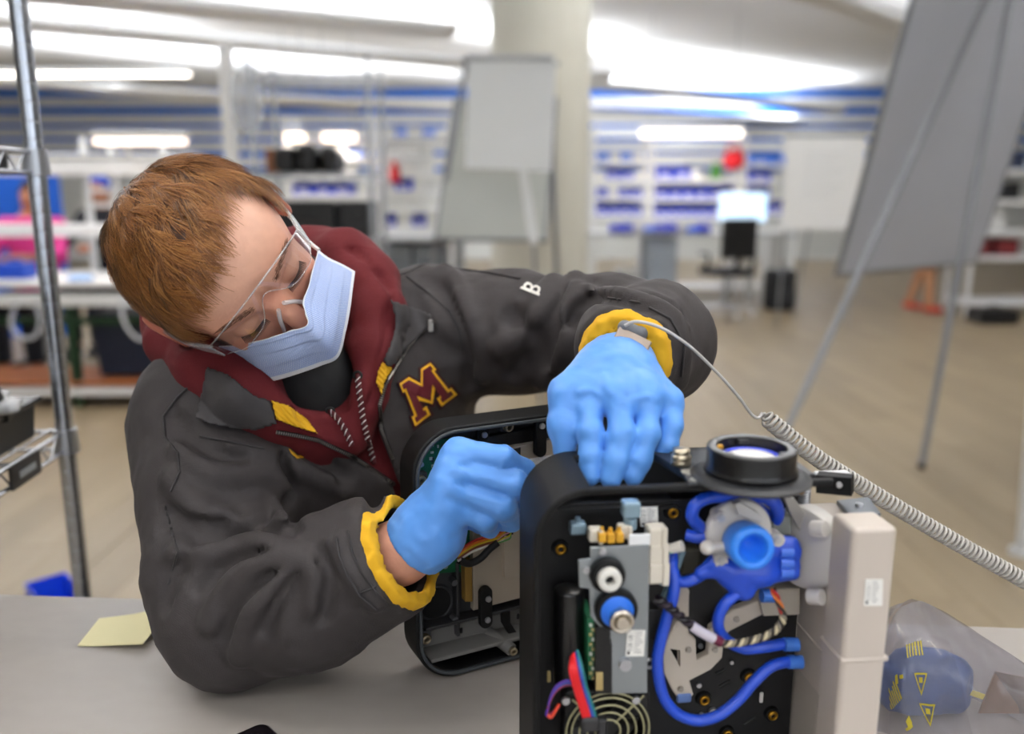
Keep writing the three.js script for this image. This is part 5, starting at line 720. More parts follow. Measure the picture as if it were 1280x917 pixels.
    const l0 = L(1022, 602, -0.045), l1 = L(1066, 606, -0.03); part(o, 'latch_bar', strip(l0, l1, 0.014, 0.012, V(0, 1, 0)), M_shell); part(o, 'latch_spring', tube(Array.from({ length: 50 }, (_, i) => { const p = L(1006, 612, -0.04); return V(p.x + 0.004 * Math.cos(i * 0.9), p.y - i * 0.0003, -0.04 + 0.004 * Math.sin(i * 0.9)); }), 0.0008, 120, 5), M_screw);
    const w0 = L(1023, 592, -0.06); part(o, 'white_tab', rbox(0.028, 0.008, 0.012, w0.x + 0.012, w0.y - 0.003, -0.06, 0.002), M('#dcdde0', 0.4)); const ls = L(1046, 604, -0.032); part(o, 'screw', screwGeo(0.0024).translate(ls.x, ls.y, -0.029), M_screw); }
}
// ------------------------------------------------------------------ the man: head, body, clothes, gloves
const man = thing('person', 'ginger-haired man in mask, safety glasses and blue gloves leaning over the machine', 'person');
const headAt = at(291, 340, 0.86), Bh = ray(310, 350).negate().normalize();
const Rh = V(0.6, 0.8, 0).applyQuaternion(camera.quaternion); Rh.addScaledVector(Bh, -Rh.dot(Bh)).normalize();
const Wh = Bh.clone().cross(Rh), TILT = 46 * Math.PI / 180;
const Fh = Bh.clone().multiplyScalar(Math.cos(TILT)).addScaledVector(Wh, -Math.sin(TILT)), Uh = Wh.clone().multiplyScalar(Math.cos(TILT)).addScaledVector(Bh, Math.sin(TILT));
const hl = (r, u, f) => headAt.clone().addScaledVector(Rh, r).addScaledVector(Uh, u).addScaledVector(Fh, f);   // his left, up, forward
const HA = [Rh, Uh, Fh];
const toHead = (x, y, z) => { const a = x - headAt.x, b = y - headAt.y, c = z - headAt.z; return [a * Rh.x + b * Rh.y + c * Rh.z, a * Uh.x + b * Uh.y + c * Uh.z, a * Fh.x + b * Fh.y + c * Fh.z]; };

// --- skull and face
const headField = (() => {
  const e = (r, u, f, a, b, c) => ball(hl(r, u, f), a, b, c, HA), cn = (a, b, ra, rb) => cone(hl(...a), hl(...b), ra, rb);
  const cran = e(0.003, 0.047, 0.002, 0.072, 0.08, 0.087), fore = e(0, 0.062, 0.038, 0.062, 0.052, 0.058), jaw = e(0, -0.03, 0.036, 0.053, 0.075, 0.056), chin = e(0, -0.075, 0.075, 0.026, 0.02, 0.022);
  const nose = cn([0, 0.03, 0.094], [0, -0.014, 0.119], 0.008, 0.0125), tip = e(0, -0.017, 0.124, 0.014, 0.013, 0.013);
  const ala = [-1, 1].map((s) => e(s * 0.0135, -0.02, 0.109, 0.0095, 0.009, 0.012)), brow = [-1, 1].map((s) => cn([s * 0.012, 0.05, 0.09], [s * 0.047, 0.053, 0.074], 0.008, 0.006)), cheek = [-1, 1].map((s) => e(s * 0.031, -0.004, 0.064, 0.02, 0.02, 0.02));
  const socket = [-1, 1].map((s) => e(s * 0.031, 0.028, 0.1, 0.019, 0.0135, 0.0135)), lid = [-1, 1].map((s) => e(s * 0.031, 0.0275, 0.077, 0.0148, 0.013, 0.0135)), lips = cn([-0.016, -0.045, 0.096], [0.016, -0.045, 0.096], 0.007, 0.007);
  const ear = [-1, 1].map((s) => { const t = e(s * 0.083, 0.016, -0.006, 0.009, 0.033, 0.02), c = e(s * 0.093, 0.014, -0.002, 0.007, 0.019, 0.011); return (x, y, z) => smax(t(x, y, z), -c(x, y, z), 0.006); });
  const neck = cone(hl(0, -0.05, -0.02), at(378, 470, 0.99), 0.06, 0.066);
  const crease = [-1, 1].map((s) => cn([s * 0.018, 0.0335, 0.1], [s * 0.043, 0.0325, 0.088], 0.001, 0.001)), frown = [[-0.007, 0.045, -0.005, 0.062], [0.007, 0.045, 0.006, 0.063], [0.0, 0.038, 0.001, 0.048]].map(([a, b, c, d]) => cn([a, b, 0.1], [c, d, 0.1], 0.001, 0.001)), lidline = [-1, 1].map((s) => cn([s * 0.018, 0.0205, 0.094], [s * 0.044, 0.0215, 0.084], 0.001, 0.001));
  return (x, y, z) => {
    let d = smin(cran(x, y, z), fore(x, y, z), 0.03); d = smin(d, jaw(x, y, z), 0.035); d = smin(d, chin(x, y, z), 0.03);
    for (const q of cheek) d = smin(d, q(x, y, z), 0.025); for (const q of brow) d = smin(d, q(x, y, z), 0.014);
    for (const q of socket) d = smax(d, -q(x, y, z), 0.012); for (const q of lid) d = smin(d, q(x, y, z), 0.004);
    d = smin(d, nose(x, y, z), 0.014); d = smin(d, tip(x, y, z), 0.008); for (const q of ala) d = smin(d, q(x, y, z), 0.006); d = smin(d, lips(x, y, z), 0.008);
    for (const q of ear) d = smin(d, q(x, y, z), 0.008); d = smin(d, neck(x, y, z), 0.04);
    if (d < 0.01) { for (const q of crease) d += 0.0013 * Math.exp(-Math.pow(q(x, y, z) / 0.004, 2)); for (const q of frown) d += 0.0016 * Math.exp(-Math.pow(q(x, y, z) / 0.004, 2)); for (const q of lidline) d += 0.0012 * Math.exp(-Math.pow(q(x, y, z) / 0.0025, 2)); d += 0.0003 * noise(x * 180, y * 180, z * 180); }
    return d;
  };
})();
// --- limbs and trunk: points of the posed figure with radii
const P = {
  neck: at(385, 455, 1.0), chest: at(405, 575, 1.05), waist: at(420, 770, 1.25), hips: at(425, 930, 1.36),
  shA: at(258, 520, 0.93), shA2: at(268, 610, 0.88), elA0: at(272, 715, 0.83), elA: at(288, 775, 0.807), foA: at(385, 740, 0.785), wrA: at(470, 700, 0.768), cuA: at(492, 691, 0.76),
  shB: at(540, 410, 1.06), shB2: at(640, 415, 1.02), elB0: at(765, 420, 0.95), elB: at(822, 425, 0.905), foB: at(815, 428, 0.84), wrB: at(788, 436, 0.775), cuB: at(783, 443, 0.745),
};
const lateral = P.shB.clone().sub(P.shA).normalize(), upT = P.neck.clone().sub(P.waist), upN = upT.addScaledVector(lateral, -upT.dot(lateral)).normalize(), frontT = lateral.clone().cross(upN).normalize(), TA = [lateral, upN, frontT];
const trunk = (() => {
  const a = ball(P.chest, 0.2, 0.2, 0.135, TA), b = chain([P.chest, P.waist, P.hips], [0.13, 0.14, 0.15], 0.08), c = cone(P.shA, P.shB, 0.062, 0.062), n = cone(P.neck, P.chest, 0.075, 0.12);
  return (x, y, z) => smin(smin(smin(a(x, y, z), b(x, y, z), 0.08), c(x, y, z), 0.09), n(x, y, z), 0.06);
})();
const sleeveA = chain([P.shA, P.shA2, P.elA0, P.elA], [0.068, 0.07, 0.062, 0.06], 0.03), foreA = chain([P.elA, P.foA, P.wrA, P.cuA], [0.06, 0.064, 0.052, 0.05], 0.03);
const sleeveB = chain([P.shB, P.shB2, P.elB0, P.elB], [0.075, 0.068, 0.064, 0.055], 0.03), foreB = chain([P.elB, P.foB, P.wrB, P.cuB], [0.055, 0.055, 0.045, 0.04], 0.03);
const cuffPlane = (c, from) => { const n = c.clone().sub(from).normalize(), k = n.dot(c); return (x, y, z) => n.x * x + n.y * y + n.z * z - k; };
const cutA = cuffPlane(at(498, 692, 0.755), at(385, 740, 0.79)), cutB = cuffPlane(at(783, 446, 0.738), at(800, 422, 0.84));
const jacketBase = (x, y, z) => {
  const a = smin(sleeveA(x, y, z), foreA(x, y, z), 0.02), b = smin(sleeveB(x, y, z), foreB(x, y, z), 0.02);
  return smin(smin(trunk(x, y, z), a, 0.035), b, 0.035);
};
// --- jacket: folds are grooves and ridges along lines that lie on the cloth
const foldList = [];
function fold(pts, width, height) {   // pixels of the photograph followed onto the cloth; height > 0 a ridge, < 0 a groove
  const on = []; for (const [x, y] of pts) { const h = meet(jacketBase, x, y, 0.6, 1.4); if (h) on.push(h.p); }
  if (on.length < 2) return; width *= 0.72; const c = on.length > 2 ? curve(on).getPoints(on.length * 3) : on, b = new THREE.Box3().setFromPoints(c).expandByScalar(width * 2.4);
  foldList.push({ c, width, height, b });
}
// left sleeve, upper arm and elbow
fold([[215, 600], [255, 640], [300, 650], [345, 640], [362, 655]], 0.012, 0.010); fold([[212, 640], [260, 672], [310, 668], [360, 660]], 0.008, -0.012); fold([[220, 690], [265, 690], [310, 676], [355, 690]], 0.011, 0.011); fold([[250, 735], [285, 705], [330, 692], [365, 694]], 0.007, -0.010);
fold([[262, 780], [282, 735], [320, 706], [362, 698]], 0.010, 0.011); fold([[205, 755], [225, 705], [270, 660], [300, 645]], 0.009, -0.008); fold([[280, 795], [300, 755], [345, 715]], 0.007, -0.009); fold([[300, 820], [312, 770], [345, 735], [375, 705]], 0.011, 0.009); fold([[205, 660], [240, 652], [270, 655]], 0.008, -0.010);
fold([[330, 790], [345, 750], [370, 715]], 0.008, -0.008); fold([[345, 700], [375, 695], [395, 720], [392, 760]], 0.010, 0.008); fold([[400, 690], [410, 720], [402, 770]], 0.008, -0.007); fold([[352, 575], [362, 620], [364, 660]], 0.010, -0.012); fold([[225, 560], [270, 590], [330, 590], [360, 610]], 0.012, 0.008); fold([[215, 520], [250, 560], [300, 570]], 0.012, -0.007); fold([[420, 680], [440, 720], [470, 755]], 0.009, 0.006); fold([[290, 560], [350, 575], [430, 610]], 0.014, 0.007); fold([[380, 560], [430, 600], [480, 640]], 0.012, -0.008);
// right sleeve
fold([[546, 324], [556, 336], [570, 352], [590, 400]], 0.010, 0.009); fold([[655, 455], [690, 430], [712, 395]], 0.012, -0.009); fold([[708, 340], [716, 352], [722, 372]], 0.009, 0.008); fold([[670, 350], [690, 346]], 0.008, -0.007);
fold([[550, 330], [575, 370], [595, 420], [600, 470]], 0.012, 0.010); fold([[530, 345], [565, 380], [585, 430], [588, 480]], 0.010, -0.009); fold([[690, 350], [672, 390], [650, 420], [625, 435]], 0.013, 0.010); fold([[715, 352], [690, 400], [668, 445], [640, 470]], 0.010, -0.011); fold([[640, 395], [670, 425], [690, 470]], 0.014, -0.009); fold([[718, 345], [706, 390], [700, 440], [680, 480]], 0.010, 0.010);
fold([[735, 360], [780, 368], [830, 385], [855, 410]], 0.008, 0.008); fold([[725, 380], [770, 375], [815, 388]], 0.006, -0.008); fold([[740, 348], [800, 362], [850, 392]], 0.007, -0.006); fold([[845, 400], [856, 440], [850, 480]], 0.010, 0.006); fold([[520, 370], [535, 420], [590, 450]], 0.012, -0.006);
function folds(x, y, z) { let s = 0; for (const f of foldList) { const b = f.b; if (x < b.min.x || x > b.max.x || y < b.min.y || y > b.max.y || z < b.min.z || z > b.max.z) continue; let d = 1e9; for (let i = 0; i + 1 < f.c.length; i++) { const a = f.c[i], q = f.c[i + 1], dx = q.x - a.x, dy = q.y - a.y, dz = q.z - a.z, t = clamp(((x - a.x) * dx + (y - a.y) * dy + (z - a.z) * dz) / (dx * dx + dy * dy + dz * dz), 0, 1), e = (x - a.x - t * dx) ** 2 + (y - a.y - t * dy) ** 2 + (z - a.z - t * dz) ** 2; if (e < d) d = e; } s += f.height * Math.exp(-d / (f.width * f.width)); } return s; }
// the open front, where the hooded top shows: a cut through the front layer
const OPEN = [[300, 470], [340, 512], [352, 533], [397, 549], [442, 571], [490, 604], [500, 640], [520, 640], [497, 600], [486, 570], [474, 540], [470, 510], [474, 482], [486, 462], [500, 430], [490, 380], [480, 330], [430, 300], [330, 330], [240, 420]];
const camInv = camera.matrixWorldInverse.elements;
function pix(x, y, z) { const e = camInv, X = e[0] * x + e[4] * y + e[8] * z + e[12], Y = e[1] * x + e[5] * y + e[9] * z + e[13], Z = e[2] * x + e[6] * y + e[10] * z + e[14]; return [640 + FOCAL * X / -Z, 458.5 - FOCAL * Y / -Z, -Z]; }
const jacketSolid = (x, y, z) => { let d = jacketBase(x, y, z); if (Math.abs(d) < 0.04) d = d - 0.02 * Math.tanh(folds(x, y, z) * 2.7 / 0.02) + 0.0022 * noise(x * 28, y * 28, z * 28) + 0.0012 * noise(x * 70, y * 70, z * 70); return d; };
const openCut = (x, y, z) => { const [px, py, dd] = pix(x, y, z); if (px < 200 || px > 560 || py < 270 || py > 680) return -0.05; const s = polyDist(OPEN, px, py) / FOCAL * dd; return inPoly(OPEN, px, py) ? s : -s; };
const neckTop = (() => { const n = frontT.clone().multiplyScalar(-0.25).add(upN).normalize(), k = n.dot(at(395, 455, 1.0)); return (x, y, z) => n.x * x + n.y * y + n.z * z - k; })();
const jacketField = (x, y, z) => {
  let d = jacketSolid(x, y, z);
  const front = (x - P.chest.x) * frontT.x + (y - P.chest.y) * frontT.y + (z - P.chest.z) * frontT.z;
  if (d < 0.03 && front > -0.06) d = smax(d, openCut(x, y, z), 0.004);
  if (d < 0.02) d = Math.max(d, -(jacketSolid(x, y, z) + 0.018));      // a shell
  if (Math.hypot(x - P.cuA.x, y - P.cuA.y, z - P.cuA.z) < 0.13 && foreA(x, y, z) < 0.03) d = Math.max(d, cutA(x, y, z));
  if (Math.hypot(x - P.cuB.x, y - P.cuB.y, z - P.cuB.z) < 0.12) d = Math.max(d, cutB(x, y, z));
  return Math.max(d, P.hips.y + 0.02 - y);
};
const weave = noiseTex(256, 256, (u, v) => { const i = Math.floor(u * 64), j = Math.floor(v * 64), fx = u * 64 - i, fy = v * 64 - j; return clamp(0.5 + 0.25 * Math.sin((u + v) * Math.PI * 2 * 48) * Math.sin((u - v) * Math.PI * 2 * 48) + 0.25 * noise(u * 90, v * 90, 7), 0, 1); });
weave.repeat.set(1, 1);
const M_jacket = new THREE.MeshPhysicalMaterial({ color: '#322d2d', roughness: 0.74, sheen: 0.15, sheenColor: new THREE.Color('#8a8484'), sheenRoughness: 0.5, bumpMap: weave, bumpScale: 0.0004 });
const M_jacketDark = new THREE.MeshPhysicalMaterial({ color: '#2b2829', roughness: 0.7, sheen: 0.3, sheenColor: new THREE.Color('#777272') });
const M_hood = new THREE.MeshPhysicalMaterial({ color: '#5c0912', roughness: 0.85, sheen: 0.05, sheenColor: new THREE.Color('#a02030'), sheenRoughness: 0.5, bumpMap: weave, bumpScale: 0.0005 });
const M_yellow = M('#d9a514', 0.85, 0, { sheen: 0.4, sheenColor: new THREE.Color('#ffd96a') });
const lo = V(-0.62, TABLE_Y - 0.13, -1.5), hi = V(0.26, EYE + 0.02, -0.62);
const jacketMesh = part(man, 'jacket', surfaceNets(jacketField, V(-0.6, TABLE_Y - 0.4, -1.55), V(0.27, EYE + 0.0, -0.62), 0.0042, 8), M_jacket, { label: 'dark grey soft jacket' });

// --- hooded top: the trunk within the jacket and the rolled hood round the neck
const hoodField = (() => {
  const inner = (x, y, z) => trunk(x, y, z) + 0.013;
  const roll = chain([at(222, 428, 0.93), at(262, 458, 0.885), at(310, 492, 0.865), at(352, 515, 0.875), at(395, 535, 0.895), at(430, 548, 0.9)], [0.03, 0.033, 0.034, 0.032, 0.026, 0.02], 0.02);
  const rollB = chain([at(395, 318, 1.02), at(432, 326, 0.99), at(462, 352, 0.965), at(474, 392, 0.94), at(466, 440, 0.92), at(452, 490, 0.905), at(438, 540, 0.9)], [0.03, 0.034, 0.03, 0.028, 0.026, 0.026, 0.022], 0.02);
  const backRoll = chain([at(222, 428, 0.93), at(235, 400, 1.0), at(300, 330, 1.06), at(395, 318, 1.02)], [0.03, 0.045, 0.05, 0.03], 0.03);
  const groove = chain([at(405, 305, 0.985), at(448, 318, 0.95), at(484, 362, 0.93), at(488, 400, 0.91), at(474, 450, 0.895), at(462, 500, 0.885)], [0.001, 0.001, 0.001, 0.001, 0.001, 0.001], 0.001);
  const groove2 = chain([at(390, 345, 0.975), at(432, 362, 0.95), at(448, 400, 0.93), at(445, 450, 0.91), at(432, 505, 0.885)], [0.001, 0.001, 0.001, 0.001, 0.001], 0.001);
  const groove3 = chain([at(240, 445, 0.88), at(290, 482, 0.855), at(350, 512, 0.85), at(420, 540, 0.87)], [0.001, 0.001, 0.001, 0.001], 0.001);
  const throat = cone(at(395, 470, 0.86), at(400, 480, 1.02), 0.035, 0.035);
  return (x, y, z) => {
    let d = smin(inner(x, y, z), smin(roll(x, y, z), rollB(x, y, z), 0.012), 0.02); d = smin(d, backRoll(x, y, z), 0.02);
    d = smax(d, -throat(x, y, z), 0.015);
    if (d < 0.03) { for (const q of [groove, groove2, groove3]) d += 0.007 * Math.exp(-Math.pow(q(x, y, z) / 0.006, 2)); d += 0.003 * noise(x * 26, y * 26, z * 26) + 0.0012 * noise(x * 65, y * 65, z * 65); }
    d = Math.max(d, -(headField(x, y, z) - 0.003));
    return Math.max(d, P.hips.y + 0.03 - y);
  };
})();
const hoodMesh = part(man, 'hooded_top', surfaceNets(hoodField, V(-0.5, TABLE_Y - 0.08, -1.45), V(0.1, EYE, -0.72), 0.0045, 8), M_hood, { label: 'maroon hooded top' });
part(man, 'undershirt', surfaceNets((x, y, z) => Math.max(smin(cone(at(395, 485, 0.93), at(385, 520, 1.02), 0.055, 0.09)(x, y, z), cone(hl(0, -0.08, 0.01), at(385, 470, 0.99), 0.065, 0.07)(x, y, z), 0.03), -(headField(x, y, z) + 0.002) - 0.0, 0.0 - 1), V(-0.42, TABLE_Y + 0.1, -1.15), V(0, EYE, -0.75), 0.006), M('#08080a', 0.8), { label: 'black undershirt' });
// --- body: head, neck, trunk, arms and legs as one skin surface
const hipsAt = P.hips, skinTone = new THREE.Color('#d09a80'), skinRed = new THREE.Color('#bd6a56'), skinPale = new THREE.Color('#dfb39b'), skinLash = new THREE.Color('#8a5645'), tmpC = new THREE.Color();
const headGeo = surfaceNets((x, y, z) => Math.max(headField(x, y, z), 0 - 1), hl(0, 0, 0).addScalar(-0.2), hl(0, 0, 0).addScalar(0.17), 0.0026, 4);
paint(headGeo, (x, y, z, c) => {
  const [r, u, f] = toHead(x, y, z); c.copy(skinTone);
  const nose = Math.exp(-((r / 0.016) ** 2 + ((u + 0.01) / 0.018) ** 2)) * (f > 0.09 ? 1 : 0), cheek = Math.exp(-(((Math.abs(r) - 0.042) / 0.018) ** 2 + ((u + 0.002) / 0.016) ** 2)), ear = Math.abs(r) > 0.074 && f < 0.03 ? 0.8 : 0, glab = Math.exp(-((r / 0.02) ** 2 + ((u - 0.045) / 0.014) ** 2));
  c.lerp(skinRed, clamp(0.85 * nose + 0.45 * cheek + ear + 0.25 * glab + 0.1, 0, 1)).lerp(skinPale, 0.5 * sstep(0.05, 0.085, u) * (1 - glab));
  const lash = Math.exp(-(((Math.abs(r) - 0.031) / 0.016) ** 2) - (((u - 0.022) / 0.006) ** 2)) * (f > 0.06 ? 1 : 0); c.lerp(skinLash, 0.35 * lash);
  c.multiplyScalar(1 + 0.06 * noise(x * 130, y * 130, z * 130) + 0.05 * noise(x * 40, y * 40, z * 40));
});
const legs = ['l', 'r'].map((k) => { const s = k === 'l' ? -1 : 1, h = hipsAt.clone().add(V(s * 0.1, -0.02, 0)), kn = V(hipsAt.x + s * 0.14, Math.min(hipsAt.y, 0.52), hipsAt.z + 0.4), an = V(hipsAt.x + s * 0.15, 0.09, hipsAt.z + 0.34); return { h, kn, an, toe: an.clone().add(V(s * 0.02, -0.045, 0.14)) }; });
const legField = legs.map((l) => chain([l.h, l.kn, l.an], [0.085, 0.062, 0.044], 0.03));
const bodyField = (x, y, z) => {
  let d = trunk(x, y, z) + 0.034; for (const q of [sleeveA, foreA, sleeveB, foreB]) d = smin(d, q(x, y, z) + 0.028, 0.02);
  for (const q of legField) d = smin(d, q(x, y, z), 0.04);
  return smin(d, cone(hl(0, -0.05, -0.02), at(378, 470, 0.99), 0.052, 0.06)(x, y, z), 0.02);
};
const wristA = chain([P.wrA, at(500, 690, 0.76), at(532, 670, 0.752)], [0.029, 0.0275, 0.025], 0.01), wristB = chain([at(787, 450, 0.8), at(778, 457, 0.752), at(772, 464, 0.725)], [0.028, 0.0275, 0.025], 0.01);
const restGeo = surfaceNets((x, y, z) => Math.min(bodyField(x, y, z), ...legs.map((l) => cone(l.an, l.toe, 0.035, 0.03)(x, y, z))), V(-0.62, 0, -1.75), V(0.26, EYE, -0.6), 0.014, 4);
const wristGeo = surfaceNets((x, y, z) => Math.min(wristA(x, y, z), wristB(x, y, z)), V(-0.22, TABLE_Y, -0.86), V(0.2, EYE - 0.1, -0.62), 0.004, 4);
for (const g of [restGeo, wristGeo]) paint(g, (x, y, z, c) => { c.copy(skinTone).lerp(skinRed, 0.18 + 0.1 * noise(x * 60, y * 60, z * 60)); });
const skinBump = noiseTex(256, 256, (u, v) => 0.5 + 0.5 * noise(u * 120, v * 120, 3));
part(man, 'body', mergeGeometries([headGeo, restGeo, wristGeo]), new THREE.MeshPhysicalMaterial({ color: '#ffffff', vertexColors: true, roughness: 0.48, sheen: 0.2, sheenColor: new THREE.Color('#ff9a80'), bumpMap: skinBump, bumpScale: 0.00025 }));
part(man, 'trousers', surfaceNets((x, y, z) => { let d = ball(hipsAt, 0.17, 0.13, 0.15)(x, y, z); for (const q of legField) d = smin(d, q(x, y, z) - 0.018, 0.05); d += 0.004 * noise(x * 18, y * 18, z * 18); return Math.max(d, 0.13 - y); }, V(-0.75, 0.08, -1.75), V(0.2, 0.75, -0.7), 0.012), M('#1d2230', 0.85));
for (const l of legs) part(man, 'shoe', surfaceNets((x, y, z) => Math.max(smin(cone(l.an.clone().add(V(0, -0.03, -0.03)), l.toe, 0.045, 0.036)(x, y, z), cone(l.an, l.an.clone().add(V(0, -0.04, 0.02)), 0.046, 0.046)(x, y, z), 0.03), 0.006 - y), l.an.clone().add(V(-0.1, -0.1, -0.15)), l.an.clone().add(V(0.12, 0.1, 0.25)), 0.008), M('#2a2a2c', 0.6));
stool('black stool under the man, behind the work table', hipsAt.x, hipsAt.z - 0.02, Math.max(0.3, hipsAt.y - 0.125));

// --- hair: a cap of locks and thousands of fine strands running from the whorl
const hairBall = ball(hl(0.004, 0.047, 0.002), 0.0745, 0.083, 0.0895, HA), foreBall = ball(hl(0, 0.062, 0.038), 0.0645, 0.0545, 0.0605, HA), hairBase = (x, y, z) => smin(hairBall(x, y, z), foreBall(x, y, z), 0.03);
const whorl = hl(0.008, 0.106, -0.06);
const hairLine = (r) => { const K = [[-0.1, 0.012], [-0.078, 0.006], [-0.062, 0.018], [-0.045, 0.027], [-0.03, 0.031], [-0.012, 0.031], [0.006, 0.038], [0.022, 0.048], [0.044, 0.062], [0.058, 0.058], [0.068, 0.032], [0.08, 0.004], [0.1, 0.0]]; for (let i = 0; i + 1 < K.length; i++) if (r <= K[i + 1][0]) return mix(K[i][1], K[i + 1][1], (r - K[i][0]) / (K[i + 1][0] - K[i][0])); return 0; };
function hairHere(x, y, z, back = 0) {
  const [r, u, f] = toHead(x, y, z), w = (u - f) * 0.7071;
  const side = Math.abs(r) > 0.06 && f > 0.022 && u < 0.03 ? -1 : 1, nape = u > -0.06 ? 1 : -1, ear = Math.abs(r) > 0.06 && u < 0.03 - Math.max(0, -f - 0.02) * 1.2 && f > -0.05 ? -1 : 1;
  return side > 0 && nape > 0 && ear > 0 && w > hairLine(r) + back;
}
{
  const capField = (x, y, z) => { const b = hairBase(x, y, z) - 0.002; if (b > 0.03) return b; const [r, u, f] = toHead(x, y, z), w = (u - f) * 0.7071; const edge = hairLine(r) + 0.004 - w; let d = b + 0.0045 * noise(r * 55, u * 22, f * 22) + 0.003 * noise(r * 110, u * 40, f * 40); d = smax(d, edge, 0.012); d = smax(d, -0.055 - u, 0.015); if (Math.abs(r) > 0.045) d = smax(d, Math.min(f - 0.03, 1) * (u < 0.045 ? 1 : 0.0) - (u < 0.045 ? 0 : 0.02), 0.01); return d; };
  const g = surfaceNets(capField, hl(0, 0.03, 0).addScalar(-0.18), hl(0, 0.03, 0).addScalar(0.18), 0.0032);
  const N = 20000, SEG = 6, pos = [], nor = [], idx = [], col = [], c0 = new THREE.Color('#46290f'), c1 = new THREE.Color('#855024'), c2 = new THREE.Color('#c08a4a'), c = new THREE.Color();
  const ax = HA, A = [0.074, 0.0825, 0.089], ctr = hl(0.004, 0.047, 0.002);
  let made = 0, tries = 0;
  while (made < N && tries++ < 200000) {
    let q = V(rr(-1, 1), rr(-1, 1), rr(-1, 1)); const l = q.length(); if (l > 1 || l < 0.1) continue; q.divideScalar(l);
    const root = ctr.clone().addScaledVector(ax[0], q.x * A[0]).addScaledVector(ax[1], q.y * A[1]).addScaledVector(ax[2], q.z * A[2]);
    if (!hairHere(root.x, root.y, root.z)) continue;
    const normal = V(0, 0, 0).addScaledVector(ax[0], q.x / A[0]).addScaledVector(ax[1], q.y / A[1]).addScaledVector(ax[2], q.z / A[2]).normalize();
    const away = root.clone().sub(whorl), dist = away.length(); let dir = away.addScaledVector(normal, -away.dot(normal)).normalize();
    const cl = noise(root.x * 62, root.y * 62, root.z * 62), cl2 = noise(root.x * 62 + 9, root.y * 62, root.z * 62 + 5), fine = noise(root.x * 130, root.y * 130, root.z * 130);
    dir.addScaledVector(V(rr(-1, 1), rr(-1, 1), rr(-1, 1)), 0.7 * Math.exp(-dist / 0.015)).normalize(); const tang = normal.clone().cross(dir); dir.addScaledVector(tang, cl * 1.5 + fine * 0.8 + rr(-0.2, 0.2)).addScaledVector(V(0, -1, 0), 0.35).normalize();
    const [r, u] = toHead(root.x, root.y, root.z), sides = sstep(0.05, 0.078, Math.abs(r)) * (u < 0.06 ? 1 : 0), len = mix(0.036, 0.014, sides) * (0.75 + 0.5 * rnd()) * (u < -0.01 ? 0.6 : 1), lift = mix(0.011, 0.003, sides) * (0.6 + 1.5 * Math.max(0, cl2 + 0.25)) * sstep(-0.004, 0.035, dist) + 0.003;
    const pts = []; let p = root.clone().addScaledVector(normal, 0.001), h = 0.001;
    for (let s = 0; s <= SEG; s++) {
      pts.push(p.clone()); const t = s / SEG, step = len / SEG;
      const v = dir.clone().addScaledVector(normal, (lift - h) / 0.012 * 0.5 * (1 - t) * (dist < 0.02 ? 0.4 : 1) - 0.14 * t + 0.08 * rr(-1, 1)).addScaledVector(tang, (0.7 * cl2 * t + 0.35 * fine * Math.sin(t * 4))).normalize();
      p.addScaledVector(v, step); let k = hairBase(p.x, p.y, p.z); const np = V(p.x - ctr.x, p.y - ctr.y, p.z - ctr.z), nl = [np.dot(ax[0]) / A[0] ** 2, np.dot(ax[1]) / A[1] ** 2, np.dot(ax[2]) / A[2] ** 2]; np.set(0, 0, 0).addScaledVector(ax[0], nl[0]).addScaledVector(ax[1], nl[1]).addScaledVector(ax[2], nl[2]).normalize(); if (k < 0.002) { p.addScaledVector(np, 0.002 - k); k = 0.002; } if (k > 0.017) { p.addScaledVector(np, 0.017 - k); k = 0.017; } h = k; dir.addScaledVector(np, -dir.dot(np)).normalize();
    }
    const shade = rnd(), base = pos.length / 3; c.copy(c0).lerp(c1, clamp(0.42 + cl * 0.9 + fine * 0.5 + shade * 0.5, 0, 1)).lerp(c2, clamp(shade * 0.6 - 0.15 + fine * 0.3, 0, 0.7));
    for (let s = 0; s <= SEG; s++) { const t = pts[Math.min(s + 1, SEG)].clone().sub(pts[Math.max(s - 1, 0)]).normalize(), b1 = t.clone().cross(normal).normalize(), b2 = b1.clone().cross(t), R = 0.00056 * (1 - 0.75 * s / SEG); for (let k = 0; k < 3; k++) { const o = k === 2 ? b2.clone().multiplyScalar(-0.6) : b1.clone().multiplyScalar(k ? -1 : 1), n = k === 2 ? b2.clone().negate() : b2.clone().addScaledVector(b1, k ? -0.45 : 0.45).normalize(); pos.push(pts[s].x + o.x * R, pts[s].y + o.y * R, pts[s].z + o.z * R); nor.push(n.x, n.y, n.z); const m = 0.85 + 0.3 * s / SEG; col.push(c.r * m, c.g * m, c.b * m); } }
    for (let s = 0; s < SEG; s++) for (let k = 0; k < 3; k++) { const a = base + s * 3 + k, b = base + s * 3 + (k + 1) % 3; idx.push(a, a + 3, b, b, a + 3, b + 3); }
    made++;
  }
  const sg = new THREE.BufferGeometry(); sg.setAttribute('position', new THREE.Float32BufferAttribute(pos, 3)); sg.setAttribute('normal', new THREE.Float32BufferAttribute(nor, 3)); sg.setAttribute('uv', new THREE.Float32BufferAttribute(new Float32Array(pos.length / 3 * 2), 2)); sg.setAttribute('color', new THREE.Float32BufferAttribute(col, 3)); sg.setIndex(idx);
  paint(g, (x, y, z, k) => k.set('#3c2210'));
  part(man, 'hair', mergeGeometries([g, sg]), new THREE.MeshPhysicalMaterial({ vertexColors: true, roughness: 0.45, specularIntensity: 0.8 }), { label: 'short ginger brown hair' });
  // eyebrows and lashes
  const eb = [], lash = [];
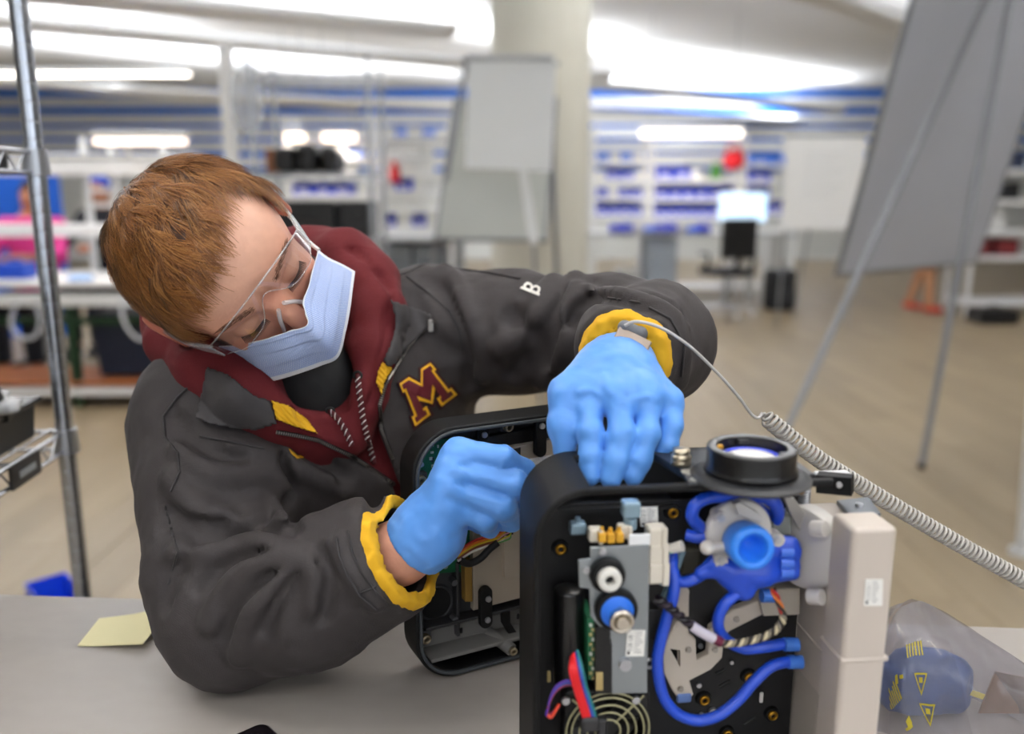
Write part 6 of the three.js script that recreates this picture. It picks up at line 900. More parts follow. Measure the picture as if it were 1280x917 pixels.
  for (const s of [-1, 1]) { for (let k = 0; k < 110; k++) { const t = rnd(), r = s * mix(0.013, 0.05, t), u = 0.0535 + 0.004 * Math.sin(t * 3) - 0.003 * t + rr(-0.0032, 0.0032), h = hl(r, u, 0.12); const a = V(0, 0, 0); let lo2 = 0.06, hi2 = 0.13; for (let n = 0; n < 22; n++) { const m2 = (lo2 + hi2) / 2, q = hl(r, u, m2); headField(q.x, q.y, q.z) < 0 ? lo2 = m2 : hi2 = m2; } const f = lo2; eb.push(bar(hl(r, u, f - 0.0005), hl(r + s * rr(0.004, 0.007), u + rr(-0.0006, 0.0025), f - 0.0003 - t * 0.001), 0.00028, 3, 0.0001)); }
    for (let k = 0; k < 26; k++) { const t = k / 25, r = s * mix(0.0185, 0.0445, t), u = 0.0205 + 0.0015 * (t - 0.5) ** 2 * 4; let lo2 = 0.05, hi2 = 0.13; for (let n = 0; n < 22; n++) { const m2 = (lo2 + hi2) / 2, q = hl(r, u, m2); headField(q.x, q.y, q.z) < 0 ? lo2 = m2 : hi2 = m2; } lash.push(bar(hl(r, u, lo2 - 0.0005), hl(r + s * 0.002 * (t - 0.3) * 2, u - 0.005, lo2 + 0.005), 0.0006, 3, 0.0002)); } }
  part(man, 'eyebrow', merge(eb), M('#6a3f24', 0.6), { label: 'light brown eyebrows' }); part(man, 'eyelash', merge(lash), M('#2c1a12', 0.6));
}

// --- mask: a pleated sheet that stands off the nose, with side seams and ear loops
const spline = (A, t) => { const n = A.length - 1, f = clamp(t, 0, 1) * n, i = Math.min(Math.floor(f), n - 1), u = f - i, p0 = A[Math.max(i - 1, 0)], p1 = A[i], p2 = A[i + 1], p3 = A[Math.min(i + 2, n)]; return V(0, 0, 0).addScaledVector(p0, -0.5 * u + u * u - 0.5 * u ** 3).addScaledVector(p1, 1 - 2.5 * u * u + 1.5 * u ** 3).addScaledVector(p2, 0.5 * u + 2 * u * u - 1.5 * u ** 3).addScaledVector(p3, -0.5 * u * u + 0.5 * u ** 3); };
function sheet(ptFn, nu, nv, thick) {
  const top = [], nrm = [], idx = [], uv = [];
  for (let j = 0; j <= nv; j++) for (let i = 0; i <= nu; i++) { top.push(ptFn(i / nu, j / nv)); uv.push(i / nu, j / nv); }
  const id = (i, j) => j * (nu + 1) + i, open = thick === 0;
  for (let j = 0; j <= nv; j++) for (let i = 0; i <= nu; i++) { const du = top[id(Math.min(i + 1, nu), j)].clone().sub(top[id(Math.max(i - 1, 0), j)]), dv = top[id(i, Math.min(j + 1, nv))].clone().sub(top[id(i, Math.max(j - 1, 0))]); nrm.push(dv.cross(du).normalize()); }
  const n = top.length, pos = []; for (const p of top) pos.push(p.x, p.y, p.z); top.forEach((p, k) => { const q = p.clone().addScaledVector(nrm[k], -thick); pos.push(q.x, q.y, q.z); });
  for (let j = 0; j < nv; j++) for (let i = 0; i < nu; i++) { const a = id(i, j), b = id(i + 1, j), c = id(i, j + 1), d = id(i + 1, j + 1); idx.push(a, c, b, b, c, d); if (!open) idx.push(a + n, b + n, c + n, b + n, d + n, c + n); }
  const rim = []; for (let i = 0; i < nu; i++) rim.push([id(i, 0), id(i + 1, 0)], [id(i + 1, nv), id(i, nv)]); for (let j = 0; j < nv; j++) rim.push([id(0, j + 1), id(0, j)], [id(nu, j), id(nu, j + 1)]);
  if (!open) for (const [a, b] of rim) idx.push(a, b, b + n, a, b + n, a + n);
  const g = new THREE.BufferGeometry(); g.setAttribute('position', new THREE.Float32BufferAttribute(pos, 3)); g.setAttribute('uv', new THREE.Float32BufferAttribute([...uv, ...uv], 2)); g.setIndex(idx); g.computeVertexNormals(); return g;
}
const maskRows = [
  [[264, 434, 0.868], [299, 431, 0.836], [330, 424, 0.806], [360, 414, 0.784], [384, 405, 0.774], [379, 378, 0.79], [386, 356, 0.812], [391, 336, 0.833], [398, 312, 0.862]],
  [[288, 441, 0.866], [310, 441, 0.838], [345, 434, 0.806], [377, 424, 0.785], [398, 417, 0.777], [399, 388, 0.794], [403, 363, 0.815], [408, 343, 0.838], [411, 322, 0.868]],
  [[302, 455, 0.868], [326, 456, 0.842], [358, 448, 0.812], [389, 438, 0.796], [412, 431, 0.79], [419, 398, 0.802], [422, 371, 0.824], [426, 349, 0.846], [428, 330, 0.872]],
  [[321, 481, 0.87], [350, 474, 0.85], [376, 466, 0.832], [401, 457, 0.822], [423, 446, 0.815], [433, 412, 0.824], [438, 386, 0.838], [441, 362, 0.855], [444, 339, 0.876]],
].map((row) => row.map((p, i) => at(p[0], p[1], p[2] - [0, 0.012, 0.014, 0.006, 0.002, 0.008, 0.014, 0.012, 0][i])));
const maskPoint = (s, t) => { const p = spline(maskRows.map((r) => spline(r, s)), t); const pl = 0.0016 * (((t * 3.6 + 0.35) % 1) - 0.5) * sstep(0, 0.08, s) * sstep(1, 0.92, s) * (t > 0.14 && t < 0.92 ? 1 : 0); return p.addScaledVector(Bh, pl + 0.0005 * noise(s * 30, t * 20, 3)); };
const maskTex = canvasTex(1024, 512, (g, w, h) => { g.fillStyle = '#8fa8de'; g.fillRect(0, 0, w, h); g.fillStyle = '#e3ebfa'; for (let j = 0; j < 52; j++) for (let i = 0; i < 104; i++) g.fillRect(i * 9.85 + (j % 2) * 4.9, j * 9.85, 5.6, 5.6); g.fillStyle = '#eef1f8'; g.fillRect(0, 0, w, 50); g.fillRect(0, h - 20, w, 20); g.fillStyle = '#c3cee6'; for (let i = 0; i < 128; i++) { g.fillRect(i * 8, 12, 4, 3); g.fillRect(i * 8, 38, 4, 3); } g.fillStyle = '#e6ebf6'; g.fillRect(0, 0, 26, h); g.fillRect(w - 26, 0, 26, h); });
const maskMesh = part(man, 'face_mask', sheet(maskPoint, 96, 48, 0.0012), new THREE.MeshPhysicalMaterial({ map: maskTex, roughness: 0.85, transmission: 0.18, thickness: 0, side: THREE.DoubleSide }), { label: 'pale blue pleated face mask' });
part(maskMesh, 'ear_loop', tube([maskPoint(1, 0.03), at(384, 300, 0.872), at(368, 277, 0.885), at(354, 262, 0.9)], 0.0022, 30, 6), M('#f1f3f5', 0.8)); part(maskMesh, 'ear_loop', tube([maskPoint(0, 0.03), at(258, 432, 0.877), at(243, 427, 0.885), at(233, 418, 0.9)], 0.0018, 30, 6), M('#f1f3f5', 0.8));

// --- safety glasses: one wrapped clear lens, brow edge, nose pads, clear temples
{
  const lensAt = (th, k) => { const f = 0.034 + 0.079 * Math.cos(th), r = 0.073 * Math.sin(th), u0 = f - 0.033, a = Math.abs(r), nose = 0.026 * Math.exp(-((r / 0.015) ** 2)), dep = mix(0.043, 0.03, sstep(0.7, 1.15, Math.abs(th))) - nose; return hl(r, u0 - k * dep, f - k * 0.004); };
  const TH = 1.18, m = M('#f7fafc', 0.04, 0, { transmission: 1, thickness: 0, ior: 1.5 }), edge = M('#f3f5f6', 0.08, 0, { transmission: 0.8, thickness: 0 });
  const lens = part(man, 'safety_glasses', sheet((s, t) => lensAt((s * 2 - 1) * TH, t), 80, 16, 0), m, { label: 'clear wraparound safety glasses' });
  const edgeLine = (k, n = 40, T = TH) => Array.from({ length: n + 1 }, (_, i) => lensAt((i / n * 2 - 1) * T, k));
  part(lens, 'brow_edge', tube(edgeLine(0), 0.0009, 100, 6), edge); part(lens, 'lower_edge', tube(edgeLine(1), 0.0005, 120, 6), edge);
  for (const s of [-1, 1]) part(lens, 'nose_pad', tube([hl(s * 0.004, 0.034, 0.107), hl(s * 0.0105, 0.022, 0.105), hl(s * 0.0155, 0.006, 0.101), hl(s * 0.018, -0.002, 0.098)], 0.0022, 24, 8), M('#ffffff', 0.2, 0, { transmission: 0.55, thickness: 0 }));
  for (const s of [-1, 1]) { const a = lensAt(s * TH, 0.15), b = lensAt(s * TH, 0.85), mid = a.clone().lerp(b, 0.5), e = hl(s * 0.083, 0.032, -0.006), h2 = hl(s * 0.08, 0.026, 0.03); part(lens, 'temple', sheet((q, t) => { const c = spline([mid, h2, e, hl(s * 0.08, 0.018, -0.035)], q), hgt = mix(a.distanceTo(b), 0.008, sstep(0, 0.45, q)); return c.addScaledVector(Uh, (0.5 - t) * hgt).addScaledVector(Rh, s * 0.001); }, 30, 4, 0.0018), M('#eef3f6', 0.08, 0, { transmission: 0.8, thickness: 0 })); part(lens, 'temple_edge', tube([a, hl(s * 0.081, 0.034, 0.03), hl(s * 0.083, 0.036, -0.006)], 0.0012, 20, 6), edge); }
}

// --- gloves: palm, five separate fingers, creased rubber, a rolled cuff
const M_glove = new THREE.MeshPhysicalMaterial({ color: '#5a98e6', roughness: 0.42, sheen: 0.25, sheenColor: new THREE.Color('#bcdcff'), clearcoat: 0.08, clearcoatRoughness: 0.5 });
function glove(label, wrist, wr, knuckles, fingers, thumb, cuffEnd, creases, seed, palmK = 0.012) {
  fingers = fingers.map((f) => f.map((p) => [p[0], p[1], p[2], p[3] * 1.0])); const K = knuckles.map((p) => at(...p)), bones = K.map((k, i) => cone(wrist, k, wr * 0.62, 0.0125)), F = fingers.map((f) => chain(f.map((p) => at(p[0], p[1], p[2])), f.map((p) => p[3]), 0.004)), T = chain(thumb.map((p) => at(p[0], p[1], p[2])), thumb.map((p) => p[3]), 0.006);
  const webs = []; for (let i = 0; i + 1 < K.length; i++) webs.push(cone(K[i].clone().lerp(wrist, 0.1), K[i + 1].clone().lerp(wrist, 0.1), 0.013, 0.013));
  const sleeve = cone(wrist, cuffEnd, wr, wr * 0.98), cr = creases.map(([pts, w, h]) => ({ c: chain(pts.map((p) => at(...p)), pts.map(() => 0.0005), 0.0005), w, h }));
  const cutN = cuffEnd.clone().sub(wrist).normalize(), cutK = cutN.dot(cuffEnd);
  const field = (x, y, z) => {
    let d = 1e9; for (const q of bones) d = smin(d, q(x, y, z), palmK); for (const q of webs) d = smin(d, q(x, y, z), 0.01); d = smin(d, sleeve(x, y, z), 0.025);
    let e = 1e9; for (const q of F) e = Math.min(e, q(x, y, z)); d = smin(d, e, 0.006); d = smin(d, T(x, y, z), 0.008);
    if (d < 0.012) { for (const q of cr) d -= q.h * Math.exp(-Math.pow(q.c(x, y, z) / q.w, 2)); d += 0.00075 * noise(x * 120 + seed, y * 120, z * 120) + 0.0007 * noise(x * 50, y * 90 + seed, z * 50); }
    return Math.max(d, cutN.x * x + cutN.y * y + cutN.z * z - cutK);
  };
  const pts = [wrist, cuffEnd, ...K, ...fingers.flat().map((p) => at(p[0], p[1], p[2])), ...thumb.map((p) => at(p[0], p[1], p[2]))], b = new THREE.Box3().setFromPoints(pts).expandByScalar(0.045);
  return part(man, 'glove', surfaceNets(field, b.min, b.max, 0.0019, 6), M_glove, { label });
}
glove('blue rubber glove on the hand that pinches inside the cover', at(536, 664, 0.752), 0.03, [[573, 566, 0.738], [569, 587, 0.732], [563, 607, 0.73], [557, 628, 0.732]],
  [[[573, 566, 0.738, 0.0125], [628, 572, 0.735, 0.0112], [656, 588, 0.75, 0.0095], [668, 600, 0.762, 0.0082]], [[569, 587, 0.732, 0.0125], [643, 604, 0.732, 0.0118], [655, 624, 0.755, 0.0098], [646, 632, 0.775, 0.0085]], [[563, 607, 0.73, 0.0122], [629, 633, 0.732, 0.0115], [640, 650, 0.755, 0.0098], [626, 652, 0.775, 0.0085]], [[557, 628, 0.732, 0.0118], [606, 648, 0.737, 0.0106], [612, 658, 0.757, 0.0092], [600, 656, 0.772, 0.008]]],
  [[545, 650, 0.772, 0.016], [600, 640, 0.785, 0.0125], [640, 622, 0.782, 0.0105], [664, 607, 0.772, 0.0085]], at(516, 682, 0.757),
  [[[[505, 662, 0.728], [520, 690, 0.722], [540, 705, 0.73]], 0.0025, 0.002], [[[512, 650, 0.728], [530, 676, 0.72], [552, 694, 0.735]], 0.003, 0.0018], [[[528, 640, 0.725], [545, 668, 0.718], [568, 686, 0.735]], 0.0035, 0.0015], [[[575, 582, 0.722], [610, 590, 0.72], [640, 596, 0.722]], 0.003, -0.002], [[[570, 604, 0.718], [600, 612, 0.72], [628, 620, 0.722]], 0.003, -0.002], [[[562, 624, 0.716], [590, 636, 0.72], [610, 642, 0.722]], 0.003, -0.002], [[[548, 600, 0.718], [540, 640, 0.716]], 0.006, 0.0015]], 3.1);
glove('blue rubber glove on the hand laid on the top of the machine', at(771, 470, 0.717), 0.032, [[736, 489, 0.686], [772, 497, 0.677], [806, 498, 0.68], [834, 503, 0.69]],
  [[[736, 489, 0.686, 0.0108], [739, 540, 0.668, 0.0099], [739, 572, 0.664, 0.0096], [737, 594, 0.662, 0.0088]], [[773, 497, 0.677, 0.0112], [777, 542, 0.662, 0.0106], [770, 576, 0.657, 0.0097], [764, 597, 0.656, 0.0086]], [[808, 498, 0.68, 0.0102], [810, 541, 0.664, 0.0094], [800, 574, 0.66, 0.0088], [792, 594, 0.659, 0.0082]], [[837, 503, 0.69, 0.0096], [840, 533, 0.676, 0.0086], [834, 556, 0.673, 0.008], [828, 567, 0.673, 0.0075]]],
  [[752, 458, 0.712, 0.02], [708, 492, 0.69, 0.0145], [703, 530, 0.682, 0.0115], [706, 562, 0.682, 0.0095]], at(775, 460, 0.735),
  [[[[722, 468, 0.7], [752, 456, 0.69], [800, 462, 0.69]], 0.003, 0.0014], [[[728, 460, 0.69], [775, 440, 0.685], [815, 462, 0.685]], 0.0035, 0.0014], [[[724, 490, 0.672], [738, 486, 0.668], [750, 494, 0.668]], 0.0025, 0.0016], [[[754, 470, 0.675], [762, 490, 0.665], [782, 504, 0.662]], 0.0025, 0.0016], [[[790, 500, 0.665], [808, 494, 0.663], [822, 500, 0.668]], 0.0025, 0.0015], [[[800, 470, 0.68], [820, 485, 0.674], [840, 505, 0.68]], 0.003, 0.0015]], 7.7);
// --- details of the clothes, each lying on the cloth
const clothField = (x, y, z) => Math.min(jacketField(x, y, z), hoodField(x, y, z));
const follow = (field, pts, lift = 0.001, dense = 4) => { const px = []; for (let i = 0; i + 1 < pts.length; i++) for (let k = 0; k < dense; k++) px.push([mix(pts[i][0], pts[i + 1][0], k / dense), mix(pts[i][1], pts[i + 1][1], k / dense)]); px.push(pts[pts.length - 1]); const out = []; let last = null; for (const [x, y] of px) { const h = meet(field, x, y, 0.6, 1.4); if (h && (last === null || Math.abs(h.d - last) < 0.05)) { last = h.d; out.push(at(x, y, h.d - lift)); } } return out; };
function piping(pts, r = 0.0012, mat = M_jacketDark, name = 'seam', field = jacketField) { const c = follow(field, pts, r * 0.9, 14); if (c.length > 2) part(jacketMesh, name, tube(c, r, c.length * 2, 5), mat); }
piping([[250, 470], [222, 496], [204, 520], [206, 546], [222, 566], [224, 590], [213, 614]]); piping([[482, 348], [507, 341], [530, 330], [548, 322]]); piping([[508, 345], [537, 367], [562, 389], [574, 412], [578, 440]]); piping([[575, 336], [610, 340], [650, 348]]);
piping([[420, 671], [424, 695], [434, 720], [450, 745], [470, 762]], 0.0014); piping([[434, 663], [440, 690], [452, 715], [468, 738], [486, 755]], 0.001); piping([[450, 741], [470, 733]], 0.001); piping([[206, 632], [214, 660], [222, 690], [210, 730]]); piping([[760, 372], [800, 378], [838, 398], [856, 430], [852, 470]], 0.0012); piping([[250, 545], [290, 552], [330, 560]], 0.0011);
// stand-up collar, both halves
const M_collar = new THREE.MeshPhysicalMaterial({ color: '#353233', roughness: 0.72, sheen: 0.3, sheenColor: new THREE.Color('#8a8484'), bumpMap: weave, bumpScale: 0.0004 });
part(jacketMesh, 'collar', drape(clothField, [[258, 458], [250, 498], [244, 522], [262, 530], [290, 535], [319, 538], [346, 530], [343, 516], [338, 500], [318, 494], [286, 468]], 0.009, 0.006, 3, [], [0.6, 1.4], (x, y) => 0.003 * Math.sin((x + y) * 0.05)), M_collar);
part(jacketMesh, 'collar', drape(clothField, [[488, 374], [505, 380], [538, 392], [543, 402], [524, 420], [508, 436], [494, 456], [484, 458], [479, 450], [492, 420], [494, 398]], 0.009, 0.006, 3, [], [0.6, 1.4]), M_collar);
const fleece = (x, y) => 0.002 * Math.sin(x * 0.9) * Math.sin(y * 0.9);
part(jacketMesh, 'lining', drape(clothField, [[339, 500], [345, 524], [368, 533], [398, 542], [384, 523], [360, 506]], 0.006, 0.006, 2, [], [0.6, 1.4], fleece), M_yellow, { label: 'yellow fleece lining' });
part(jacketMesh, 'lining', drape(clothField, [[478, 452], [491, 460], [481, 478], [477, 494], [470, 478], [472, 464]], 0.006, 0.006, 2, [], [0.6, 1.4], fleece), M_yellow);
// zip: two tapes with fine teeth
function zip(pts, w) { const c = follow(clothField, pts, 0.004, 8), cv = curve(c), L = cv.getLength(), g = []; for (let s = 0; s < L; s += 0.0023) { const u = s / L, p = cv.getPointAt(u), t = cv.getTangentAt(u), q = new THREE.Quaternion().setFromUnitVectors(V(1, 0, 0), t); g.push(new THREE.BoxGeometry(0.0013, 0.003, 0.002).applyQuaternion(q).translate(p.x, p.y, p.z)); } const z = part(jacketMesh, 'zip', merge(g), M('#8f8a84', 0.35, 0.8)); part(z, 'zip_tape', tube(c.map((p) => p.clone().addScaledVector(ray(400, 500), 0.0014)), 0.0024, c.length * 2, 6), M_black); return c; }
const zr = zip([[541, 402], [526, 417], [511, 433], [495, 459], [482, 480], [475, 506], [477, 537], [491, 573]], 0.004);
zip([[346, 540], [370, 544], [397, 550], [442, 571], [468, 588], [492, 605]], 0.004);
part(jacketMesh, 'zip_pull', rbox(0.006, 0.014, 0.003, zr[0].x - 0.002, zr[0].y - 0.004, zr[0].z + 0.003, 0.001), M('#a9a6a2', 0.3, 0.9));
// block letter on the chest in maroon edged with gold, and the white letter on the sleeve
const letterM = (g = 0) => [[-g, -g], [0.33 + g, -g], [0.33 + g, 0.17 + g], [0.27, 0.17 + g], [0.27, 0.5 - g * 2.2], [0.5, 0.2 - g * 1.6], [0.73, 0.5 - g * 2.2], [0.73, 0.17 + g], [0.67 - g, 0.17 + g], [0.67 - g, -g], [1 + g, -g], [1 + g, 0.17 + g], [0.93 + g, 0.17 + g], [0.93 + g, 0.83 - g], [1 + g, 0.83 - g], [1 + g, 1 + g], [0.72 - g * 0.6, 1 + g], [0.5, 0.68 + g * 1.5], [0.28 + g * 0.6, 1 + g], [-g, 1 + g], [-g, 0.83 - g], [0.07 - g, 0.83 - g], [0.07 - g, 0.17 + g], [-g, 0.17 + g]];
const Mx = ([u, v]) => { const ax = 49, ay = -37, bx = -19 + u * -12, by = -50 + u * 12; return [520 + u * ax + v * bx, 530 + u * ay + v * by]; };
const badge = part(jacketMesh, 'chest_letter', drape(jacketField, letterM(0.09).map(Mx), 0.0022, 0.003, 0.9), M('#3a0710', 0.7), { label: 'maroon and gold block letter M' });
part(badge, 'gold_edge', drape(jacketField, letterM(0.035).map(Mx), 0.0032, 0.0015, 0.8), M('#f0b41c', 0.6)); part(badge, 'letter_face', drape(jacketField, letterM(-0.022).map(Mx), 0.0044, 0.0018, 0.8), M('#5e0f1c', 0.65));
const Bx = ([u, v]) => [650 + u * 24 + v * 5, 360.5 + u * 9.5 - v * 11];
part(jacketMesh, 'sleeve_letter', drape(jacketField, [[0, 0], [1, 0], [1, 0.28], [0.94, 0.28], [0.94, 0.6], [0.86, 0.92], [0.72, 1], [0.58, 0.92], [0.52, 0.74], [0.46, 0.9], [0.32, 0.98], [0.16, 0.9], [0.08, 0.6], [0.08, 0.28], [0, 0.28]].map(Bx), 0.002, 0.003, 0.8, [[[0.22, 0.34], [0.44, 0.34], [0.42, 0.62], [0.32, 0.72], [0.23, 0.62]].map(Bx), [[0.58, 0.34], [0.8, 0.34], [0.8, 0.64], [0.71, 0.74], [0.6, 0.64]].map(Bx)]), M('#e6e2da', 0.7), { label: 'white letter B on the sleeve' });
const mark = part(jacketMesh, 'emblem', drape(jacketField, [[360, 559], [365, 563], [372, 569], [378, 568], [384, 561], [390, 557], [385, 566], [379, 572], [371, 573], [364, 567]], 0.0022, 0.003, 0.8), M('#c9951c', 0.6), { label: 'small gold V shaped emblem' });
// fleece showing at both cuffs
const cuffRing = (sleeve, cut, a, b) => (x, y, z) => { const s = Math.max(sleeve(x, y, z), jacketSolid(x, y, z)) + 0.0075, n = 0.0018 * noise(x * 110, y * 110, z * 110) + 0.0014 * noise(x * 240, y * 240, z * 240); return Math.max(Math.abs(s) - 0.0055 - n, cut(x, y, z) - a - n, -cut(x, y, z) - b); };
const nearC = (c, r) => [c.clone().addScalar(-r), c.clone().addScalar(r)];
{ const [a, b] = nearC(P.cuA, 0.1); part(jacketMesh, 'cuff_lining', surfaceNets(cuffRing(foreA, cutA, 0.007, 0.03), a, b, 0.0026), M_yellow, { label: 'yellow fleece cuff lining' }); }
{ const [a, b] = nearC(P.cuB, 0.11); part(jacketMesh, 'cuff_lining', surfaceNets(cuffRing(foreB, cutB, 0.009, 0.03), a, b, 0.0026), M_yellow); }
{ const [a, b] = nearC(P.cuB, 0.11); part(hoodMesh, 'sleeve_cuff', surfaceNets((x, y, z) => Math.max(Math.abs(foreB(x, y, z) + 0.0115) - 0.003, cutB(x, y, z) + 0.002, -cutB(x, y, z) - 0.05), a, b, 0.0026), M('#2a070c', 0.9), { label: 'dark maroon inner cuff' }); }
// two braided cords of the hood
for (const pts of [[[413, 514], [422, 522], [432, 538], [440, 556]], [[447, 469], [450, 495], [454, 523], [459, 544], [468, 579]]]) {
  const c = follow((x, y, z) => Math.min(hoodField(x, y, z), jacketField(x, y, z)), pts, 0.003, 6), cv = curve(c), tg = new THREE.TubeGeometry(cv, 120, 0.0027, 8);
  const cord = part(hoodMesh, 'drawcord', tg, M('#4a0f16', 0.85)); const fleck = [];
  const Lc = cv.getLength(); for (let s = 0.02; s < 0.97; s += 0.0066 / Lc) { const p = cv.getPointAt(s), q = cv.getPointAt(Math.min(1, s + 0.0042 / Lc)), side = cv.getTangentAt(s).cross(V(0, 0, 1)).normalize(); fleck.push(tube([p.clone().addScaledVector(side, -0.0028).add(V(0, 0, 0.0012)), p.clone().lerp(q, 0.5).add(V(0, 0.0004, 0.0036)), q.clone().addScaledVector(side, 0.0028).add(V(0, 0, 0.0012))], 0.0006, 8, 4)); }
  part(cord, 'white_thread', merge(fleck), M('#d9d4cf', 0.8)); part(cord, 'eyelet', new THREE.TorusGeometry(0.004, 0.0013, 8, 16).translate(c[0].x, c[0].y, c[0].z), M('#2a2a2a', 0.4, 0.6));
}
// --- wrist strap with its coiled lead
{
  const o = thing('wrist_strap', 'grounding wrist strap with a grey coiled cord running off to the right', 'wrist strap');
  const ax = P.cuB.clone().sub(P.foB).normalize(), c = at(777, 458, 0.75), q = new THREE.Quaternion().setFromUnitVectors(V(0, 1, 0), ax);
  const band = part(o, 'band', lathe([[0.0315, -0.012], [0.0335, -0.012], [0.0338, 0], [0.0335, 0.008], [0.0315, 0.008], [0.0312, 0], [0.0315, -0.012]], 48).applyQuaternion(q).translate(c.x, c.y, c.z), M('#1e0d12', 0.85), { label: 'dark woven band' });
  const pl = at(791, 425, 0.706), k = at(792, 413, 0.716); part(o, 'buckle', rbox(0.03, 0.012, 0.004, 0, 0, 0, 0.0015).rotateZ(-0.5).rotateX(-0.5).translate(pl.x, pl.y, pl.z), M('#a39488', 0.35, 0.7));
  const capA = at(781, 409, 0.712), capB = at(800, 417, 0.712); part(o, 'snap', merge(bar(capA, capB, 0.0058, 16), new THREE.SphereGeometry(0.0062, 16, 12).translate(capA.x, capA.y, capA.z), new THREE.SphereGeometry(0.0066, 16, 12).translate(capB.x, capB.y, capB.z)), M('#66686c', 0.45));
  const lead = [[781, 407, 0.706], [792, 402, 0.704], [820, 407, 0.706], [856, 428, 0.715], [890, 459, 0.73], [922, 494, 0.745], [942, 520, 0.756], [948, 522, 0.758], [953, 516, 0.76]].map((p) => at(...p));
  part(o, 'lead', tube(lead, 0.0014, 80, 8), M('#b9b6b2', 0.4));
  const mid = curve([[953, 517, 0.76], [975, 536, 0.765], [1020, 571, 0.775], [1075, 606, 0.79], [1140, 645, 0.8], [1210, 686, 0.81], [1290, 731, 0.82], [1400, 800, 0.83]].map((p) => at(...p))), L = mid.getLength(), turns = Math.round(L / 0.0052), pts = [];
  for (let i = 0; i <= turns * 12; i++) { const u = i / (turns * 12), p = mid.getPointAt(u), t = mid.getTangentAt(u), s = t.clone().cross(V(0, 1, 0)).normalize(), b = s.clone().cross(t), a = i / 12 * Math.PI * 2, R = 0.0058 * sstep(0, 0.02, u) + 0.001; pts.push(p.addScaledVector(s, R * Math.cos(a)).addScaledVector(b, R * Math.sin(a))); }
  const cv = new THREE.CatmullRomCurve3(pts); cv.getPointAt = cv.getPoint; cv.getTangentAt = cv.getTangent; part(o, 'coil', new THREE.TubeGeometry(cv, turns * 14, 0.0015, 6), M('#b2aea8', 0.45), { label: 'tight grey coil of the cord' });
  const s0 = pts[pts.length - 1]; settle(o);
}
settle(man);
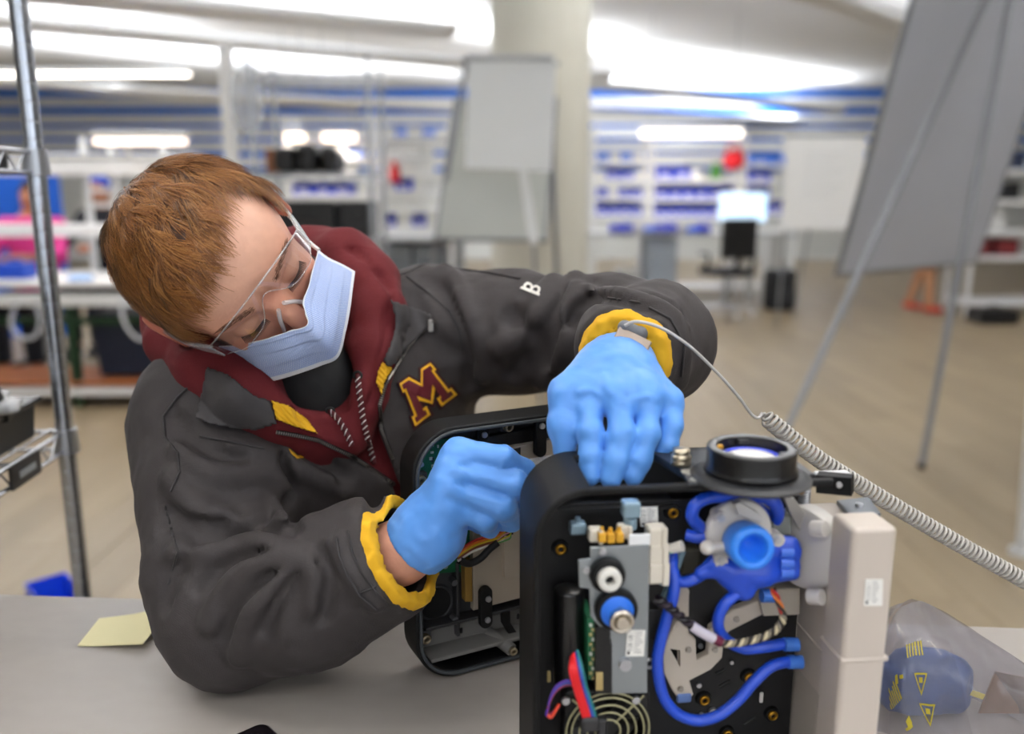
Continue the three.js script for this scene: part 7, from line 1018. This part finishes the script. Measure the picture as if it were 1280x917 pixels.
// --- clear bag at the lower right, with a blue pouch and a brown card inside
{
  const o = thing('plastic_bag', 'clear plastic bag with yellow print beside the cream side case', 'bag');
  const rows = [[[1104, 800, 0.74], [1117, 768, 0.74], [1138, 752, 0.745], [1165, 757, 0.75], [1225, 793, 0.75], [1310, 848, 0.75]], [[1100, 850, 0.735], [1120, 828, 0.722], [1150, 818, 0.716], [1190, 826, 0.716], [1245, 852, 0.722], [1320, 890, 0.73]], [[1094, 893, 0.745], [1125, 905, 0.72], [1160, 910, 0.715], [1210, 916, 0.715], [1260, 925, 0.72], [1325, 940, 0.735]], [[1092, 915, 0.745], [1125, 948, 0.735], [1165, 965, 0.728], [1215, 972, 0.725], [1265, 980, 0.722], [1330, 985, 0.72]]].map((r) => r.map((p) => at(...p)));
  const back = rows.map((r, j) => r.map((p, i) => { const q = p.clone(); const k = j === 0 ? 0.004 : 0.05 + 0.01 * j; q.z -= k * (i === 0 || i === 5 ? 0.15 : 1); q.y = Math.max(q.y, TABLE_Y + 0.002); return q; })); for (const r of rows) for (const p of r) p.y = Math.max(p.y, TABLE_Y + 0.0015);
  const M_film = M('#d4d2d6', 0.16, 0, { transmission: 0.86, thickness: 0, ior: 1.45 });
  const crumple = (A, s) => (u, v) => { const p = spline(A.map((r) => spline(r, u)), v); return p.add(V(0, 0.0012 * noise(u * 9, v * 9, s), 0.004 * noise(u * 6 + s, v * 5, s) + 0.003 * Math.abs(noise(u * 14, v * 3, s + 4)))); };
  const film = part(o, 'front_film', sheet(crumple(rows, 1), 60, 40, 0), M_film); part(o, 'back_film', sheet(crumple(back, 5), 50, 30, 0), M_film);
  const tex = canvasTex(512, 512, (g) => { g.clearRect(0, 0, 512, 512); g.fillStyle = '#a99a18'; g.strokeStyle = '#a99a18'; g.lineWidth = 7; const tri = (x, y, s) => { g.beginPath(); g.moveTo(x, y - s); g.lineTo(x + s, y + s * 0.8); g.lineTo(x - s, y + s * 0.8); g.closePath(); g.stroke(); g.fillRect(x - s * 0.3, y, s * 0.6, s * 0.5); }; g.save(); g.translate(120, 150); g.rotate(0.5); g.fillRect(-20, -30, 70, 22); g.fillRect(10, -12, 46, 44); for (let i = 0; i < 7; i++) g.fillRect(-60 + i * 16, 120, 9, 70 + (i % 3) * 12); g.restore(); tri(300, 210, 44); tri(270, 320, 38); for (let i = 0; i < 6; i++) { g.fillRect(180 + i * 24, 420, 12, 60); } g.fillRect(60, 330, 24, 40); g.fillRect(96, 350, 30, 16); });
  part(film, 'print', sheet((u, v) => crumple(rows, 1)(0.12 + u * 0.5, 0.22 + v * 0.62).add(V(0, 0, 0.0008)), 30, 30, 0), new THREE.MeshPhysicalMaterial({ map: tex, alphaTest: 0.5, roughness: 0.5, side: THREE.DoubleSide }));
  const y = at(1222, 868, 0.722), lb = part(film, 'yellow_tab', rbox(0.012, 0.005, 0.001, 0, 0, 0, 0.0004).rotateZ(-0.35).translate(y.x, y.y, y.z), M('#d6c312', 0.5));
  settle(o);
  const c = at(1150, 868, 0.765), q = ball(V(c.x, Math.max(c.y, TABLE_Y + 0.032), c.z), 0.042, 0.034, 0.017), b2 = ball(V(c.x + 0.022, TABLE_Y + 0.028, c.z), 0.026, 0.022, 0.013);
  solo('pouch', 'blue pouch inside the clear plastic bag', 'pouch', surfaceNets((x, yy, z) => Math.max(smin(q(x, yy, z), b2(x, yy, z), 0.012) + 0.006 * noise(x * 38, yy * 38, z * 38) + 0.004 * Math.abs(noise(x * 70, yy * 70, z * 70)), TABLE_Y + 0.003 - yy), c.clone().addScalar(-0.07), c.clone().addScalar(0.07), 0.0028), M('#064a94', 0.4));
  const k = at(1262, 905, 0.765); const g = extrude(shapeOf([[-0.03, 0], [0.035, 0], [0.04, 0.026], [-0.012, 0.036]]), 0.003, 0.0006).rotateX(-0.35); g.computeBoundingBox(); g.translate(k.x, TABLE_Y + 0.004 - g.boundingBox.min.y, k.z); solo('card', 'brown card inside the clear plastic bag at the right edge', 'card', g, M('#7d5a3c', 0.75));
}
renderer.render(scene, camera);
